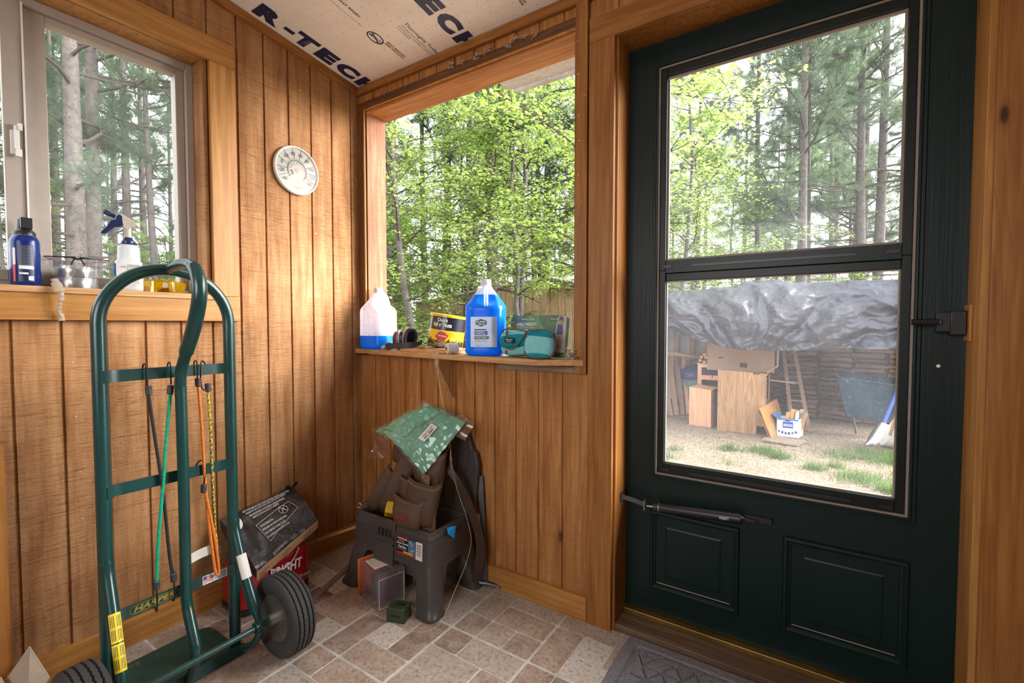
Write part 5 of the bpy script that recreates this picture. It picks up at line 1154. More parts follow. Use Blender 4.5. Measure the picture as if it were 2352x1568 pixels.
jt('Helps clean road grime and', -.028, .061, .046, .003, 'ink', 0); jt('keeps working to -20 F / -29 C', -.028, .0565, .048, .003, 'ink', 0); jt('1 GAL (3.78 L)', -.028, .040, .022, .004, 'ink', 0)
for q in range(12): jt('ANTES DE USAR AGITE BIEN', .036, .145 - q * .0052, .016, .0026, 'royal', 0)

# coffee can
cn = thing('coffee_can', 'black and yellow coffee can with yellow plastic lid tilted on a board on the shelf', 'can', (.522, .045, .980)); cn.rotation_euler = (R(-2), R(8), R(22)); cn.scale = (1.1, 1.1, 1.12)
cr_, ch_ = .073, .130
cb2 = [(.0, .0, 0)]
mb = MB(); mb.lathe([(0, 0), (cr_ - .002, 0), (cr_, .002), (cr_, .006), (cr_ - .001, .007), (cr_ - .001, .030)], n=64); part('can_lower', mb, M['black'], cn, smooth=40, W=False)
M['canyel'] = plain('can_yellow', (.80, .50, .01, 1), .3, .0, .5, .05); M['canblk'] = plain('can_black', (.014, .014, .020, 1), .25)
mb = MB(); mb.lathe([(cr_ - .001, .0070), (cr_ - .001, .070)], n=64); part('yellow_band', mb, M['canyel'], cn, smooth=60, W=False)
mb = MB(); mb.lathe([(cr_ - .001, .070), (cr_ - .001, .122), (cr_, .1225), (cr_, .124)], n=64); part('black_band', mb, M['canblk'], cn, smooth=60, W=False)
mb = MB(); mb.lathe([(cr_ + .002, .121), (cr_ + .0035, .122), (cr_ + .0035, .131), (cr_ + .001, .133), (cr_ - .004, .133), (cr_ - .005, .131), (0, .131)], n=64); part('plastic_lid', mb, M['canyel'], cn, 'yellow plastic lid', smooth=40, W=False)
def bend(ob, r, ang0=-90):
    """wrap flat lettering (x = arc length, z up, in object space) on a cylinder of radius r facing ang0"""
    for v in ob.data.vertices:
        a = R(ang0) + v.co.x / r; rad = r - v.co.y; v.co = Vector((rad * math.cos(a), rad * math.sin(a), v.co.z))
def ct(s, x, z, w, h, mat, b=.02, shear=0, al='C', lift=.0008, par=None):
    o = text('can_lettering', s, (x, 0, z), (1, 0, 0), (0, 0, 1), w, h, M[mat], cn, b, al, W=False, lift=lift, shear=shear); bend(o, cr_ - .0008); return o
ct('Chock', 0, .109, .046, .014, 'white_ink', .03); ct('full o\' Nuts', 0, .091, .078, .017, 'white_ink', .03, .1); ct('PREMIUM COFFEE SINCE 1932', 0, .0775, .062, .003, 'goldprint', 0)
mb = MB(); ring = []
cc0 = (0.004, .045)
def cpt_(x, z, k): return ((cr_ + k) * math.cos(R(-90) + x / cr_), (cr_ + k) * math.sin(R(-90) + x / cr_), z)
mb.grid(lambda u, v: cpt_(cc0[0] + .021 * v * math.cos(2 * PI * u), cc0[1] + .019 * v * math.sin(2 * PI * u), .0002), 36, 6, cu=True); part('red_roundel', mb, M['red'], cn, smooth=0, W=False)
mb = MB(); mb.grid(lambda u, v: cpt_(cc0[0] - .026 + .052 * u, cc0[1] - .007 + .010 * v + .007 * u, .0006), 14, 2); part('red_banner', mb, M['red'], cn, smooth=0, W=False)
ct('Original', .006, .0465, .036, .009, 'white_ink', .02, .3, lift=.0016)
mb = MB(); sky = random.Random(4)
for k in range(52):
    x = -.115 + k * .0044; h = sky.choice((.006, .010, .014, .02, .026)); a0 = R(-90) + x / cr_; a1 = R(-90) + (x + .0036) / cr_; rr2 = cr_ - .0003
    if abs(x - .004) < .026: h = min(h, .010)
    mb.add([(rr2 * math.cos(a0), rr2 * math.sin(a0), .012), (rr2 * math.cos(a1), rr2 * math.sin(a1), .012), (rr2 * math.cos(a1), rr2 * math.sin(a1), .012 + h), (rr2 * math.cos(a0), rr2 * math.sin(a0), .012 + h)], [(0, 1, 2, 3)])
part('skyline_print', mb, M['canblk'], cn, smooth=0, W=False)
mb = MB(); x0_ = .045
mb.tube([((cr_ + .0002) * math.cos(R(-90) + (x0_ + .007 * math.cos(2 * PI * k / 20)) / cr_), (cr_ + .0002) * math.sin(R(-90) + (x0_ + .007 * math.cos(2 * PI * k / 20)) / cr_), .055 + .008 * math.sin(2 * PI * k / 20)) for k in range(20)], .0007, 4, True)
M['canol'] = plain('olive_print', (.20, .22, .03, 1), .5); part('round_seal', mb, M['canol'], cn, smooth=0, W=False)
ct('GROUND COFFEE', .002, .0165, .05, .004, 'white_ink', .02, lift=.0012)

# boards under the can
bd = thing('scrap_board', 'short pale scrap board lying under the coffee can on the shelf', 'board', (.50, -.01, .96))
mb = MB(); mb.hexa([(.345, -.060, ZS(.4) + .0008), (.675, -.085, .9615), (.675, -.008, .9615), (.345, .075, ZS(.4) + .0008), (.345, -.060, ZS(.4) + .012), (.675, -.085, .9735), (.675, -.008, .9735), (.345, .075, ZS(.4) + .012)]); part('plank', mb, M['raw_x'], bd, smooth=0, bev=.001)
bd2 = thing('scrap_board', 'second thin pale scrap board crossing on top of the lower scrap board', 'board', (.55, 0, .976))
mb = MB(); mb.hexa([(.40, -.030, .9745), (.655, -.078, .9745), (.668, .04, .9745), (.43, .088, .9745), (.40, -.030, .9795), (.655, -.078, .9795), (.668, .04, .9795), (.43, .088, .9795)]); part('plank', mb, M['raw_x'], bd2, smooth=0, bev=.001)
mb = MB(); mb.tube(spline([(.44, -.045, .9835), (.462, -.050, .9845), (.49, -.048, .983)], 4), [.002, .004, .005, .0055, .006, .005, .004, .003, .002], 8, flat=(.8, 1)); tag(part('brass_fitting', mb, M['brass'], None), 'small brass coloured fitting lying on the thin board before the coffee can', 'fitting')

# ear muffs
em = thing('ear_muffs', 'black and dark red folding ear muffs resting on the shelf beside the white jug', 'ear muffs', (.30, .0, .965))
M['dred'] = plain('dark_red_shell', (.16, .010, .014, 1), .28); M['greyp'] = plain('pale_grey_plastic', (.42, .42, .46, 1), .35)
def cup(c, rot, parent=em):
    Mr = Euler([R(q) for q in rot]).to_matrix(); c = Vector(c)
    def ring(a, b, h): return [c + Mr @ Vector((a * math.copysign(abs(math.cos(t_)) ** .8, math.cos(t_)), h, b * math.copysign(abs(math.sin(t_)) ** .85, math.sin(t_)))) for t_ in [2 * PI * k / 28 for k in range(28)]]
    mb = MB(); loft(mb, [ring(.032, .046, -.004), ring(.033, .047, 0), ring(.033, .047, .010), ring(.031, .045, .012)]); part('grey_rim', mb, M['greyp'], parent)
    mb = MB(); loft(mb, [ring(.031, .045, .011), ring(.030, .044, .022), ring(.022, .034, .032), ring(.010, .018, .036)]); part('ear_shell', mb, M['dred'], parent)
    mb = MB(); loft(mb, [ring(.018, .030, -.006), ring(.020, .032, -.022), ring(.029, .043, -.024), ring(.033, .048, -.016), ring(.032, .046, -.006)]); part('ear_cushion', mb, M['black'], parent)
    mb = MB(); loft(mb, [ring(.034, .048, .004), ring(.0345, .0485, .006), ring(.034, .048, .008)]); part('red_line', mb, M['dred'], parent)
cup((.335, .01, 1.022), (0, 8, 64)); cup((.262, .022, 1.010), (0, -6, 118))
mb = MB(); arc = [Vector((.307 + .095 * math.cos(a), -.005 + .062 * math.sin(a), .985 + .006 * math.cos(a))) for a in [R(-200 + 220 * k / 30) for k in range(31)]]
mb.ribbon(arc, .028, (0, 0, 1), .005); part('headband', mb, M['ferrule'], em)
mb = MB(); mb.tube([(.405, .01, .992), (.408, .012, 1.012)], .006, 8); mb.tube([(.218, .02, .992), (.226, .022, 1.016)], .006, 8); part('slider', mb, M['black'], em)

# corks / knob
kb = thing('round_knob', 'small round yellowish glass knob with pale face on the shelf by the white jug', 'knob', (.190, -.022, ZS(.19)))
M['amber'] = plain('amber_glass', (.62, .40, .03, 1), .15); mb = MB(); MX = Euler((R(78), 0, R(38))).to_matrix(); mb.lathe([(0, -.006), (.008, -.006), (.0105, -.002), (.0105, .004), (.008, .008), (0, .009)], (.190, -.022, ZS(.19) + .0108), 24, MX); part('knob_body', mb, M['amber'], kb)
mb = MB(); mb.lathe([(0, .0105), (.006, .010), (.0085, .0078), (.0088, .006)], (.190, -.022, ZS(.19) + .0108), 24, MX); part('pale_face', mb, M['greyp'], kb)
ck = thing('wooden_stopper', 'small ringed brown wooden stopper standing beside the round knob', 'stopper', (.230, -.024, ZS(.23)))
M['olivew'] = plain('olive_brown_wood', (.20, .14, .06, 1), .45, 0, .5, .3, 60); mb = MB(); mb.lathe([(0, 0), (.0085, 0), (.0095, .003), (.0095, .010), (.0072, .0125), (.0098, .015), (.0098, .021), (.0070, .0235), (.0085, .026), (.0085, .033), (.006, .036), (0, .036)], (.230, -.024, ZS(.23)), 24); part('turned_body', mb, M['olivew'], ck)

# twine spool and string
sp = thing('twine_spool', 'roll of white cotton twine lying on its side before the blue jug', 'twine', (.675, -.055, ZS(.67)))
ax = Vector((.45, .89, 0)).normalized(); c0 = Vector((.650, -.090, ZS(.66) + .0240)); MS = Matrix((Vector((.89, -.45, 0)).normalized(), Vector((0, 0, 1)), ax)).transposed()
M['twine'] = plain('cotton_twine', (.66, .62, .56, 1), .85, 0, .2, .12, 60, .8, 500, .0012)
mb = MB(); prof = [(.0085, 0), (.017, .0)] + [(.0225 + (.0008 if k % 2 else 0), .003 + .0018 * k) for k in range(24)] + [(.017, .049), (.0085, .049)]; mb.lathe(prof, c0, 36, MS, closed=True); part('wound_twine', mb, M['twine'], sp)
mb = MB(); mb.lathe([(.0062, -.002), (.0085, -.002), (.0085, .051), (.0062, .051)], c0, 24, MS, closed=True); part('cardboard_core', mb, M['card'], sp)
def strand(pts, r=.0009): mb = MB(); mb.tube(spline(pts, 8), r, 6); return mb
stg = thing('hanging_string', 'white twine hanging from the shelf edge down to the floor by the stool', 'string', (.62, -.10, .5))
e_ = .005
for k, P in enumerate(([(.655, -.062, .984), (.63, -.085, .968), (.612, -.108, .963), (.610, -.109, .93), (.632, -.108, .82), (.662, -.112, .72), (.690, -.118, .635)],
    [(.655, -.060, .985), (.622, -.082, .966), (.600, -.106, .963), (.598, -.107, .93), (.626, -.106, .82), (.660, -.110, .72), (.694, -.118, .630)],
    [(.655, -.064, .983), (.635, -.088, .967), (.620, -.110, .963), (.618, -.111, .92), (.636, -.110, .81), (.666, -.113, .71), (.690, -.118, .632)],
    [(.690, -.118, .635), (.672, -.122, .612), (.668, -.124, .590), (.684, -.124, .588), (.694, -.120, .61), (.690, -.118, .632), (.678, -.126, .60), (.672, -.126, .575), (.682, -.126, .57), (.695, -.12, .60)],
    [(.690, -.118, .635), (.700, -.124, .58), (.708, -.130, .54), (.720, -.135, .50), (.745, -.135, .42), (.775, -.125, .335), (.790, -.120, .280), (.802, -.122, .22), (.805, -.16, .15), (.800, -.215, .08), (.808, -.275, .03), (.812, -.315, .006), (.800, -.372, .003), (.755, -.402, .003), (.715, -.402, .003), (.695, -.398, .003)],
    [(.700, -.124, .58), (.702, -.130, .55), (.706, -.132, .49), (.712, -.133, .52), (.709, -.13, .55)])):
    part('strand', strand(P), M['string'], stg, smooth=60)
mb = MB(); mb.tube(spline([(.684, -.121, .632), (.690, -.124, .638), (.696, -.120, .634), (.690, -.115, .630)], 4), .0022, 6, True); mb.tube(spline([(.683, -.120, .628), (.690, -.124, .630), (.697, -.119, .627), (.690, -.114, .626)], 4), .0020, 6, True); part('knot', mb, M['string'], stg)

# ankle weights in a package
aw = thing('ankle_weights_package', 'turquoise ankle weights on green printed card at the right end of the shelf', 'package', (1.02, -.03, ZS(1.0)))
Z0 = ZS(1.03) + .0008
mg, t, out = nt('green_photo_card'); v = coords(t, kind='Object'); bsdf(t, out, ramp(t, noisen(t, v, 9, 4, .6, 1.0), [(.25, (.02, .045, .09, 1)), (.45, (.06, .14, .055, 1)), (.62, (.15, .32, .05, 1)), (.8, (.32, .55, .12, 1))]), .3); M['cardgreen'] = mg
cx0, cx1, cyb = .902, 1.158, -.004
mb = MB(); cp_ = [(cx0, 0), (cx1, 0), (cx1 + .004, .145), (cx1 - .012, .160), (cx0 + .012, .160), (cx0, .145)]
mb.prism(cp_, 0, .0012, lambda u, v_, d: (u, cyb + d + .018 * (v_ / .16), Z0 + v_)); cd = part('printed_card', mb, M['cardgreen'], aw, smooth=0)
def cpz(u, v_, k=.0006): return Vector((u, cyb + .018 * (v_ / .16) - k, Z0 + v_))
UC = Vector((1, 0, 0)); VC = (cpz(0, 1) - cpz(0, 0)).normalized()
def ctx(s, u, v_, w, h, mat='white_ink', b=.02, k=.0015, shear=0): text('card_lettering', s, cpz(u, v_, k), UC, VC, w, h, M[mat], cd, b, shear=shear)
ctx('ANKLE WEIGHTS', .932, .119, .092, .013, shear=.2); ctx('ADJUSTABLE / REGLABLE / AJUSTABLE', .932, .1105, .085, .0045, b=0); ctx('WEIGHT / POIDS / PESO', 1.085, .143, .050, .005, b=0); ctx('Walking Toning', .952, .141, .06, .008, b=0)
mb = MB(); mb.add([cpz(.917 + .013 * math.cos(2 * PI * k / 24), .124 + .0125 * math.sin(2 * PI * k / 24), .0012) for k in range(24)], [tuple(range(24))]); part('yellow_roundel', mb, M['goldprint'], cd, smooth=0)
mb = MB(); mb.tube([cpz(.917 + .0085 * math.cos(2 * PI * k / 16), .124 + .0085 * math.sin(2 * PI * k / 16), .0016) for k in range(16)], .0009, 4, True); mb.tube([cpz(.917 + .0035 * math.cos(2 * PI * k / 16), .124 + .005 * math.sin(2 * PI * k / 16), .0016) for k in range(16)], .0012, 4, True); part('roundel_print', mb, M['ink'], cd)
# model picture at right: muted figure silhouette printed on pale ground
M['pgrey'] = plain('print_pale_grey', (.38, .36, .36, 1), .4); M['pskin'] = plain('print_skin', (.40, .22, .15, 1), .4); M['phair'] = plain('print_brown', (.10, .045, .03, 1), .4); M['ppurple'] = plain('print_purple', (.07, .05, .14, 1), .4)
def cpoly(P, mat, k, nm): mb = MB(); mb.add([cpz(u, v_, k) for u, v_ in P], [tuple(range(len(P)))]); part(nm, mb, mat, cd, smooth=0)
cpoly([(1.108, .02), (1.150, .02), (1.152, .158), (1.118, .158), (1.108, .12)], M['pgrey'], .0010, 'picture_ground')
cpoly([(1.118, .036), (1.134, .036), (1.138, .09), (1.116, .09)], M['pskin'], .0014, 'picture_person'); cpoly([(1.112, .088), (1.139, .088), (1.137, .108), (1.135, .126), (1.116, .126), (1.113, .108)], M['ppurple'], .0016, 'picture_person'); cpoly([(1.122, .124), (1.134, .124), (1.134, .146), (1.122, .146)], M['pskin'], .0018, 'picture_person'); cpoly([(1.117, .132), (1.122, .152), (1.132, .156), (1.139, .148), (1.138, .128), (1.134, .142), (1.122, .142)], M['phair'], .0020, 'picture_person')
M['teal1'] = plain('turquoise_neoprene', (.0, .21, .27, 1), .75, 0, .3, .1, 30, .4, 500, .0006)
m, t, out = nt('ribbed_turquoise'); v = coords(t); wv = N(t, 'ShaderNodeTexWave', wave_type='BANDS', bands_direction='Z', i_Scale=70.0, i_Distortion=.4); t.links.new(v, wv.inputs[0]); bsdf(t, out, ramp(t, wv.outputs[1], [(.2, (.10, .42, .45, 1)), (.6, (.30, .68, .68, 1))]), .6, 0, .3, wv.outputs[1], .5, .002); M['tealrib'] = m
def pad_(c, w, h, d, rot, mat, seed, nm, sub=None, ex=.55):
    Mr = Euler([R(q) for q in rot]).to_matrix(); c = Vector(c); mb = MB(); rings = []
    for k in range(13):
        t_ = k / 12; ph = -PI / 2 + PI * t_; zz = h / 2 * math.copysign(abs(math.sin(ph)) ** ex, math.sin(ph)); rr2 = max(abs(math.cos(ph)) ** .45, .02)
        rings.append([c + Mr @ Vector((w / 2 * rr2 * math.copysign(abs(math.cos(a)) ** .6, math.cos(a)), d / 2 * rr2 * math.copysign(abs(math.sin(a)) ** .8, math.sin(a)), zz)) for a in [2 * PI * q / 24 for q in range(24)]])
    loft(mb, rings); return part(nm, mb, mat, aw, smooth=60)
pad_((.975, -.048, Z0 + .056), .150, .098, .052, (0, -4, 3), M['tealrib'], 1, 'left_weight_pad'); pad_((.968, -.060, Z0 + .062), .130, .052, .046, (0, -6, 3), M['teal1'], 2, 'left_weight_flap', ex=.8)
pad_((1.080, -.066, Z0 + .046), .120, .086, .056, (0, 3, 2), M['tealrib'], 3, 'right_weight_pad'); pad_((1.085, -.064, Z0 + .084), .105, .040, .050, (0, 4, 2), M['teal1'], 4, 'right_weight_top', ex=.8); pad_((1.080, -.070, Z0 + .012), .100, .022, .054, (0, 0, 2), M['teal1'], 4, 'right_weight_base', ex=.8)
M['greytrim'] = plain('grey_brown_piping', (.10, .075, .075, 1), .7)
def loop(P, r, mat='greytrim', nm='binding', closed=True): mb = MB(); mb.tube(spline(P + ([P[0]] if closed else []), 6)[:-1] if closed else spline(P, 6), r, 8, closed); part(nm, mb, M[mat], aw)
loop([(.905, -.052, Z0 + .095), (.94, -.075, Z0 + .108), (1.005, -.078, Z0 + .104), (1.030, -.082, Z0 + .098), (1.005, -.090, Z0 + .055), (.985, -.092, Z0 + .038), (.955, -.088, Z0 + .033), (.925, -.078, Z0 + .045), (.908, -.06, Z0 + .07)], .0028)
loop([(1.028, -.08, Z0 + .060), (1.045, -.095, Z0 + .100), (1.075, -.096, Z0 + .104), (1.130, -.088, Z0 + .102), (1.146, -.075, Z0 + .06), (1.135, -.085, Z0 + .012), (1.08, -.098, Z0 + .004), (1.035, -.09, Z0 + .012), (1.024, -.08, Z0 + .035)], .0030)
mb = MB(); mb.ribbon([(.948, -.082, Z0 + .106), (.946, -.086, Z0 + .085)], .008, (1, 0, 0), .003); mb.ribbon([(.938, -.070, Z0 + .032), (.938, -.078, Z0 + .014)], .007, (1, 0, 0), .003); part('strap', mb, M['greytrim'], aw)
mb = MB(); mb.obox((.962, -.0895, Z0 + .066), (.042, .0015, .020), Euler((R(4), R(5), R(2))).to_matrix()); tgp = part('black_tag', mb, M['black'], aw, smooth=0); text('tag_lettering', 'GOLD\'S GYM', (.947, -.0915, Z0 + .067), (1, 0, -.08), (0, 0, 1), .030, .005, M['white_ink'], tgp, .02); text('tag_lettering', '5 LB SET', (.950, -.0915, Z0 + .060), (1, 0, -.08), (0, 0, 1), .022, .004, M['white_ink'], tgp, .02)

# ================================================================== THERMOMETER on the left wall
tm = thing('wall_thermometer', 'round white dial thermometer with red pointer on the left siding wall', 'thermometer', (0, -.340, 1.757))
Mt = Matrix.Rotation(R(90), 3, 'Y'); tc = Vector((.0, -.340, 1.757)); tr = .1035
mb = MB(); mb.lathe([(0, .001), (tr - .004, .001), (tr, .004), (tr, .014), (tr - .003, .018), (tr - .006, .018), (tr - .008, .010), (0, .010)], tc, 72, Mt); part('case_ring', mb, M['white'], tm)
m, t, out = nt('dial_face'); bsdf(t, out, (.34, .335, .29, 1), .7, 0, .1); M['dial'] = m
mb = MB(); mb.lathe([(0, .0108), (tr - .0085, .0108), (tr - .0085, .0104)], tc, 72, Mt); part('dial', mb, M['dial'], tm)
def tp_(ang, r, x=.0115): return tc + Vector((x, r * math.sin(R(ang)), r * math.cos(R(ang))))     # ang clockwise from top, seen from the room: +y is right
mb = MB()
for k in range(10): a = -115 + 25.6 * (k + .0) + 12.8 - 12.8; mb.tube([tp_(a + 0, .045), tp_(a, .094)], .0007, 4)
for k in range(19): a = -128 + 12.8 * k + 0; mb.tube([tp_(a, .046), tp_(a, .053)], .0005, 4)
mb.tube([tp_(-135 + 270 * k / 50, .044) for k in range(51)], .0008, 4); mb.tube([tp_(-135 + 270 * k / 50, .0405) for k in range(51)], .0004, 4)
part('dial_lines', mb, M['ink'], tm)
for k, s_ in enumerate(('-40', '-20', '0', '20', '40', '60', '80', '100', '120', '140')): a = -128 + 28.4 * k; p = tp_(a, .072, .0112); text('dial_numerals', s_, p, (0, 1, 0), (0, 0, 1), None, .0155, M['ink'], tm, .02, 'C')
for k, s_ in enumerate(('-40', '-30', '-20', '-10', '0', '10', '20', '30', '40', '50', '60')): a = -128 + 25.6 * k; p = tp_(a, .0325, .0112); text('dial_numerals', s_, p, (0, 1, 0), (0, 0, 1), None, .006, M['ink'], tm, .0, 'C')
text('dial_maker', 'ACURITE', tp_(180, .072, .0112), (0, 1, 0), (0, 0, 1), .036, .006, M['ink'], tm, .0, 'C')
M['redptr'] = plain('red_pointer', (.62, .07, .04, 1), .4); mb = MB(); pa = 66; u_ = (tp_(pa, 1, 0) - tc); n1_ = Vector((0, -u_.z, u_.y)); q0 = tc + Vector((.0145, 0, 0))
mb.hexa([q0 + u_ * .036 + n1_ * .0008, q0 + u_ * .036 - n1_ * .0008, q0 - n1_ * .0035, q0 + n1_ * .0035] + [p + V(.001, 0, 0) for p in (q0 + u_ * .036 + n1_ * .0008, q0 + u_ * .036 - n1_ * .0008, q0 - n1_ * .0035, q0 + n1_ * .0035)])
mb.hexa([q0 + n1_ * .003, q0 - n1_ * .003, q0 - u_ * .024 - n1_ * .009, q0 - u_ * .024 + n1_ * .009] + [p + V(.001, 0, 0) for p in (q0 + n1_ * .003, q0 - n1_ * .003, q0 - u_ * .024 - n1_ * .009, q0 - u_ * .024 + n1_ * .009)]); mb.lathe([(0, .0016), (.008, .0016), (.008, 0)], q0, 20, Mt); part('pointer', mb, M['redptr'], tm, 'red pointer', smooth=0)
mb = MB(); mb.lathe([(tr - .006, .0165), (tr * .6, .0195), (0, .0215)], tc, 48, Mt); m = glassy('dome_lens', .0, (.9, .9, .9, 1), (1, 1, 1, 1), 0, .004); part('clear_lens', mb, m, tm)

# ================================================================== WINDOW SILL ITEMS
SZ = 1.1955
# blue aerosol can
ac = thing('aerosol_can', 'blue aerosol can with black spray top at the left end of the window sill', 'spray can', (-.028, -1.178, SZ))
r_ = .0325; cc_ = (-.028, -1.178, SZ); m, t, out = nt('deep_blue_can'); bsdf(t, out, (.004, .022, .17, 1), .25, .1); M['canblue'] = m
mb = MB(); mb.lathe([(0, 0), (r_ - .002, 0), (r_, .003), (r_, .128), (r_ - .002, .137), (r_ - .008, .147)], cc_, 48); bc = part('can_body', mb, M['canblue'], ac, smooth=50)
mb = MB(); mb.lathe([(r_ - .008, .1465), (r_ - .011, .151), (.020, .155), (.018, .157)], cc_, 40); part('metal_collar', mb, M['rim'], ac)
mb = MB(); mb.lathe([(.0245, .148), (.0245, .156), (.021, .162), (.017, .165), (.0145, .186), (.0145, .194), (.010, .196), (0, .1955)], cc_, 28, sx=.95); mb.obox((cc_[0] + .008, cc_[1] + .006, SZ + .181), (.018, .012, .030)); mb.box(cc_[0] + .006, cc_[0] + .024, cc_[1] - .011, cc_[1] + .013, SZ + .168, SZ + .198); part('spray_top', mb, M['black'], ac, smooth=40)
def wrapc(ob, cx, cy, r):
    for v in ob.data.vertices: a = v.co.x / r; rad = r - v.co.y; b_ = R(-36) + a; v.co = Vector((cx + rad * math.cos(b_) - ORG[ac.name].x, cy + rad * math.sin(b_) - ORG[ac.name].y, v.co.z - ORG[ac.name].z + 0))
def at_(s, x, z, w, h, mat, b=0, al='L'): o = text('can_lettering', s, (x, 0, SZ + z), (1, 0, 0), (0, 0, 1), w, h, M[mat], ac, b, al, W=False, lift=.0005); wrapc(o, cc_[0], cc_[1], r_ + .0002)
def ap_(x0, x1, z0, z1, mat, nm, k=.0003):
    mb = MB(); n_ = 8; vs = []
    for z in (z0, z1):
        for i in range(n_ + 1): a = R(-36) + (x0 + (x1 - x0) * i / n_) / r_; vs.append((cc_[0] + (r_ + k) * math.cos(a), cc_[1] + (r_ + k) * math.sin(a), SZ + z))
    mb.add(vs, [(i, i + 1, n_ + 2 + i, n_ + 1 + i) for i in range(n_)]); part(nm, mb, mat, ac, smooth=60)
ap_(-.0135, -.0065, .060, .108, M['white_ink'], 'white_stripe'); ap_(-.0135, -.0075, .012, .060, M['redptr'], 'red_stripe'); ap_(-.001, .033, .012, .120, M['navy'], 'back_panel'); ap_(.001, .032, .048, .058, M['white_ink'], 'white_patch', .0006); ap_(.001, .020, .033, .038, M['white_ink'], 'white_patch', .0006); ap_(.020, .031, .016, .028, M['white_ink'], 'barcode_patch', .0006)
for q in range(11): at_('CAUTION CONTENTS UNDER PRESSURE', .002, .112 - .0052 * q, .028, .0024, 'greyp')
for q in range(3): at_('FLAMMABLE', -.033, .108 - .005 * q, .014, .003, 'white_ink')
# silver tape roll in clear wrap
tw = thing('metal_tin', 'round silver metal tin wrapped in clear plastic on the window sill', 'tin', (-.030, -1.068, SZ)); c2 = (-.030, -1.066, SZ)
mb = MB(); mb.lathe([(0, .0), (.046, 0), (.047, .002), (.047, .032), (.0462, .033), (.047, .034), (.047, .058), (.045, .060), (0, .060)], c2, 48); part('tin_body', mb, M['steel'], tw, smooth=40)
mb = MB(); mb.lathe([(.0468, .0325), (.0475, .033), (.0468, .0345)], c2, 48); part('lid_seam', mb, M['steel_d'], tw)
mb = MB(); mb.grid(lambda u, v: (c2[0] + (.0495 + .0025 * mnoise.noise(Vector((math.cos(2 * PI * u) * 3, math.sin(2 * PI * u) * 3, v * 3)))) * math.cos(2 * PI * u), c2[1] + (.0505 + .004 * mnoise.noise(Vector((math.cos(2 * PI * u) * 4, math.sin(2 * PI * u) * 4, v * 4)))) * math.sin(2 * PI * u), SZ + .001 + .066 * v), 60, 12, cu=True); part('clear_wrap', mb, M['cling'], tw, smooth=60)
bg = thing('plastic_twist', 'crumpled tan plastic twist hanging over the front edge of the window sill', 'plastic wrap', (.034, -1.123, 1.19))
mb = MB(); tw_ = spline([(.028, -1.128, 1.216), (.040, -1.128, 1.205), (.046, -1.126, 1.190), (.046, -1.120, 1.172), (.044, -1.122, 1.150), (.040, -1.124, 1.130), (.038, -1.120, 1.112), (.038, -1.118, 1.094)], 6)
rs = [(.0085 if i < 6 else .012 if i < 16 else .0075 if i < 24 else .0058 if i < 36 else .0075) + .0016 * mnoise.noise(Vector((i * .7, 3, 1))) for i in range(len(tw_))]; k0 = len(mb.v); mb.tube(tw_, rs, 22, flat=(.55, 1.0)); mb.v[k0:] = [tuple(Vector(p) + Vector((.0026 * mnoise.noise(Vector(p) * 210), .0030 * mnoise.noise(Vector(p) * 190 + Vector((5, 0, 0))), 0))) for p in mb.v[k0:]]
mt_ = soft('crumpled_milky_plastic', (.62, .52, .40, 1), .4, .15, .4); part('twisted_film', mb, mt_, bg, smooth=30)
mb = MB(); mb.tube(spline([(.040, -1.115, 1.200), (.040, -1.100, 1.215), (.030, -1.088, 1.235), (.022, -1.08, 1.25)], 5), .0010, 5); part('loose_strand', mb, M['cling'], bg)
# clear safety glasses on the tin
def glasses(name, label, c, yaw, pitch, lensm, framem, templem, w=.148, full=True, lh=.042):
    th = thing(name, label, 'safety glasses', c); th.rotation_euler = (0, R(pitch), R(yaw))
    # local: y across, x forward (towards the viewer), z up
    for s_ in (-1, 1):
        mb = MB(); mb.slabgrid(lambda u, v: ((.030 - .042 * ((.008 + .062 * u) / .07) ** 2) + .004 * (v - .5), s_ * (.008 + (.064) * u), (-lh * (1 - v)) * (math.sin(PI * min(max(u * .86 + .12, 0), 1)) ** .45) - .003 * u), 14, 8, .0012)
        part('lens', mb, lensm, th, smooth=60, W=False)
        mb = MB(); mb.tube(spline([(.030 - .042 * (y_ / .07) ** 2 + .002, s_ * y_, -.003 * (y_ / .07) + .002) for y_ in (.004, .018, .034, .050, .064, .073)], 4), [.0030] * 8 + [.0017] * 13, 8); part('brow_bar', mb, framem, th, W=False)
        mb = MB(); mb.tube(spline([(-.016, s_ * .073, -.001), (-.030, s_ * .072, -.004), (-.075, s_ * .045 * (1 if full else 1.4), -.010), (-.105, s_ * .010 * (1 if full else 5), -.016)], 5), [.0028] * 16, 8, flat=(.6, 1.5)); part('temple_arm', mb, templem, th, W=False)
        mb = MB(); mb.tube(spline([(.028, s_ * .006, -.002), (.024, s_ * .012, -.012), (.020, s_ * .015, -.022)], 4), .0018, 8, flat=(1, 1.6)); part('nose_pad', mb, framem, th, W=False)
    mb = MB(); mb.tube(spline([(.031, -.012, .001), (.033, 0, -.003), (.031, .012, .001)], 5), .0034, 8); part('bridge', mb, framem, th, W=False)
    return th
M['lensclear'] = glassy('clear_lens_plastic', .05, (.9, .9, .95, 1), (.97, .97, .98, 1), 0, .10); M['otemple'] = plain('orange_brown_arm', (.42, .11, .03, 1), .4)
glasses('safety_glasses', 'clear safety glasses with black brow and orange arms resting on the silver tin', (-.020, -1.064, SZ + .096), -14, 6, M['lensclear'], M['black'], M['otemple'])
M['lensyel'] = glassy('yellow_lens_plastic', .22, (.85, .65, .0, 1), (.90, .72, .02, 1), 0, .08); M['amberd'] = glassy('amber_side_shield', .35, (.50, .30, .0, 1), (.55, .36, .01, 1), 0, .08)
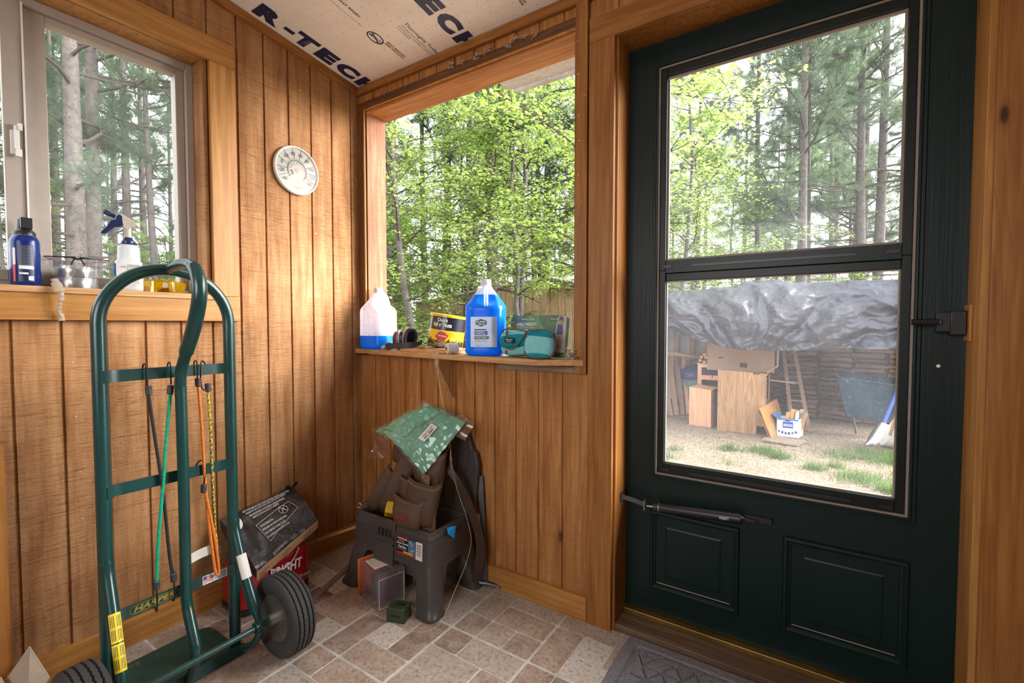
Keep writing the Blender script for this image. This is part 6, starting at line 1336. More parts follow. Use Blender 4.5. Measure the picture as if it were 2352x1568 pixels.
yg = glasses('safety_glasses', 'yellow tinted safety glasses standing at the right end of the window sill', (-.022, -.838, SZ + .0385), -6, -4, M['lensyel'], M['lensyel'], M['amberd'], lh=.038)
mb = MB(); mb.slabgrid(lambda u, v: (-.02 - .03 * math.sin(PI * u), -.06 + .12 * u, -.034 + .020 * v), 12, 3, .002); part('inner_frame', mb, M['amberd'], yg, smooth=60, W=False)
# trigger spray bottle
sb = thing('spray_bottle', 'white trigger spray bottle with navy and beige head on the window sill', 'spray bottle', (-.028, -.932, SZ)); sb.rotation_euler = (0, 0, R(-22))
M['milky'] = soft('milky_bottle_plastic', (.80, .82, .84, 1), .45, .12, .35); M['navyp'] = plain('navy_plastic', (.010, .022, .085, 1), .3); M['beige'] = plain('beige_plastic', (.50, .46, .38, 1), .4)
prof = [(0, .88, .8), (.004, .97, .7), (.012, 1, .62), (.085, .985, .62), (.098, .95, .66), (.103, .86, .8), (.106, .80, .9)]
jug_ring = jug_ring0
rings = [jug_ring0(.090 * k, .074 * k, z, rr) for z, k, rr in prof]
for k in range(14): z = .107 + .0028 * k; rings.append(jug_ring((.066 if k % 2 else .0635) * (1 - .004 * k), (.062 if k % 2 else .0595) * (1 - .004 * k), z, .95))
rings += [jug_ring(.060, .058, .148, .95), jug_ring(.048, .048, .154, 1), jug_ring(.034, .034, .158, 1)]
mb = MB(); loft(mb, rings); bb = part('bottle_body', mb, M['milky'], sb, smooth=50, W=False)
mb = MB(); rr_2 = [[Vector(((r2 + (.0008 if (q % 2 and k == 1) else 0)) * math.sin(2 * PI * q / 48), (r2 + (.0008 if (q % 2 and k == 1) else 0)) * math.cos(2 * PI * q / 48), z)) for q in range(48)] for k, (z, r2) in enumerate(((.155, .0185), (.157, .0195), (.168, .0192), (.169, .0165), (.178, .0125), (.181, .0105)))]; loft(mb, [r_[::-1] for r_ in rr_2]); part('collar_nut', mb, M['navyp'], sb, smooth=40, W=False)
mb = MB(); mb.tube([(0, 0, .180), (0, 0, .215)], [.0098, .0085], 16)
mb.prism([(-.030, .252), (-.012, .256), (.012, .240), (.030, .222), (.028, .219), (.008, .215), (.006, .208), (-.010, .208), (-.014, .230), (-.022, .236), (-.032, .240)], -.0085, .0085, lambda u, v, d: (d, u, v)); part('spray_head', mb, M['beige'], sb, smooth=40, W=False, bev=.002)
mb = MB(); mb.prism([(-.012, .250), (-.020, .256), (-.028, .250), (-.030, .238), (-.044, .232), (-.052, .214), (-.066, .196), (-.070, .188), (-.060, .186), (-.050, .194), (-.034, .212), (-.020, .214), (-.010, .222)], -.0095, .0095, lambda u, v, d: (d, u, v)); part('trigger', mb, M['navyp'], sb, smooth=40, W=False, bev=.002)
mb = MB(); mb.tube([(0, -.030, .248), (0, -.042, .253), (0, -.044, .254), (0, -.058, .262)], [.0075, .0075, .0095, .0085], 16); part('nozzle', mb, M['navyp'], sb, smooth=40, W=False)
mb = MB(); F_ = .0455
mb.hexa([(F_ - .001, -.030, .020), (F_ + .0008, -.030, .020), (F_ + .0008, .030, .020), (F_ - .001, .030, .020), (F_ - .001, -.030, .088), (F_ + .0008, -.030, .088), (F_ + .0008, .030, .088), (F_ - .001, .030, .088)])
lb3 = part('rear_label', mb, M['paper'], bb, smooth=0, W=False)
mb = MB(); mb.box(F_ + .0008, F_ + .0013, -.034, -.029, .045, .088); part('blue_label_edge', mb, M['royal'], bb, smooth=0, W=False)
def sbt(s, y, z, w, h, b=0): text('label_lettering', s, (F_ + .0010, y, z), (0, 1, 0), (0, 0, 1), w, h, M['ink'], lb3, b, W=False)
sbt('CAUTION', -.018, .076, .014, .0034, .01); sbt('DIRECTIONS FOR USE', .004, .079, .024, .003, .01)
for q in range(10): sbt('Shake well. Spray surface and wipe dry', .004 - (0 if q < 5 else .028), .072 - .0052 * q, .024 if q < 5 else .052, .0022)
mb = MB(); mb.tube([(F_ + .0012, .001, .068), (F_ + .0012, .030, .068), (F_ + .0012, .030, .085), (F_ + .0012, .001, .085)], .0004, 4, True); part('label_frame', mb, M['ink'], lb3, W=False)
# ================================================================== OUTSIDE
GZ = -.42
m, t, out = nt('straw_litter_ground'); v = coords(t)
n1 = noisen(t, v, 26, 8, .75, 1.5); n2 = noisen(t, v, 2.2, 5, .6); n3 = noisen(t, coords(t, (60, 20, 60), (0, 0, R(25))), 1, 5, .7, 1.0)
c_ = ramp(t, n1, [(.32, (.12, .08, .05, 1)), (.48, (.27, .20, .14, 1)), (.68, (.42, .35, .26, 1))]); c_ = mixc(t, ramp(t, n3, [(.5, g4(0)), (.62, g4(.7))]), c_, (.62, .53, .40, 1)); c_ = mixc(t, ramp(t, n2, [(.5, g4(0)), (.7, g4(.45))]), c_, (.24, .15, .09, 1))
bsdf(t, out, c_, .95, 0, .1, n1, .8, .03); M['ground'] = m
mb = MB(); mb.grid(lambda u, v: (-60 + 120 * u, -30 + 110 * v, GZ + (.5 * max(0, (abs(-60 + 120 * u) - 14) / 40) + .6 * max(0, (-30 + 110 * v - 14) / 50)) + .02 * mnoise.noise(Vector((u * 60, v * 60, 0)))), 120, 110)
gd = part('ground', mb, M['ground'], None, smooth=60); tag(gd, 'pale straw and pine litter ground outside', 'ground', kind='structure')
# porch footing so nothing shows under the wall
mb = MB(); mb.box(-.11, 3.0, .001, .15, GZ - .05, -.031); mb.box(-.11, -.001, -3.1, .15, GZ - .05, -.001); smesh('trim_25', mb, M['grey_x'], smooth=0)
mb = MB(); mb.hexa([(.50, .15, 2.375), (3.2, .15, 2.375), (3.2, .60, 2.36), (.50, .60, 2.36), (.50, .15, 2.395), (3.2, .15, 2.395), (3.2, .60, 2.38), (.50, .60, 2.38)]); mb.hexa([(.535, .60, 2.345), (3.2, .60, 2.345), (3.2, .625, 2.345), (.545, .625, 2.345), (.49, .60, 2.425), (3.2, .60, 2.425), (3.2, .625, 2.425), (.49, .625, 2.425)])
M['eave'] = plain('weathered_white_eave_paint', (.50, .50, .48, 1), .8, 0, .3, .15, 25, .4, 60, .002, (.36, .33, .29, 1), .6)
smesh('trim_26', mb, M['eave'], 'weathered white eave board outside above the open window hole', smooth=0)

# ---------- trees
rng = np.random.default_rng(7)
M['bark_p'] = plain('grey_brown_pine_bark', (.13, .112, .105, 1), .9, 0, .1, .3, 9, .9, 22, .02, (.07, .058, .055, 1), .56)
M['bark_m'] = plain('smooth_grey_maple_bark', (.115, .105, .10, 1), .9, 0, .1, .3, 6, .6, 30, .01, (.26, .26, .25, 1), .66)
M['twig'] = plain('thin_grey_twigs', (.085, .070, .065, 1), .9, 0, .1)
M['needles'] = leafy('grey_green_pine_needles', (.10, .14, .095, 1), (.20, .27, .16, 1), .3, .45)
M['leaves'] = leafy('fresh_yellow_green_maple_leaves', (.25, .34, .10, 1), (.40, .54, .14, 1), .28, .6)
M['leaves2'] = leafy('mid_green_understory_leaves', (.22, .32, .10, 1), (.36, .52, .15, 1), .3, .6)
def leaf_cloud(cent, size, kind, rng, jitter=.6):
    """cent (N,3) leaf centres -> small folded leaf polygons"""
    N_ = len(cent)
    a = rng.uniform(0, 2 * PI, N_); tilt = rng.uniform(-.7, .7, N_) ; s = size * rng.uniform(.6, 1.25, N_)
    ux = np.stack([np.cos(a), np.sin(a), rng.uniform(-.5, .2, N_)], 1); ux /= np.linalg.norm(ux, axis=1)[:, None]
    w = np.stack([-np.sin(a), np.cos(a), tilt], 1); w /= np.linalg.norm(w, axis=1)[:, None]
    if kind == 'maple': sh = [(0, 0), (.22, .42), (.42, .22), (.72, .36), (1.0, 0), (.72, -.36), (.42, -.22), (.22, -.42)]; F = [(0, 1, 2), (0, 2, 4), (2, 3, 4), (0, 4, 6), (4, 5, 6), (0, 6, 7)]
    else: sh = [(0, 0), (.5, .3), (1, 0), (.5, -.3)]; F = [(0, 1, 2), (0, 2, 3)]
    k = len(sh); vs = np.zeros((N_, k, 3))
    for i, (p, q) in enumerate(sh): vs[:, i] = cent + ux * (p * s)[:, None] + w * (q * s)[:, None] - np.array([0, 0, 1.0]) * (abs(q) * s * .35)[:, None]
    f = (np.arange(N_) * k)[:, None, None] + np.array(F)[None]
    return vs.reshape(-1, 3), f.reshape(-1, 3)
def needle_tufts(cent, dirs, size, rng, n=14, wd=.010):
    N_ = len(cent); d = dirs[:, None, :] * .8 + rng.normal(0, .65, (N_, n, 3)); d /= np.linalg.norm(d, axis=2)[:, :, None]
    L = size * rng.uniform(.6, 1.15, (N_, n))[:, :, None]; base = cent[:, None, :] + rng.normal(0, .03, (N_, n, 3)); tip = base + d * L
    side = np.cross(d, rng.normal(0, 1, (N_, n, 3))); side /= np.linalg.norm(side, axis=2)[:, :, None]
    vs = np.stack([base - side * wd * .5, base + side * wd * .5, tip], 2).reshape(-1, 3)
    return vs, np.arange(len(vs)).reshape(-1, 3)
def branch_pts(p, d, L, n, rng, droop=-.1, wob=.12):
    P = [np.array(p, float)]; d = np.array(d, float)
    for k in range(n):
        d = d + rng.normal(0, wob, 3) + np.array([0, 0, droop / n]); d /= np.linalg.norm(d); P.append(P[-1] + d * L / n)
    return P
def make_pine(h, r, seed, bare=.25, nb=44, spread=2.6, tuft=7):
    g = np.random.default_rng(seed); th = thing('pine_tree', 'pine', 'tree', (0, 0, 0))
    mb = MB(); n = 12; bx, by = g.uniform(-.25, .25, 2); tr_ = [(bx * math.sin(k / n * 2.2), by * math.sin(k / n * 2.6), h * k / n - .3) for k in range(n + 1)]
    mb.tube(tr_, [r * (1.25 if k == 0 else 1) * (1 - .82 * (k / n)) + .01 for k in range(n + 1)], 12); part('trunk', mb, M['bark_p'], th, smooth=70)
    mb = MB(); C_ = []; D_ = []
    def trunk_at(z): k = min(max((z + .3) / h * n, 0), n - .001); i = int(k); f = k - i; return np.array(tr_[i]) * (1 - f) + np.array(tr_[i + 1]) * f
    for b in range(nb):
        u = b / nb; z = h * (.10 + .88 * u ** .9); az = g.uniform(0, 2 * PI); dead = u < bare
        L = (spread * (.35 + .65 * math.sin(PI * min(1, .25 + u * .8)))) * g.uniform(.55, 1.1) * (.6 if dead else 1)
        up = g.uniform(-.05, .45) if not dead else g.uniform(-.2, .25)
        P = branch_pts(trunk_at(z), (math.cos(az), math.sin(az), up), L, 6, g, .25 if not dead else -.1, .13)
        rad = .016 + .024 * (1 - u) * (r / .14); mb.tube(P, [rad * (1 - .8 * k / 6) for k in range(7)], 5)
        for k in range(2, 7):
            for q in range(3 if not dead else 1):
                d = P[min(k, 6)] - P[k - 1]; d /= np.linalg.norm(d); dd = d + g.normal(0, .6, 3); dd /= np.linalg.norm(dd); l2 = L * g.uniform(.12, .30)
                Q = branch_pts(P[k], dd, l2, 3, g, .1, .2); mb.tube(Q, [rad * .4, rad * .3, rad * .22, rad * .12], 3)
                if not dead:
                    for s_ in range(tuft):
                        f = g.uniform(.25, 1.0) * 3; i = min(int(f), 2); C_.append(Q[i] * (1 - (f - i)) + Q[i + 1] * (f - i) + g.normal(0, .05, 3)); D_.append(dd + np.array([0, 0, .25]))
    part('branches', mb, M['twig'], th, smooth=70)
    vs, fs = needle_tufts(np.array(C_), np.array(D_), .15, g); np_mesh('needles', vs, fs, M['needles'], th)
    return th
def make_maple(h, r, seed, nb=30, spread=2.2, leaves=48, low=.12, size=.064, mat='leaves', name='maple_tree', cat='tree', bark='bark_m'):
    g = np.random.default_rng(seed); th = thing(name, name, cat, (0, 0, 0))
    mb = MB(); n = 10; bx, by = g.uniform(-.5, .5, 2); tr_ = [(bx * math.sin(k / n * 2.4) + g.normal(0, .03), by * math.sin(k / n * 2.0), h * k / n - .2) for k in range(n + 1)]
    mb.tube(tr_, [r * (1 - .85 * (k / n)) + .008 for k in range(n + 1)], 12); part('trunk', mb, M[bark], th, smooth=70)
    mb = MB(); C_ = []
    def trunk_at(z): k = min(max((z + .2) / h * n, 0), n - .001); i = int(k); f = k - i; return np.array(tr_[i]) * (1 - f) + np.array(tr_[i + 1]) * f
    for b in range(nb):
        u = b / nb; z = h * (low + (.97 - low) * u); az = g.uniform(0, 2 * PI); L = spread * (.5 + .6 * math.sin(PI * min(1, u + .15))) * g.uniform(.6, 1.15)
        P = branch_pts(trunk_at(z), (math.cos(az), math.sin(az), g.uniform(.15, .8)), L, 6, g, -.3, .12); rad = .010 + .012 * (1 - u)
        mb.tube(P, [rad * (1 - .8 * k / 6) for k in range(7)], 5)
        for k in range(1, 7):
            for q in range(3):
                d = P[min(k, 6)] - P[k - 1]; d /= np.linalg.norm(d); dd = d + g.normal(0, .7, 3); dd[2] *= .5; dd /= np.linalg.norm(dd); Q = branch_pts(P[k], dd, L * g.uniform(.15, .38), 3, g, -.2, .2); mb.tube(Q, [rad * .35, rad * .28, rad * .2, rad * .1], 3)
                for s_ in range(leaves // 3): 
                    f = g.uniform(.1, 1.0) * 3; i = min(int(f), 2); C_.append(Q[i] * (1 - (f - i)) + Q[i + 1] * (f - i) + g.normal(0, 1, 3) * np.array([.10, .10, .045]))
    part('branches', mb, M['twig'], th, smooth=70)
    vs, fs = leaf_cloud(np.array(C_), size, 'maple', g); np_mesh('leaves', vs, fs, M[mat], th)
    return th
pines = [make_pine(15, .15, 11), make_pine(17, .13, 12, .35, 40, 2.3), make_pine(13, .10, 13, .30, 36, 1.9), make_pine(16, .17, 14, .15, 52, 3.1, 8)]
maples = [make_maple(8.5, .085, 31, low=.29), make_maple(7.0, .06, 32, 28, 1.9, 51, .30), make_maple(5.0, .035, 33, 24, 1.5, 30, .08, .08, 'leaves2', 'understory_sapling'), make_maple(8.0, .07, 34, 32, 2.1, 51, .12)]
def place(lst, used, k, x, y, rz, label, group, sc=1.0, z=GZ):
    src = lst[k]
    if (id(lst), k) in used: o = dup(src)
    else: used.add((id(lst), k)); o = src
    o.location = (x, y, z); o.rotation_euler = (0, 0, rz); o['label'] = label; o['group'] = group; o.scale = (sc, sc, sc); return o
used = set(); GP = 'pine trees of the forest'; GM = 'leafy maple trees near the porch'
named = [(3, 1.64, 13.83, 'tall many branched pine in the middle of the door glass', .85), (0, 3.48, 16.23, 'tall straight pine at the right of the upper door glass', 1.05), (1, .30, 17.73, 'slender pine left of the middle pine in the door glass', .95), (2, -1.61, 15.29, 'thin pine behind the maple leaves at the left of the door glass', 1.0),
  (0, -4.13, 7.06, 'thick rough barked pine trunk in the middle of the open window hole', 1.0), (1, -8.64, 8.3, 'grey pine trunk at the far left of the open window hole', 1.15),
  (3, -9.42, 1.21, 'left one of the two thick pine trunks in the sliding window', .95), (0, -10.52, 1.68, 'right one of the two thick pine trunks in the sliding window', 1.0), (1, -15.45, 3.84, 'thinner pine trunk behind the spray bottle in the sliding window', 1.0), (2, -13.46, 3.95, 'slim straight pine at the right edge of the sliding window', 1.0), (2, -14.16, 1.09, 'slim pine seen through the left pane of the sliding window', 1.0)]
rs_ = random.Random(77)
for k, x, y, lb, sc in named: place(pines, used, k, x, y, rs_.uniform(0, 6), lb, GP, sc)
far = [(-1.28, 25.07), (3.65, 28.3), (5.25, 26.95), (.09, 28.36), (2.59, 31.19), (-10.16, 12.08), (-7.38, 15.1), (-13.58, 18.22), (-7.88, 19.56), (-21.46, 3.5), (-23.53, 5.73), (-24.68, 7.37), (-16.39, .84)]
for i in range(48):
    if i % 3 == 0: an = rs_.uniform(85, 118); d = rs_.uniform(17, 36)
    elif i % 3 == 1: an = rs_.uniform(118, 152); d = rs_.uniform(15, 34)
    else: an = rs_.uniform(150, 186); d = rs_.uniform(14, 34)
    far.append((1.9 + d * math.cos(R(an)), -1.5 + d * math.sin(R(an))))
for x, y in far:
    dr = 'door' if math.degrees(math.atan2(y + 1.5, x - 1.9)) < 116 else ('hole' if math.degrees(math.atan2(y + 1.5, x - 1.9)) < 152 else 'slider')
    lb = {'door': 'pine tree standing in the distant forest behind the tarp shed', 'hole': 'pine tree standing in the distant forest behind the maples', 'slider': 'pine tree in the forest beyond the sliding window'}[dr]
    place(pines, used, rs_.randrange(4), x, y, rs_.uniform(0, 6), lb, GP, rs_.uniform(.8, 1.15))
mp = [(3, -3.7, 4.35, 'leafy maple at the left of the open window hole', .95), (1, -1.21, 4.79, 'spotted grey maple trunk at the right edge of the open window hole', 1.1), (0, -4.07, 7.7, 'maple crown filling the middle of the open window hole', 1.0), (3, -6.08, 8.18, 'maple behind the left maple in the open window hole', 1.1), (3, -5.74, 5.41, 'maple at the far left of the open window hole', 1.0), (3, -.95, 9.2, 'yellow green maple at the left side of the door glass', .95), (1, -1.27, 12.9, 'second maple behind the left maple in the door glass', 1.1), (1, -2.9, 6.4, 'young maple between the two trunks in the open window hole', 1.0), (0, -3.49, 11.66, 'taller maple behind the plywood building', 1.1), (1, -2.6, 9.6, 'maple beside the plywood building', 1.0)]
for k, x, y, lb, sc in mp: place(maples, used, k, x, y, rs_.uniform(0, 6), lb, GM, sc)
for i in range(34):
    an = rs_.choice((rs_.uniform(86, 118), rs_.uniform(120, 152), rs_.uniform(152, 180))); d = rs_.uniform(15, 26); x = 1.9 + d * math.cos(R(an)); y = -1.5 + d * math.sin(R(an))
    place(maples, used, rs_.choice((3, 2, 2)), x, y, rs_.uniform(0, 6), {True: 'bright green young tree in the forest beyond the sliding window', False: 'bright green young tree in the forest behind the tarp shed and plywood building'}[an > 152], 'bright green young trees in the forest', rs_.uniform(.7, 1.1))

for x, y, sc in ((-6.4, 5.6, .9), (-7.6, 7.6, 1.0), (-5.0, 4.6, .75), (-9.5, 8.6, 1.1), (-8.2, 6.2, .9), (-11.5, 9.5, 1.2), (-9.5, 12.5, 1.2), (-6.5, 13.0, 1.2), (-4.5, 13.5, 1.2), (-8.0, 11.5, 1.2), (-3.0, 14.5, 1.2)):
    place(maples, used, rs_.choice((2, 3)) if sc > 1 else 2, x, y, rs_.uniform(0, 6), 'leafy sapling filling the gap between the trunks in the open window hole', 'saplings seen in the open window hole', sc)
for x, y, sc in ((-1.2, 11.5, .62), (.2, 12.0, .55), (1.2, 10.8, .50), (2.4, 12.4, .55), (3.6, 11.6, .6), (4.6, 13.0, .65), (5.6, 14.2, .7), (.9, 14.5, .7), (2.9, 15.5, .75), (-2.0, 13.2, .75)):
    place(maples, used, 2, x, y, rs_.uniform(0, 6), 'low green sapling showing just above the tarp shed', 'low saplings behind the tarp shed', sc)
# ---------- plywood building seen through the window hole
pb_ = thing('plywood_shed', 'plywood clad building with sloping roof edge behind the maples', 'shed', (-5.5, 9.5, GZ))
M['ply'] = wood('weathered_plywood_siding', 2, (.46, .34, .22, 1), (.28, .18, .11, 1), (.58, .46, .33, 1), .3, .8, .8, 0, .5)
mb = MB(); x0, x1, yy = -8.6, -3.9, 9.0; nseg = 22
def rf(x): return 2.30 - (-3.9 - x) * .115
for i in range(nseg):
    a = x0 + (x1 - x0) * i / nseg; b = x0 + (x1 - x0) * (i + 1) / nseg; mb.hexa([(a + .006, yy, GZ - .1), (b - .006, yy, GZ - .1), (b - .006, yy + .05, GZ - .1), (a + .006, yy + .05, GZ - .1), (a + .006, yy, rf(a)), (b - .006, yy, rf(b)), (b - .006, yy + .05, rf(b)), (a + .006, yy + .05, rf(a))])
part('front_wall', mb, M['ply'], pb_, smooth=0)
mb = MB(); mb.box(x0, x1, yy + .012, yy + .06, GZ - .1, 1.5)
for i in range(14): mb.hexa([(x1 - .02, yy + .05 + .3 * i, GZ - .1), (x1, yy + .05 + .3 * i, GZ - .1), (x1 + .002, yy + .34 + .3 * i, GZ - .1), (x1 - .02, yy + .34 + .3 * i, GZ - .1), (x1 - .02, yy + .05 + .3 * i, 2.1), (x1, yy + .05 + .3 * i, 2.1), (x1 + .002, yy + .34 + .3 * i, 2.1), (x1 - .02, yy + .34 + .3 * i, 2.1)])
part('side_wall', mb, M['ply'], pb_, smooth=0)
M['roofm'] = plain('pale_metal_drip_edge', (.55, .56, .58, 1), .5, .3); mb = MB(); mb.hexa([(x0, yy - .12, rf(x0)), (x1 + .12, yy - .12, rf(x1) + .012), (x1 + .12, yy + 4.2, rf(x1) + .012), (x0, yy + 4.2, rf(x0)), (x0, yy - .12, rf(x0) + .04), (x1 + .12, yy - .12, rf(x1) + .052), (x1 + .12, yy + 4.2, rf(x1) + .052), (x0, yy + 4.2, rf(x0) + .04)]); part('roof', mb, M['roofm'], pb_, smooth=0)
pb2 = thing('plywood_lean_to', 'lower plywood wall running on to the right of the plywood building', 'shed', (-3.2, 9.3, GZ))
mb = MB()
for i in range(9): a = -3.86 + i * .21; mb.hexa([(a + .005, 9.15, GZ - .1), (a + .205, 9.15, GZ - .1), (a + .205, 9.2, GZ - .1), (a + .005, 9.2, GZ - .1), (a + .005, 9.15, 2.05 - .10 * i * .21 / 1), (a + .205, 9.15, 2.05 - .10 * (i + 1) * .21), (a + .205, 9.2, 2.05 - .10 * (i + 1) * .21), (a + .005, 9.2, 2.05 - .10 * i * .21)])
part('wall_sheets', mb, M['ply'], pb2, smooth=0)
mb = MB(); mb.hexa([(-3.88, 9.05, 2.06), (-1.9, 9.05, 1.86), (-1.9, 11.0, 1.86), (-3.88, 11.0, 2.06), (-3.88, 9.05, 2.10), (-1.9, 9.05, 1.90), (-1.9, 11.0, 1.90), (-3.88, 11.0, 2.10)]); part('roof', mb, M['grey_x'], pb2, smooth=0)

# ---------- tarp shed seen through the door
sd = thing('tarp_shed', 'low open fronted wood shed frame of brown posts with white sheeting', 'shed', (1.5, 6.6, GZ))
def beam(parent, name, a, b, w=.05, d=.09, mat='grey_z', up=(0, 1, 0)):
    mb = MB(); mb.ribbon([a, b], w, (1, 0, 0) if abs(Vector(b).x - Vector(a).x) < .7 * abs(Vector(b).z - Vector(a).z) + .01 else (0, 0, 1), d); return part(name, mb, M[mat], parent, smooth=0)
M['sheet'] = soft('white_sheeting', (.72, .76, .74, 1), .5, 0, .5); M['post'] = wood('pinkish_brown_lumber', 2, (.33, .22, .16, 1), (.20, .125, .09, 1), (.44, .31, .23, 1), .8, .8, .5, 0, .4)
for k, x in enumerate((-1.10, -.80, -.50, -.20, .08, .34, .60)): beam(sd, 'post', (x, 7.25, GZ), (x, 7.25, 1.45), .085, .05, 'post')
for x in (3.35, 3.9, -1.15): beam(sd, 'post', (x, 5.9, GZ), (x, 5.9, 1.5), .09, .09, 'post')
mb = MB(); mb.slabgrid(lambda u, v: (-1.2 + 2.0 * u, 7.34 + .03 * mnoise.noise(Vector((u * 6, v * 6, 0))), GZ + .12 + 1.75 * v), 24, 12, .004); part('white_sheeting', mb, M['sheet'], sd, smooth=60)
beam(sd, 'diagonal_brace', (-.30, 7.15, GZ + .55), (.62, 7.15, .95), .07, .04, 'post'); beam(sd, 'diagonal_brace', (-.95, 7.15, 1.1), (-.40, 7.15, 1.40), .07, .04, 'post')
mb = MB(); mb.ribbon([(-1.2, 5.78, 1.50), (4.2, 5.75, 1.52)], .1, (0, 0, 1), .04); part('front_rail', mb, M['post'], sd, smooth=0)
mb = MB(); mb.ribbon([(-1.2, 7.6, 1.42), (4.2, 7.6, 1.42)], .1, (0, 0, 1), .04); part('back_rail', mb, M['post'], sd, smooth=0)
mb = MB(); mb.box(-1.2, 4.2, 7.62, 7.66, GZ, 1.4); part('back_wall', mb, M['old_x'], sd, smooth=0)
# tarp
tt = thing('tarpaulin', 'wrinkled silver grey tarpaulin draped over the low wood shed', 'tarp', (1.3, 5.8, 1.5))
def interp(x, T_):
    for (a, p), (b, q) in zip(T_, T_[1:]):
        if x <= b: f = max(0, (x - a) / (b - a)); f = f * f * (3 - 2 * f); return p + (q - p) * f
    return T_[-1][1]
TOP = [(-1.8, 1.56), (.0, 1.60), (.6, 1.61), (.95, 1.64), (1.15, 1.70), (1.45, 1.71), (1.7, 1.65), (2.2, 1.645), (2.9, 1.64), (4.2, 1.62)]
BOT = [(-1.8, 1.02), (-.2, 1.02), (.1, .985), (.35, .93), (.6, .85), (.85, .785), (1.1, .745), (1.4, .745), (1.7, .755), (2.2, .79), (2.8, .80), (4.2, .86)]
def tarp(u, v):
    x = -1.2 + 5.4 * u; zt_, zb_ = interp(x, TOP), interp(x, BOT)
    if v < .35:
        w = v / .35; y = 7.7 - (7.7 - 5.72) * w; z = 1.50 + (zt_ - 1.50) * min(1, w * 1.15); n = .03 * mnoise.noise(Vector((x * 2.2, y * 3, 1))) ; return (x, y, z + n * (1 - w))
    w = (v - .35) / .65; z = zt_ + (zb_ - zt_) * w; roll = min(w / .06, 1)
    # swags: folds fan from the left top towards the sag at x ~1.2 and sweep up to the right
    sag = Vector((1.15, 0)); dx = x - 1.15; ph = (dx * 2.0 if dx < 0 else dx * .9) ; c = w * (1.9 if dx > 0 else 1.2) - (.55 * dx if dx > 0 else -.95 * dx)
    fa = math.atan2((z - .45) * 1.15, x - 1.28); di = math.hypot(x - 1.28, z - .55); f = (.055 * math.sin(fa * 11 + 2.2 * mnoise.noise(Vector((x * 1.3, w * 1.6, 3)))) + .026 * math.sin(fa * 25 + 3.5 * mnoise.noise(Vector((x * 2.2, w * 2.4, 8))))) * min(1.2, .12 + di)
    rn = abs(mnoise.noise(Vector((x * 3.2 - w * 1.6, w * 3.4 + x * .6, 5)))); rn2 = abs(mnoise.noise(Vector((x * 8 + w * 5, w * 9 - x * 3, 9))))
    y = 5.70 - .10 * math.sin(w * PI * .5) * roll - .10 * w - f * min(1, w * 2.2 + .15) - .09 * (.5 - rn) * min(1, w * 3 + .3) - .035 * (.5 - rn2)
    y -= .16 * math.exp(-((x - 1.3) / .8) ** 2) * math.sin(PI * w)
    return (x, y, z + .02 * mnoise.noise(Vector((x * 5, w * 6, 2))) * (1 if w < .9 else .6))
m, t, out = nt('silver_grey_tarp'); v = coords(t); bsdf(t, out, ramp(t, noisen(t, v, 3, 5, .6), [(.3, (.038, .040, .052, 1)), (.7, (.065, .068, .085, 1))]), .34, .35, .6, noisen(t, v, 7, 4, .6, .8), .3, .03); M['tarp'] = m
mb = MB(); mb.grid(tarp, 420, 150); part('sheet', mb, M['tarp'], tt, smooth=80)
# particle board, cabinet, boxes
M['pboard'] = plain('brown_particle_board', (.30, .20, .13, 1), .85, 0, .2, .2, 60, .4, 80, .002); M['oak'] = wood('oak_veneer', 2, (.40, .245, .125, 1), (.24, .13, .058, 1), (.48, .31, .17, 1), .35, .6, 0, 0, .9); M['peach'] = wood('peach_plywood_box', 2, (.62, .36, .22, 1), (.48, .25, .14, 1), (.70, .45, .29, 1), .4, .7, .5, 0, .4); M['dk'] = plain('dark_cabinet_inside', (.030, .022, .020, 1), .9)
pn = thing('particle_board_panel', 'brown particle board panel with a square socket hole behind the cabinet', 'panel', (1.0, 6.05, .4)); mb = MB(); mb.box(.56, 1.46, 6.02, 6.06, .40, .95); pn_ = part('sheet', mb, M['pboard'], pn, smooth=0); mb = MB(); mb.box(1.02, 1.11, 6.012, 6.0195, .46, .525); part('socket_hole', mb, M['dk'], pn, smooth=0); mb = MB(); mb.box(.72, .79, 6.012, 6.0195, .585, .600); part('slot_hole', mb, M['dk'], pn, smooth=0)
cbn = thing('base_cabinet', 'old oak veneered base cabinet standing side on in the wood shed', 'cabinet', (1.1, 5.8, GZ)); mb = MB(); mb.prism([(.79, GZ + .0), (1.29, GZ + .0), (1.29, GZ + .12), (1.385, GZ + .12), (1.385, .425), (1.315, .425), (1.315, .405), (1.235, .405), (1.235, .432), (.79, .445)], 5.56, 5.60, lambda u, v_, d: (u, d, v_)); part('side_panel', mb, M['oak'], cbn, smooth=0); mb = MB(); mb.box(.80, 1.375, 6.16, 6.20, GZ, .42); mb.box(.80, .83, 5.60, 6.18, GZ, .40); mb.box(.80, 1.375, 5.60, 6.18, GZ + .12, GZ + .15); part('carcass', mb, M['dk'], cbn, smooth=0)
mb = MB(); mb.box(.80, 1.375, 5.60, 6.18, .36, .39); mb.box(1.36, 1.385, 5.61, 6.16, -.02, .01); part('shelf', mb, M['oak'], cbn, smooth=0)
for zz in (GZ + .13, .395): pass
mb = MB(); mb.box(1.386, 1.398, 6.10, 6.17, GZ + .15, .37); mb.box(1.386, 1.398, 5.61, 5.66, GZ + .15, .37); part('face_frame', mb, M['oak'], cbn, smooth=0)
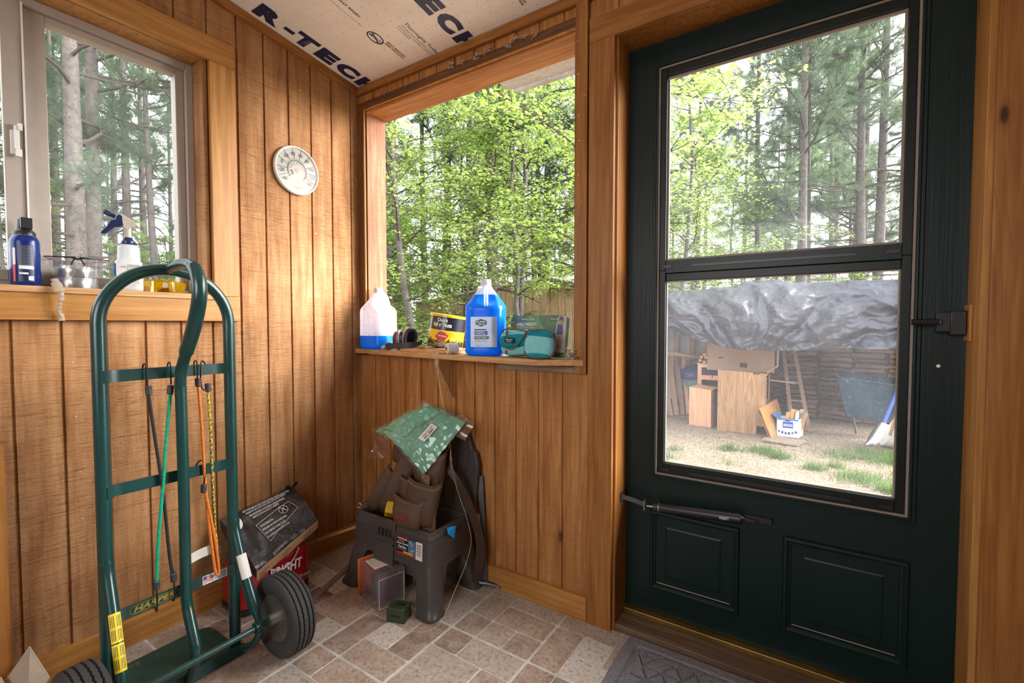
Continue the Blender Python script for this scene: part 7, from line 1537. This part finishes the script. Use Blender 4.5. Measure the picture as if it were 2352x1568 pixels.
dfm = thing('drawer_frame', 'brown wooden drawer frame with two dark openings behind the peach box', 'frame', (.6, 6.1, GZ)); mb = MB(); mb.box(.42, .475, 6.05, 6.10, GZ, .48); mb.box(.735, .785, 6.05, 6.10, GZ, .48); mb.box(.475, .735, 6.05, 6.10, .43, .48); mb.box(.475, .735, 6.05, 6.10, .24, .31); part('frame_rails', mb, M['peach'], dfm, smooth=0); mb = MB(); mb.box(.475, .735, 6.12, 6.3, GZ, .43); part('dark_inside', mb, M['dk'], dfm, smooth=0); mb = MB(); mb.box(.40, .80, 6.04, 6.4, .482, .50); part('top_board', mb, M['post'], dfm, smooth=0)
bxp = thing('wooden_box', 'upright peach coloured plywood box on the ground before the drawer frame', 'box', (.53, 5.8, GZ)); mb = MB(); mb.hexa([(.370, 5.72, GZ), (.69, 5.66, GZ), (.76, 5.96, GZ), (.44, 6.02, GZ), (.365, 5.72, .155), (.685, 5.66, .13), (.755, 5.96, .145), (.435, 6.02, .17)]); part('box_body', mb, M['peach'], bxp, smooth=0, bev=.004)
rs_ = random.Random(8)
for k, (i, j) in enumerate(((0, 0), (1, 0), (2, 0), (3, 0), (0, 1), (1, 1), (2, 1), (3, 1), (1, 2))):
    x = .40 + i * .062 + (.02 if j % 2 else 0); z = .505 + j * .052; mb = MB(); a = R(rs_.uniform(-15, 15)); Mk = Matrix.Rotation(a, 3, 'Y') @ Matrix.Rotation(R(12), 3, 'Z'); mb.obox((x, 6.30, z + .022), (.040, .52, .040), Mk); tag(part('lumber_stick', mb, M['raw_y'], None, smooth=0), 'square lumber stick end in the small pile on the drawer frame', 'lumber', 'square lumber sticks piled on the drawer frame')
mb = MB(); mb.hexa([(-.15, 6.0, .62), (.52, 6.35, .53), (.52, 6.45, .53), (-.15, 6.1, .62), (-.15, 6.0, .68), (.52, 6.35, .57), (.52, 6.45, .57), (-.15, 6.1, .68)]); tag(part('long_plank', mb, M['post'], None, smooth=0), 'long plank lying across to the lumber sticks at the left of the shed', 'plank')
for k, (x, y, tp_x, w) in enumerate(((-.10, 6.12, -.36, .07), (-.03, 6.22, -.30, .08), (.05, 6.3, -.20, .08), (.12, 6.42, -.10, .07), (.19, 6.5, .0, .06))):
    mb = MB(); mb.ribbon([(x, y, GZ + .01), (tp_x, y + .42, .58 - .02 * k)], w, (1, .15, 0), .03); tag(part('leaning_board', mb, M['peach' if k in (0, 4) else 'post'], None, smooth=0), ('pale edge board leaning leftmost in the shed', 'second rough board from the left leaning in the shed', 'middle rough board leaning at the left of the shed', 'fourth rough board leaning at the left of the shed', 'pale board leaning rightmost of the five at the left of the shed')[k], 'board', 'boards leaning at the left of the shed')
M['bincol'] = plain('teal_grey_bin', (.10, .19, .20, 1), .6); M['bagn'] = plain('navy_bag_plastic', (.03, .045, .14, 1), .4)
bn = thing('rubbish_bin', 'grey green rubbish bin with navy bag between lumber and shed wall', 'bin', (.18, 6.85, GZ)); mb = MB(); mb.lathe([(.16, 0), (.20, .62), (.21, .63)], (.20, 6.85, GZ), 24); part('bin_body', mb, M['bincol'], bn); mb = MB(); mb.lathe([(.215, .58), (.23, .64), (.20, .72), (.12, .80), (.0, .82)], (.20, 6.85, GZ), 20); b3 = part('navy_bag', mb, M['bagn'], bn)
for v_ in b3.data.vertices: v_.co.x += .03 * mnoise.noise(v_.co * 9); v_.co.z += .04 * mnoise.noise(v_.co * 7 + Vector((3, 0, 0)))
# wooden ladder
ld = thing('wooden_ladder', 'old brown wooden ladder leaning behind the cabinet', 'ladder', (1.65, 6.3, GZ))
for x0_, x1_ in ((1.70, 1.52), (1.90, 1.66)): mb = MB(); mb.ribbon([(x0_, 6.15, GZ), (x1_, 6.75, .83)], .05, (1, 0, 0), .03); part('rail', mb, M['post'], ld, smooth=0)
for k in range(5): f = .12 + .2 * k; mb = MB(); mb.tube([(1.70 - .18 * f, 6.15 + .6 * f, GZ + 1.25 * f), (1.90 - .24 * f, 6.15 + .6 * f, GZ + 1.25 * f)], .014, 8); part('rung', mb, M['post'], ld)
mb = MB(); mb.tube([(1.42, 5.95, .30), (1.72, 6.0, .27)], .012, 6); tag(part('thin_stick', mb, M['post'], None), 'thin stick poking out to the right of the cabinet', 'stick'); mb = MB(); mb.tube([(1.38, 5.9, .42), (1.50, 6.0, .50), (1.50, 6.05, .85)], .014, 6); tag(part('bent_branch', mb, M['post'], None), 'crooked branch beside the particle board panel', 'branch')
# cardboard drinks box with kindling
wb_ = thing('drinks_carton', 'open white and blue drinks carton filled with kindling on the ground', 'carton', (1.67, 5.78, GZ)); o0 = Vector((1.53, 5.62, GZ)); ax_ = Vector((.245, .015, 0)); ay_ = Vector((.05, .24, 0)); hb = .245
M['cartonw'] = plain('pale_blue_carton', (.60, .66, .74, 1), .6, 0, .3, .1, 20); M['cartonb'] = plain('carton_blue', (.05, .15, .34, 1), .6)
mb = MB()
for a, b in ((o0, ax_), (o0 + ay_, ax_), (o0, ay_), (o0 + ax_, ay_)):
    nn = Vector((b.y, -b.x, 0)).normalized() * .003; mb.hexa([a + nn, a + b + nn, a + b - nn, a - nn] + [p + V(0, 0, hb) for p in (a + nn, a + b + nn, a + b - nn, a - nn)])
wbp = part('carton_walls', mb, M['cartonw'], wb_, smooth=0)
mb = MB(); mb.hexa([o0 + V(-.06, -.02, hb + .05), o0 + V(0, 0, hb), o0 + ay_ + V(0, 0, hb), o0 + ay_ + V(-.06, -.02, hb + .05)] + [p + V(0, 0, .004) for p in (o0 + V(-.06, -.02, hb + .05), o0 + V(0, 0, hb), o0 + ay_ + V(0, 0, hb), o0 + ay_ + V(-.06, -.02, hb + .05))]); q = o0 + ax_; mb.hexa([q + V(0, 0, hb), q + V(.04, .0, hb + .09), q + ay_ + V(.04, 0, hb + .09), q + ay_ + V(0, 0, hb)] + [p + V(0, 0, .004) for p in (q + V(0, 0, hb), q + V(.04, .0, hb + .09), q + ay_ + V(.04, 0, hb + .09), q + ay_ + V(0, 0, hb))]); part('flap', mb, M['cartonb'], wb_, smooth=0)
fx = lambda u, z: o0 + ax_ * u + V(0, -.0045, z)
def cp2(P, mat, nm, k=0): mb = MB(); mb.add([fx(u, z) - V(0, k, 0) for u, z in P], [tuple(range(len(P)))]); part(nm, mb, mat, wbp, smooth=0)
cp2([(0, .225), (1, .225), (1, .245), (0, .245)], M['cartonb'], 'blue_band'); cp2([(.27, .125), (.76, .125), (.76, .21), (.27, .21)], M['royal'], 'logo_patch'); cp2([(.34, .216), (.66, .216), (.5, .238)], M['ink'], 'logo_peak', .0005)
text('carton_lettering', 'SARATOGA', fx(.30, .145) - V(0, .001, 0), ax_, (0, 0, 1), .105, .034, M['white_ink'], wbp, .02, shear=.2)
for k in range(6): cp2([(.10 + .16 * k + .055 * math.cos(a), .075 - .022 * math.sin(PI * k / 5) + .018 * math.sin(a)) for a in [2 * PI * q_ / 14 for q_ in range(14)]], (M['bincol'], M['ppurple'], M['cardgreen'], M['navyp'], M['bincol'], M['royal'])[k], 'flavour_spot', .0003)
for k in range(9):
    p = o0 + ax_ * (.30 + .075 * k) + ay_ * (.35 + .3 * (k % 3) / 2); mb = MB(); mb.ribbon([p + V(0, 0, .03), p + V(.035 + .02 * (k % 3), -.01, .30 + .045 * ((k * 5) % 4) / 3 + .03)], .045, (1, .1, 0), .012); tag(part('kindling_stick', mb, M['raw_z'], None, smooth=0), 'pale split kindling stick standing in the drinks carton', 'kindling', 'kindling sticks in the drinks carton')
mb = MB(); mb.lathe([(0, 0), (.032, 0), (.034, .02), (.034, .09), (.018, .125), (.014, .16), (.016, .175), (0, .175)], o0 + ax_ * .22 + ay_ * .35 + V(0, 0, .165), 20, Matrix.Rotation(R(-50), 3, 'Y')); tag(part('dark_bottle', mb, M['black'], None), 'dark bottle lying on top inside the drinks carton', 'bottle'); mb = MB(); mb.lathe([(0, 0), (.025, 0), (.025, .10), (.012, .13), (0, .13)], o0 + ax_ * .90 + ay_ * .2 + V(0, 0, .21), 18); tag(part('small_white_bottle', mb, M['white'], None), 'small white bottle at the right inside the drinks carton', 'bottle')
lf = thing('wooden_board', 'pale yellow wooden frame panel leaning on the drinks carton', 'frame', (1.48, 5.6, GZ)); mb = MB(); mb.hexa([(1.46, 5.36, GZ), (1.50, 5.34, GZ), (1.62, 6.10, GZ), (1.58, 6.12, GZ), (1.30, 5.36, -.03), (1.345, 5.34, -.02), (1.50, 6.12, .02), (1.455, 6.14, .01)]); part('panel', mb, M['gold_z'], lf, smooth=0, bev=.004); mb = MB(); mb.hexa([(1.365, 5.335, -.28 + .16), (1.375, 5.335, -.28 + .16), (1.375, 5.345, -.12), (1.365, 5.345, -.12), (1.33, 5.335, -.05), (1.337, 5.335, -.05), (1.337, 5.345, -.05), (1.33, 5.345, -.05)]); mb.tube([(1.475, 5.338, GZ + .01), (1.322, 5.335, -.03)], .004, 4); part('edge_groove', mb, M['dk'], lf, smooth=0)
mb = MB(); mb.hexa([(1.38, 5.18, GZ + .01), (1.78, 5.10, GZ + .01), (1.86, 5.42, GZ + .01), (1.46, 5.5, GZ + .01), (1.38, 5.18, GZ + .03), (1.78, 5.10, GZ + .03), (1.86, 5.42, GZ + .03), (1.46, 5.5, GZ + .03)]); tag(part('ground_board', mb, M['grey_x'], None, smooth=0), 'flat weathered board lying on the ground before the drinks carton', 'board')
# firewood stack
def log_piece(seed, L=.40):
    g = random.Random(seed); mb = MB(); n = 7; base = [(.055 * math.cos(2 * PI * k / n) * g.uniform(.7, 1.15) * 1.25, .040 * math.sin(2 * PI * k / n) * g.uniform(.7, 1.1)) for k in range(n)]
    rings = [[(x, p[0] * f * 1.0, p[1] * f) for p in base] for x, f in ((-L / 2, .93), (-L / 2 + .01, 1), (L / 2 - .01, 1), (L / 2, .93))]; loft(mb, rings); return mb
M['logm'] = wood('split_firewood', 0, (.23, .155, .10, 1), (.09, .06, .04, 1), (.36, .26, .18, 1), .6, .9, .5, 0, .6); M['logm2'] = wood('pale_split_firewood', 0, (.50, .36, .22, 1), (.28, .18, .10, 1), (.62, .47, .31, 1), .6, .9, .5, 0, .6)
protos = [part('firewood_log', log_piece(s_), M['logm'] if s_ < 4 else M['logm2'], None, smooth=25, W=False) for s_ in range(6)]
rs_ = random.Random(3); first = [True] * 6; GF = 'split firewood logs stacked in the tarp shed'
for c_i in range(5):
    for r_i in range(17):
        k = rs_.randrange(6) if c_i >= 3 or rs_.random() < .2 else rs_.randrange(4); o = protos[k]
        if not first[k]: o = o.copy(); COL.objects.link(o)
        first[k] = False; x = 1.78 + c_i * .43 + rs_.uniform(-.02, .02); z = GZ + .05 + r_i * .076
        o.location = (x, 7.3 + rs_.uniform(-.05, .05), z); o.rotation_euler = (rs_.choice((0, PI)) + rs_.uniform(-.3, .3), R(rs_.uniform(-2.5, 2.5)), R(rs_.uniform(-4, 4)) + rs_.choice((0, PI)))
        o.scale = (rs_.uniform(.92, 1.06), 1, rs_.uniform(.85, 1.1)); tag(o, '%s split firewood log, %s from the ground in the %s column of the stack' % ('pale' if k > 3 else 'grey brown', ('lowest', 'second', 'third', 'fourth', 'fifth', 'sixth', 'seventh', 'eighth', 'ninth', 'tenth', 'eleventh', 'twelfth', 'thirteenth', 'fourteenth', 'fifteenth', 'sixteenth', 'seventeenth')[r_i], ('leftmost', 'second', 'middle', 'fourth', 'rightmost')[c_i]), 'firewood', GF)
# wheelbarrow, shovel, bowl
wbw = thing('wheelbarrow', 'dull blue wheelbarrow tub tipped against the firewood stack', 'wheelbarrow', (2.5, 6.5, GZ)); M['wbblue'] = plain('dull_blue_tub', (.025, .06, .085, 1), .5, 0, .4, .15, 8, .3, 100, .001, (.09, .16, .21, 1), .6)
mb = MB(); loft(mb, [[(x, y, z) for x, y, z in ((2.20, 6.10, .40), (2.86, 6.05, .32), (2.88, 6.55, .36), (2.24, 6.6, .44))], [(2.19, 6.09, .37), (2.87, 6.04, .29), (2.89, 6.56, .33), (2.23, 6.61, .41)], [(2.25, 6.15, .15), (2.86, 6.12, .10), (2.86, 6.5, .14), (2.27, 6.52, .18)], [(2.31, 6.2, -.16), (2.84, 6.18, -.20), (2.84, 6.45, -.18), (2.33, 6.46, -.15)]], cap=(False, True)); part('tub', mb, M['wbblue'], wbw, smooth=20, bev=.01)
mb = MB(); mb.tube([(2.20, 6.08, .385), (2.87, 6.03, .305), (2.89, 6.56, .345), (2.23, 6.61, .425)], .012, 8, True); part('rolled_rim', mb, M['wbblue'], wbw); mb = MB(); mb.tube(spline([(2.40, 6.35, -.17), (2.42, 6.35, -.3), (2.44, 6.35, GZ + .01)], 5), .014, 8); mb.tube(spline([(2.75, 6.35, -.17), (2.75, 6.35, -.3), (2.72, 6.35, GZ + .01)], 5), .014, 8); part('leg', mb, M['steel_d'], wbw)
sv = thing('shovel', 'shovel with worn steel blade and blue handle leaning at the right of the shed', 'shovel', (2.58, 5.3, GZ)); mb = MB(); mb.tube([(2.63, 5.42, -.11), (2.82, 5.62, .44)], .019, 10); part('handle', mb, plain('blue_shovel_handle', (.04, .10, .42, 1), .4), sv)
bl = MB(); d_ = Vector((-.20, -.22, -.55)).normalized(); sx_ = Vector((.50, -.84, -.05)).normalized(); nn_ = d_.cross(sx_).normalized(); P0_ = Vector((2.635, 5.425, -.10))
bl.slabgrid(lambda u, v: P0_ + d_ * (.33 * v - .02) + sx_ * ((u - .5) * .17 * (1 if v < .6 else math.sqrt(max(0, 1 - ((v - .6) / .41) ** 2)))) + nn_ * (.05 * (1 - (2 * u - 1) ** 2) + .05 * v), 12, 12, .003); part('blade', bl, M['steel'], sv, smooth=60)
mb = MB(); mb.tube([(2.72, 5.6, -.25), (2.86, 5.8, .30)], .016, 8); tag(part('wooden_tool_handle', mb, M['raw_z'], None), 'plain wooden tool handle standing behind the shovel', 'handle')
mb = MB(); mb.lathe([(.10, 0), (.19, .05), (.26, .18), (.29, .27), (.285, .275), (.25, .18), (.18, .06), (0, .02)], (3.02, 5.75, GZ + .14), 36, Matrix.Rotation(R(-62), 3, 'Y')); tag(part('white_basin', mb, M['white'], None), 'white round basin leaning at the far right edge of the door glass', 'basin')
mb = MB(); mb.slabgrid(lambda u, v: (2.95 + .35 * u, 7.05, .55 + .35 * v), 4, 4, .004); tag(part('tarp_scrap', mb, M['tarp'], None), 'scrap of grey tarp hanging at the right end of the shed', 'tarp')
# straw, grass
g = np.random.default_rng(5); n_ = 38000; x = g.uniform(-1.5, 4.2, n_); y = 1.2 + (g.random(n_) ** .8) * 4.8; a = g.uniform(0, PI, n_); L = g.uniform(.015, .06, n_); z = GZ + g.uniform(.003, .022, n_)
d = np.stack([np.cos(a), np.sin(a), g.normal(0, .12, n_)], 1); s_ = np.stack([-np.sin(a), np.cos(a), np.zeros(n_)], 1) * .0014; c = np.stack([x, y, z], 1)
vs = np.stack([c - d * L[:, None] / 2 - s_, c - d * L[:, None] / 2 + s_, c + d * L[:, None] / 2 + s_, c + d * L[:, None] / 2 - s_], 1).reshape(-1, 3)
M['straw'] = plain('pale_straw', (.48, .41, .31, 1), .8, 0, .2, .3, 40); o = np_mesh('straw_litter', vs, np.arange(len(vs)).reshape(-1, 4), M['straw']); tag(o, 'loose pale straw littering the ground outside the door', 'straw', kind='stuff')
cl_ = [(.50, 3.75, .15, 120), (1.45, 4.6, .16, 260), (1.62, 4.45, .13, 220), (1.10, 4.5, .12, 120), (1.95, 4.15, .10, 160), (2.35, 4.0, .24, 420), (2.55, 3.75, .12, 240), (2.20, 4.9, .25, 200), (2.62, 4.9, .25, 500), (2.75, 5.15, .22, 400), (2.15, 4.35, .08, 90), (.55, 4.1, .10, 50), (3.0, 4.3, .4, 500), (2.45, 5.2, .12, 120), (1.2, 3.9, .3, 60)]
P = []
for cx, cy, r_, k in cl_: P.append(np.stack([g.normal(cx, r_ * .55, k * 2), g.normal(cy, r_ * .5, k * 2)], 1))
P = np.concatenate(P); n_ = len(P); a = g.uniform(0, 2 * PI, n_); L = g.uniform(.03, .11, n_); b = np.concatenate([P, np.full((n_, 1), GZ)], 1); lean = np.stack([np.cos(a) * .5, np.sin(a) * .5, np.ones(n_)], 1); s_ = np.stack([-np.sin(a), np.cos(a), np.zeros(n_)], 1) * .0028
vs = np.stack([b - s_, b + s_, b + lean * L[:, None]], 1).reshape(-1, 3); M['grass'] = leafy('fresh_grass', (.10, .17, .05, 1), (.16, .26, .07, 1), .3, .4)
o = np_mesh('grass_tufts', vs, np.arange(len(vs)).reshape(-1, 3), M['grass']); tag(o, 'short green grass tufts growing through the straw', 'grass', kind='stuff')
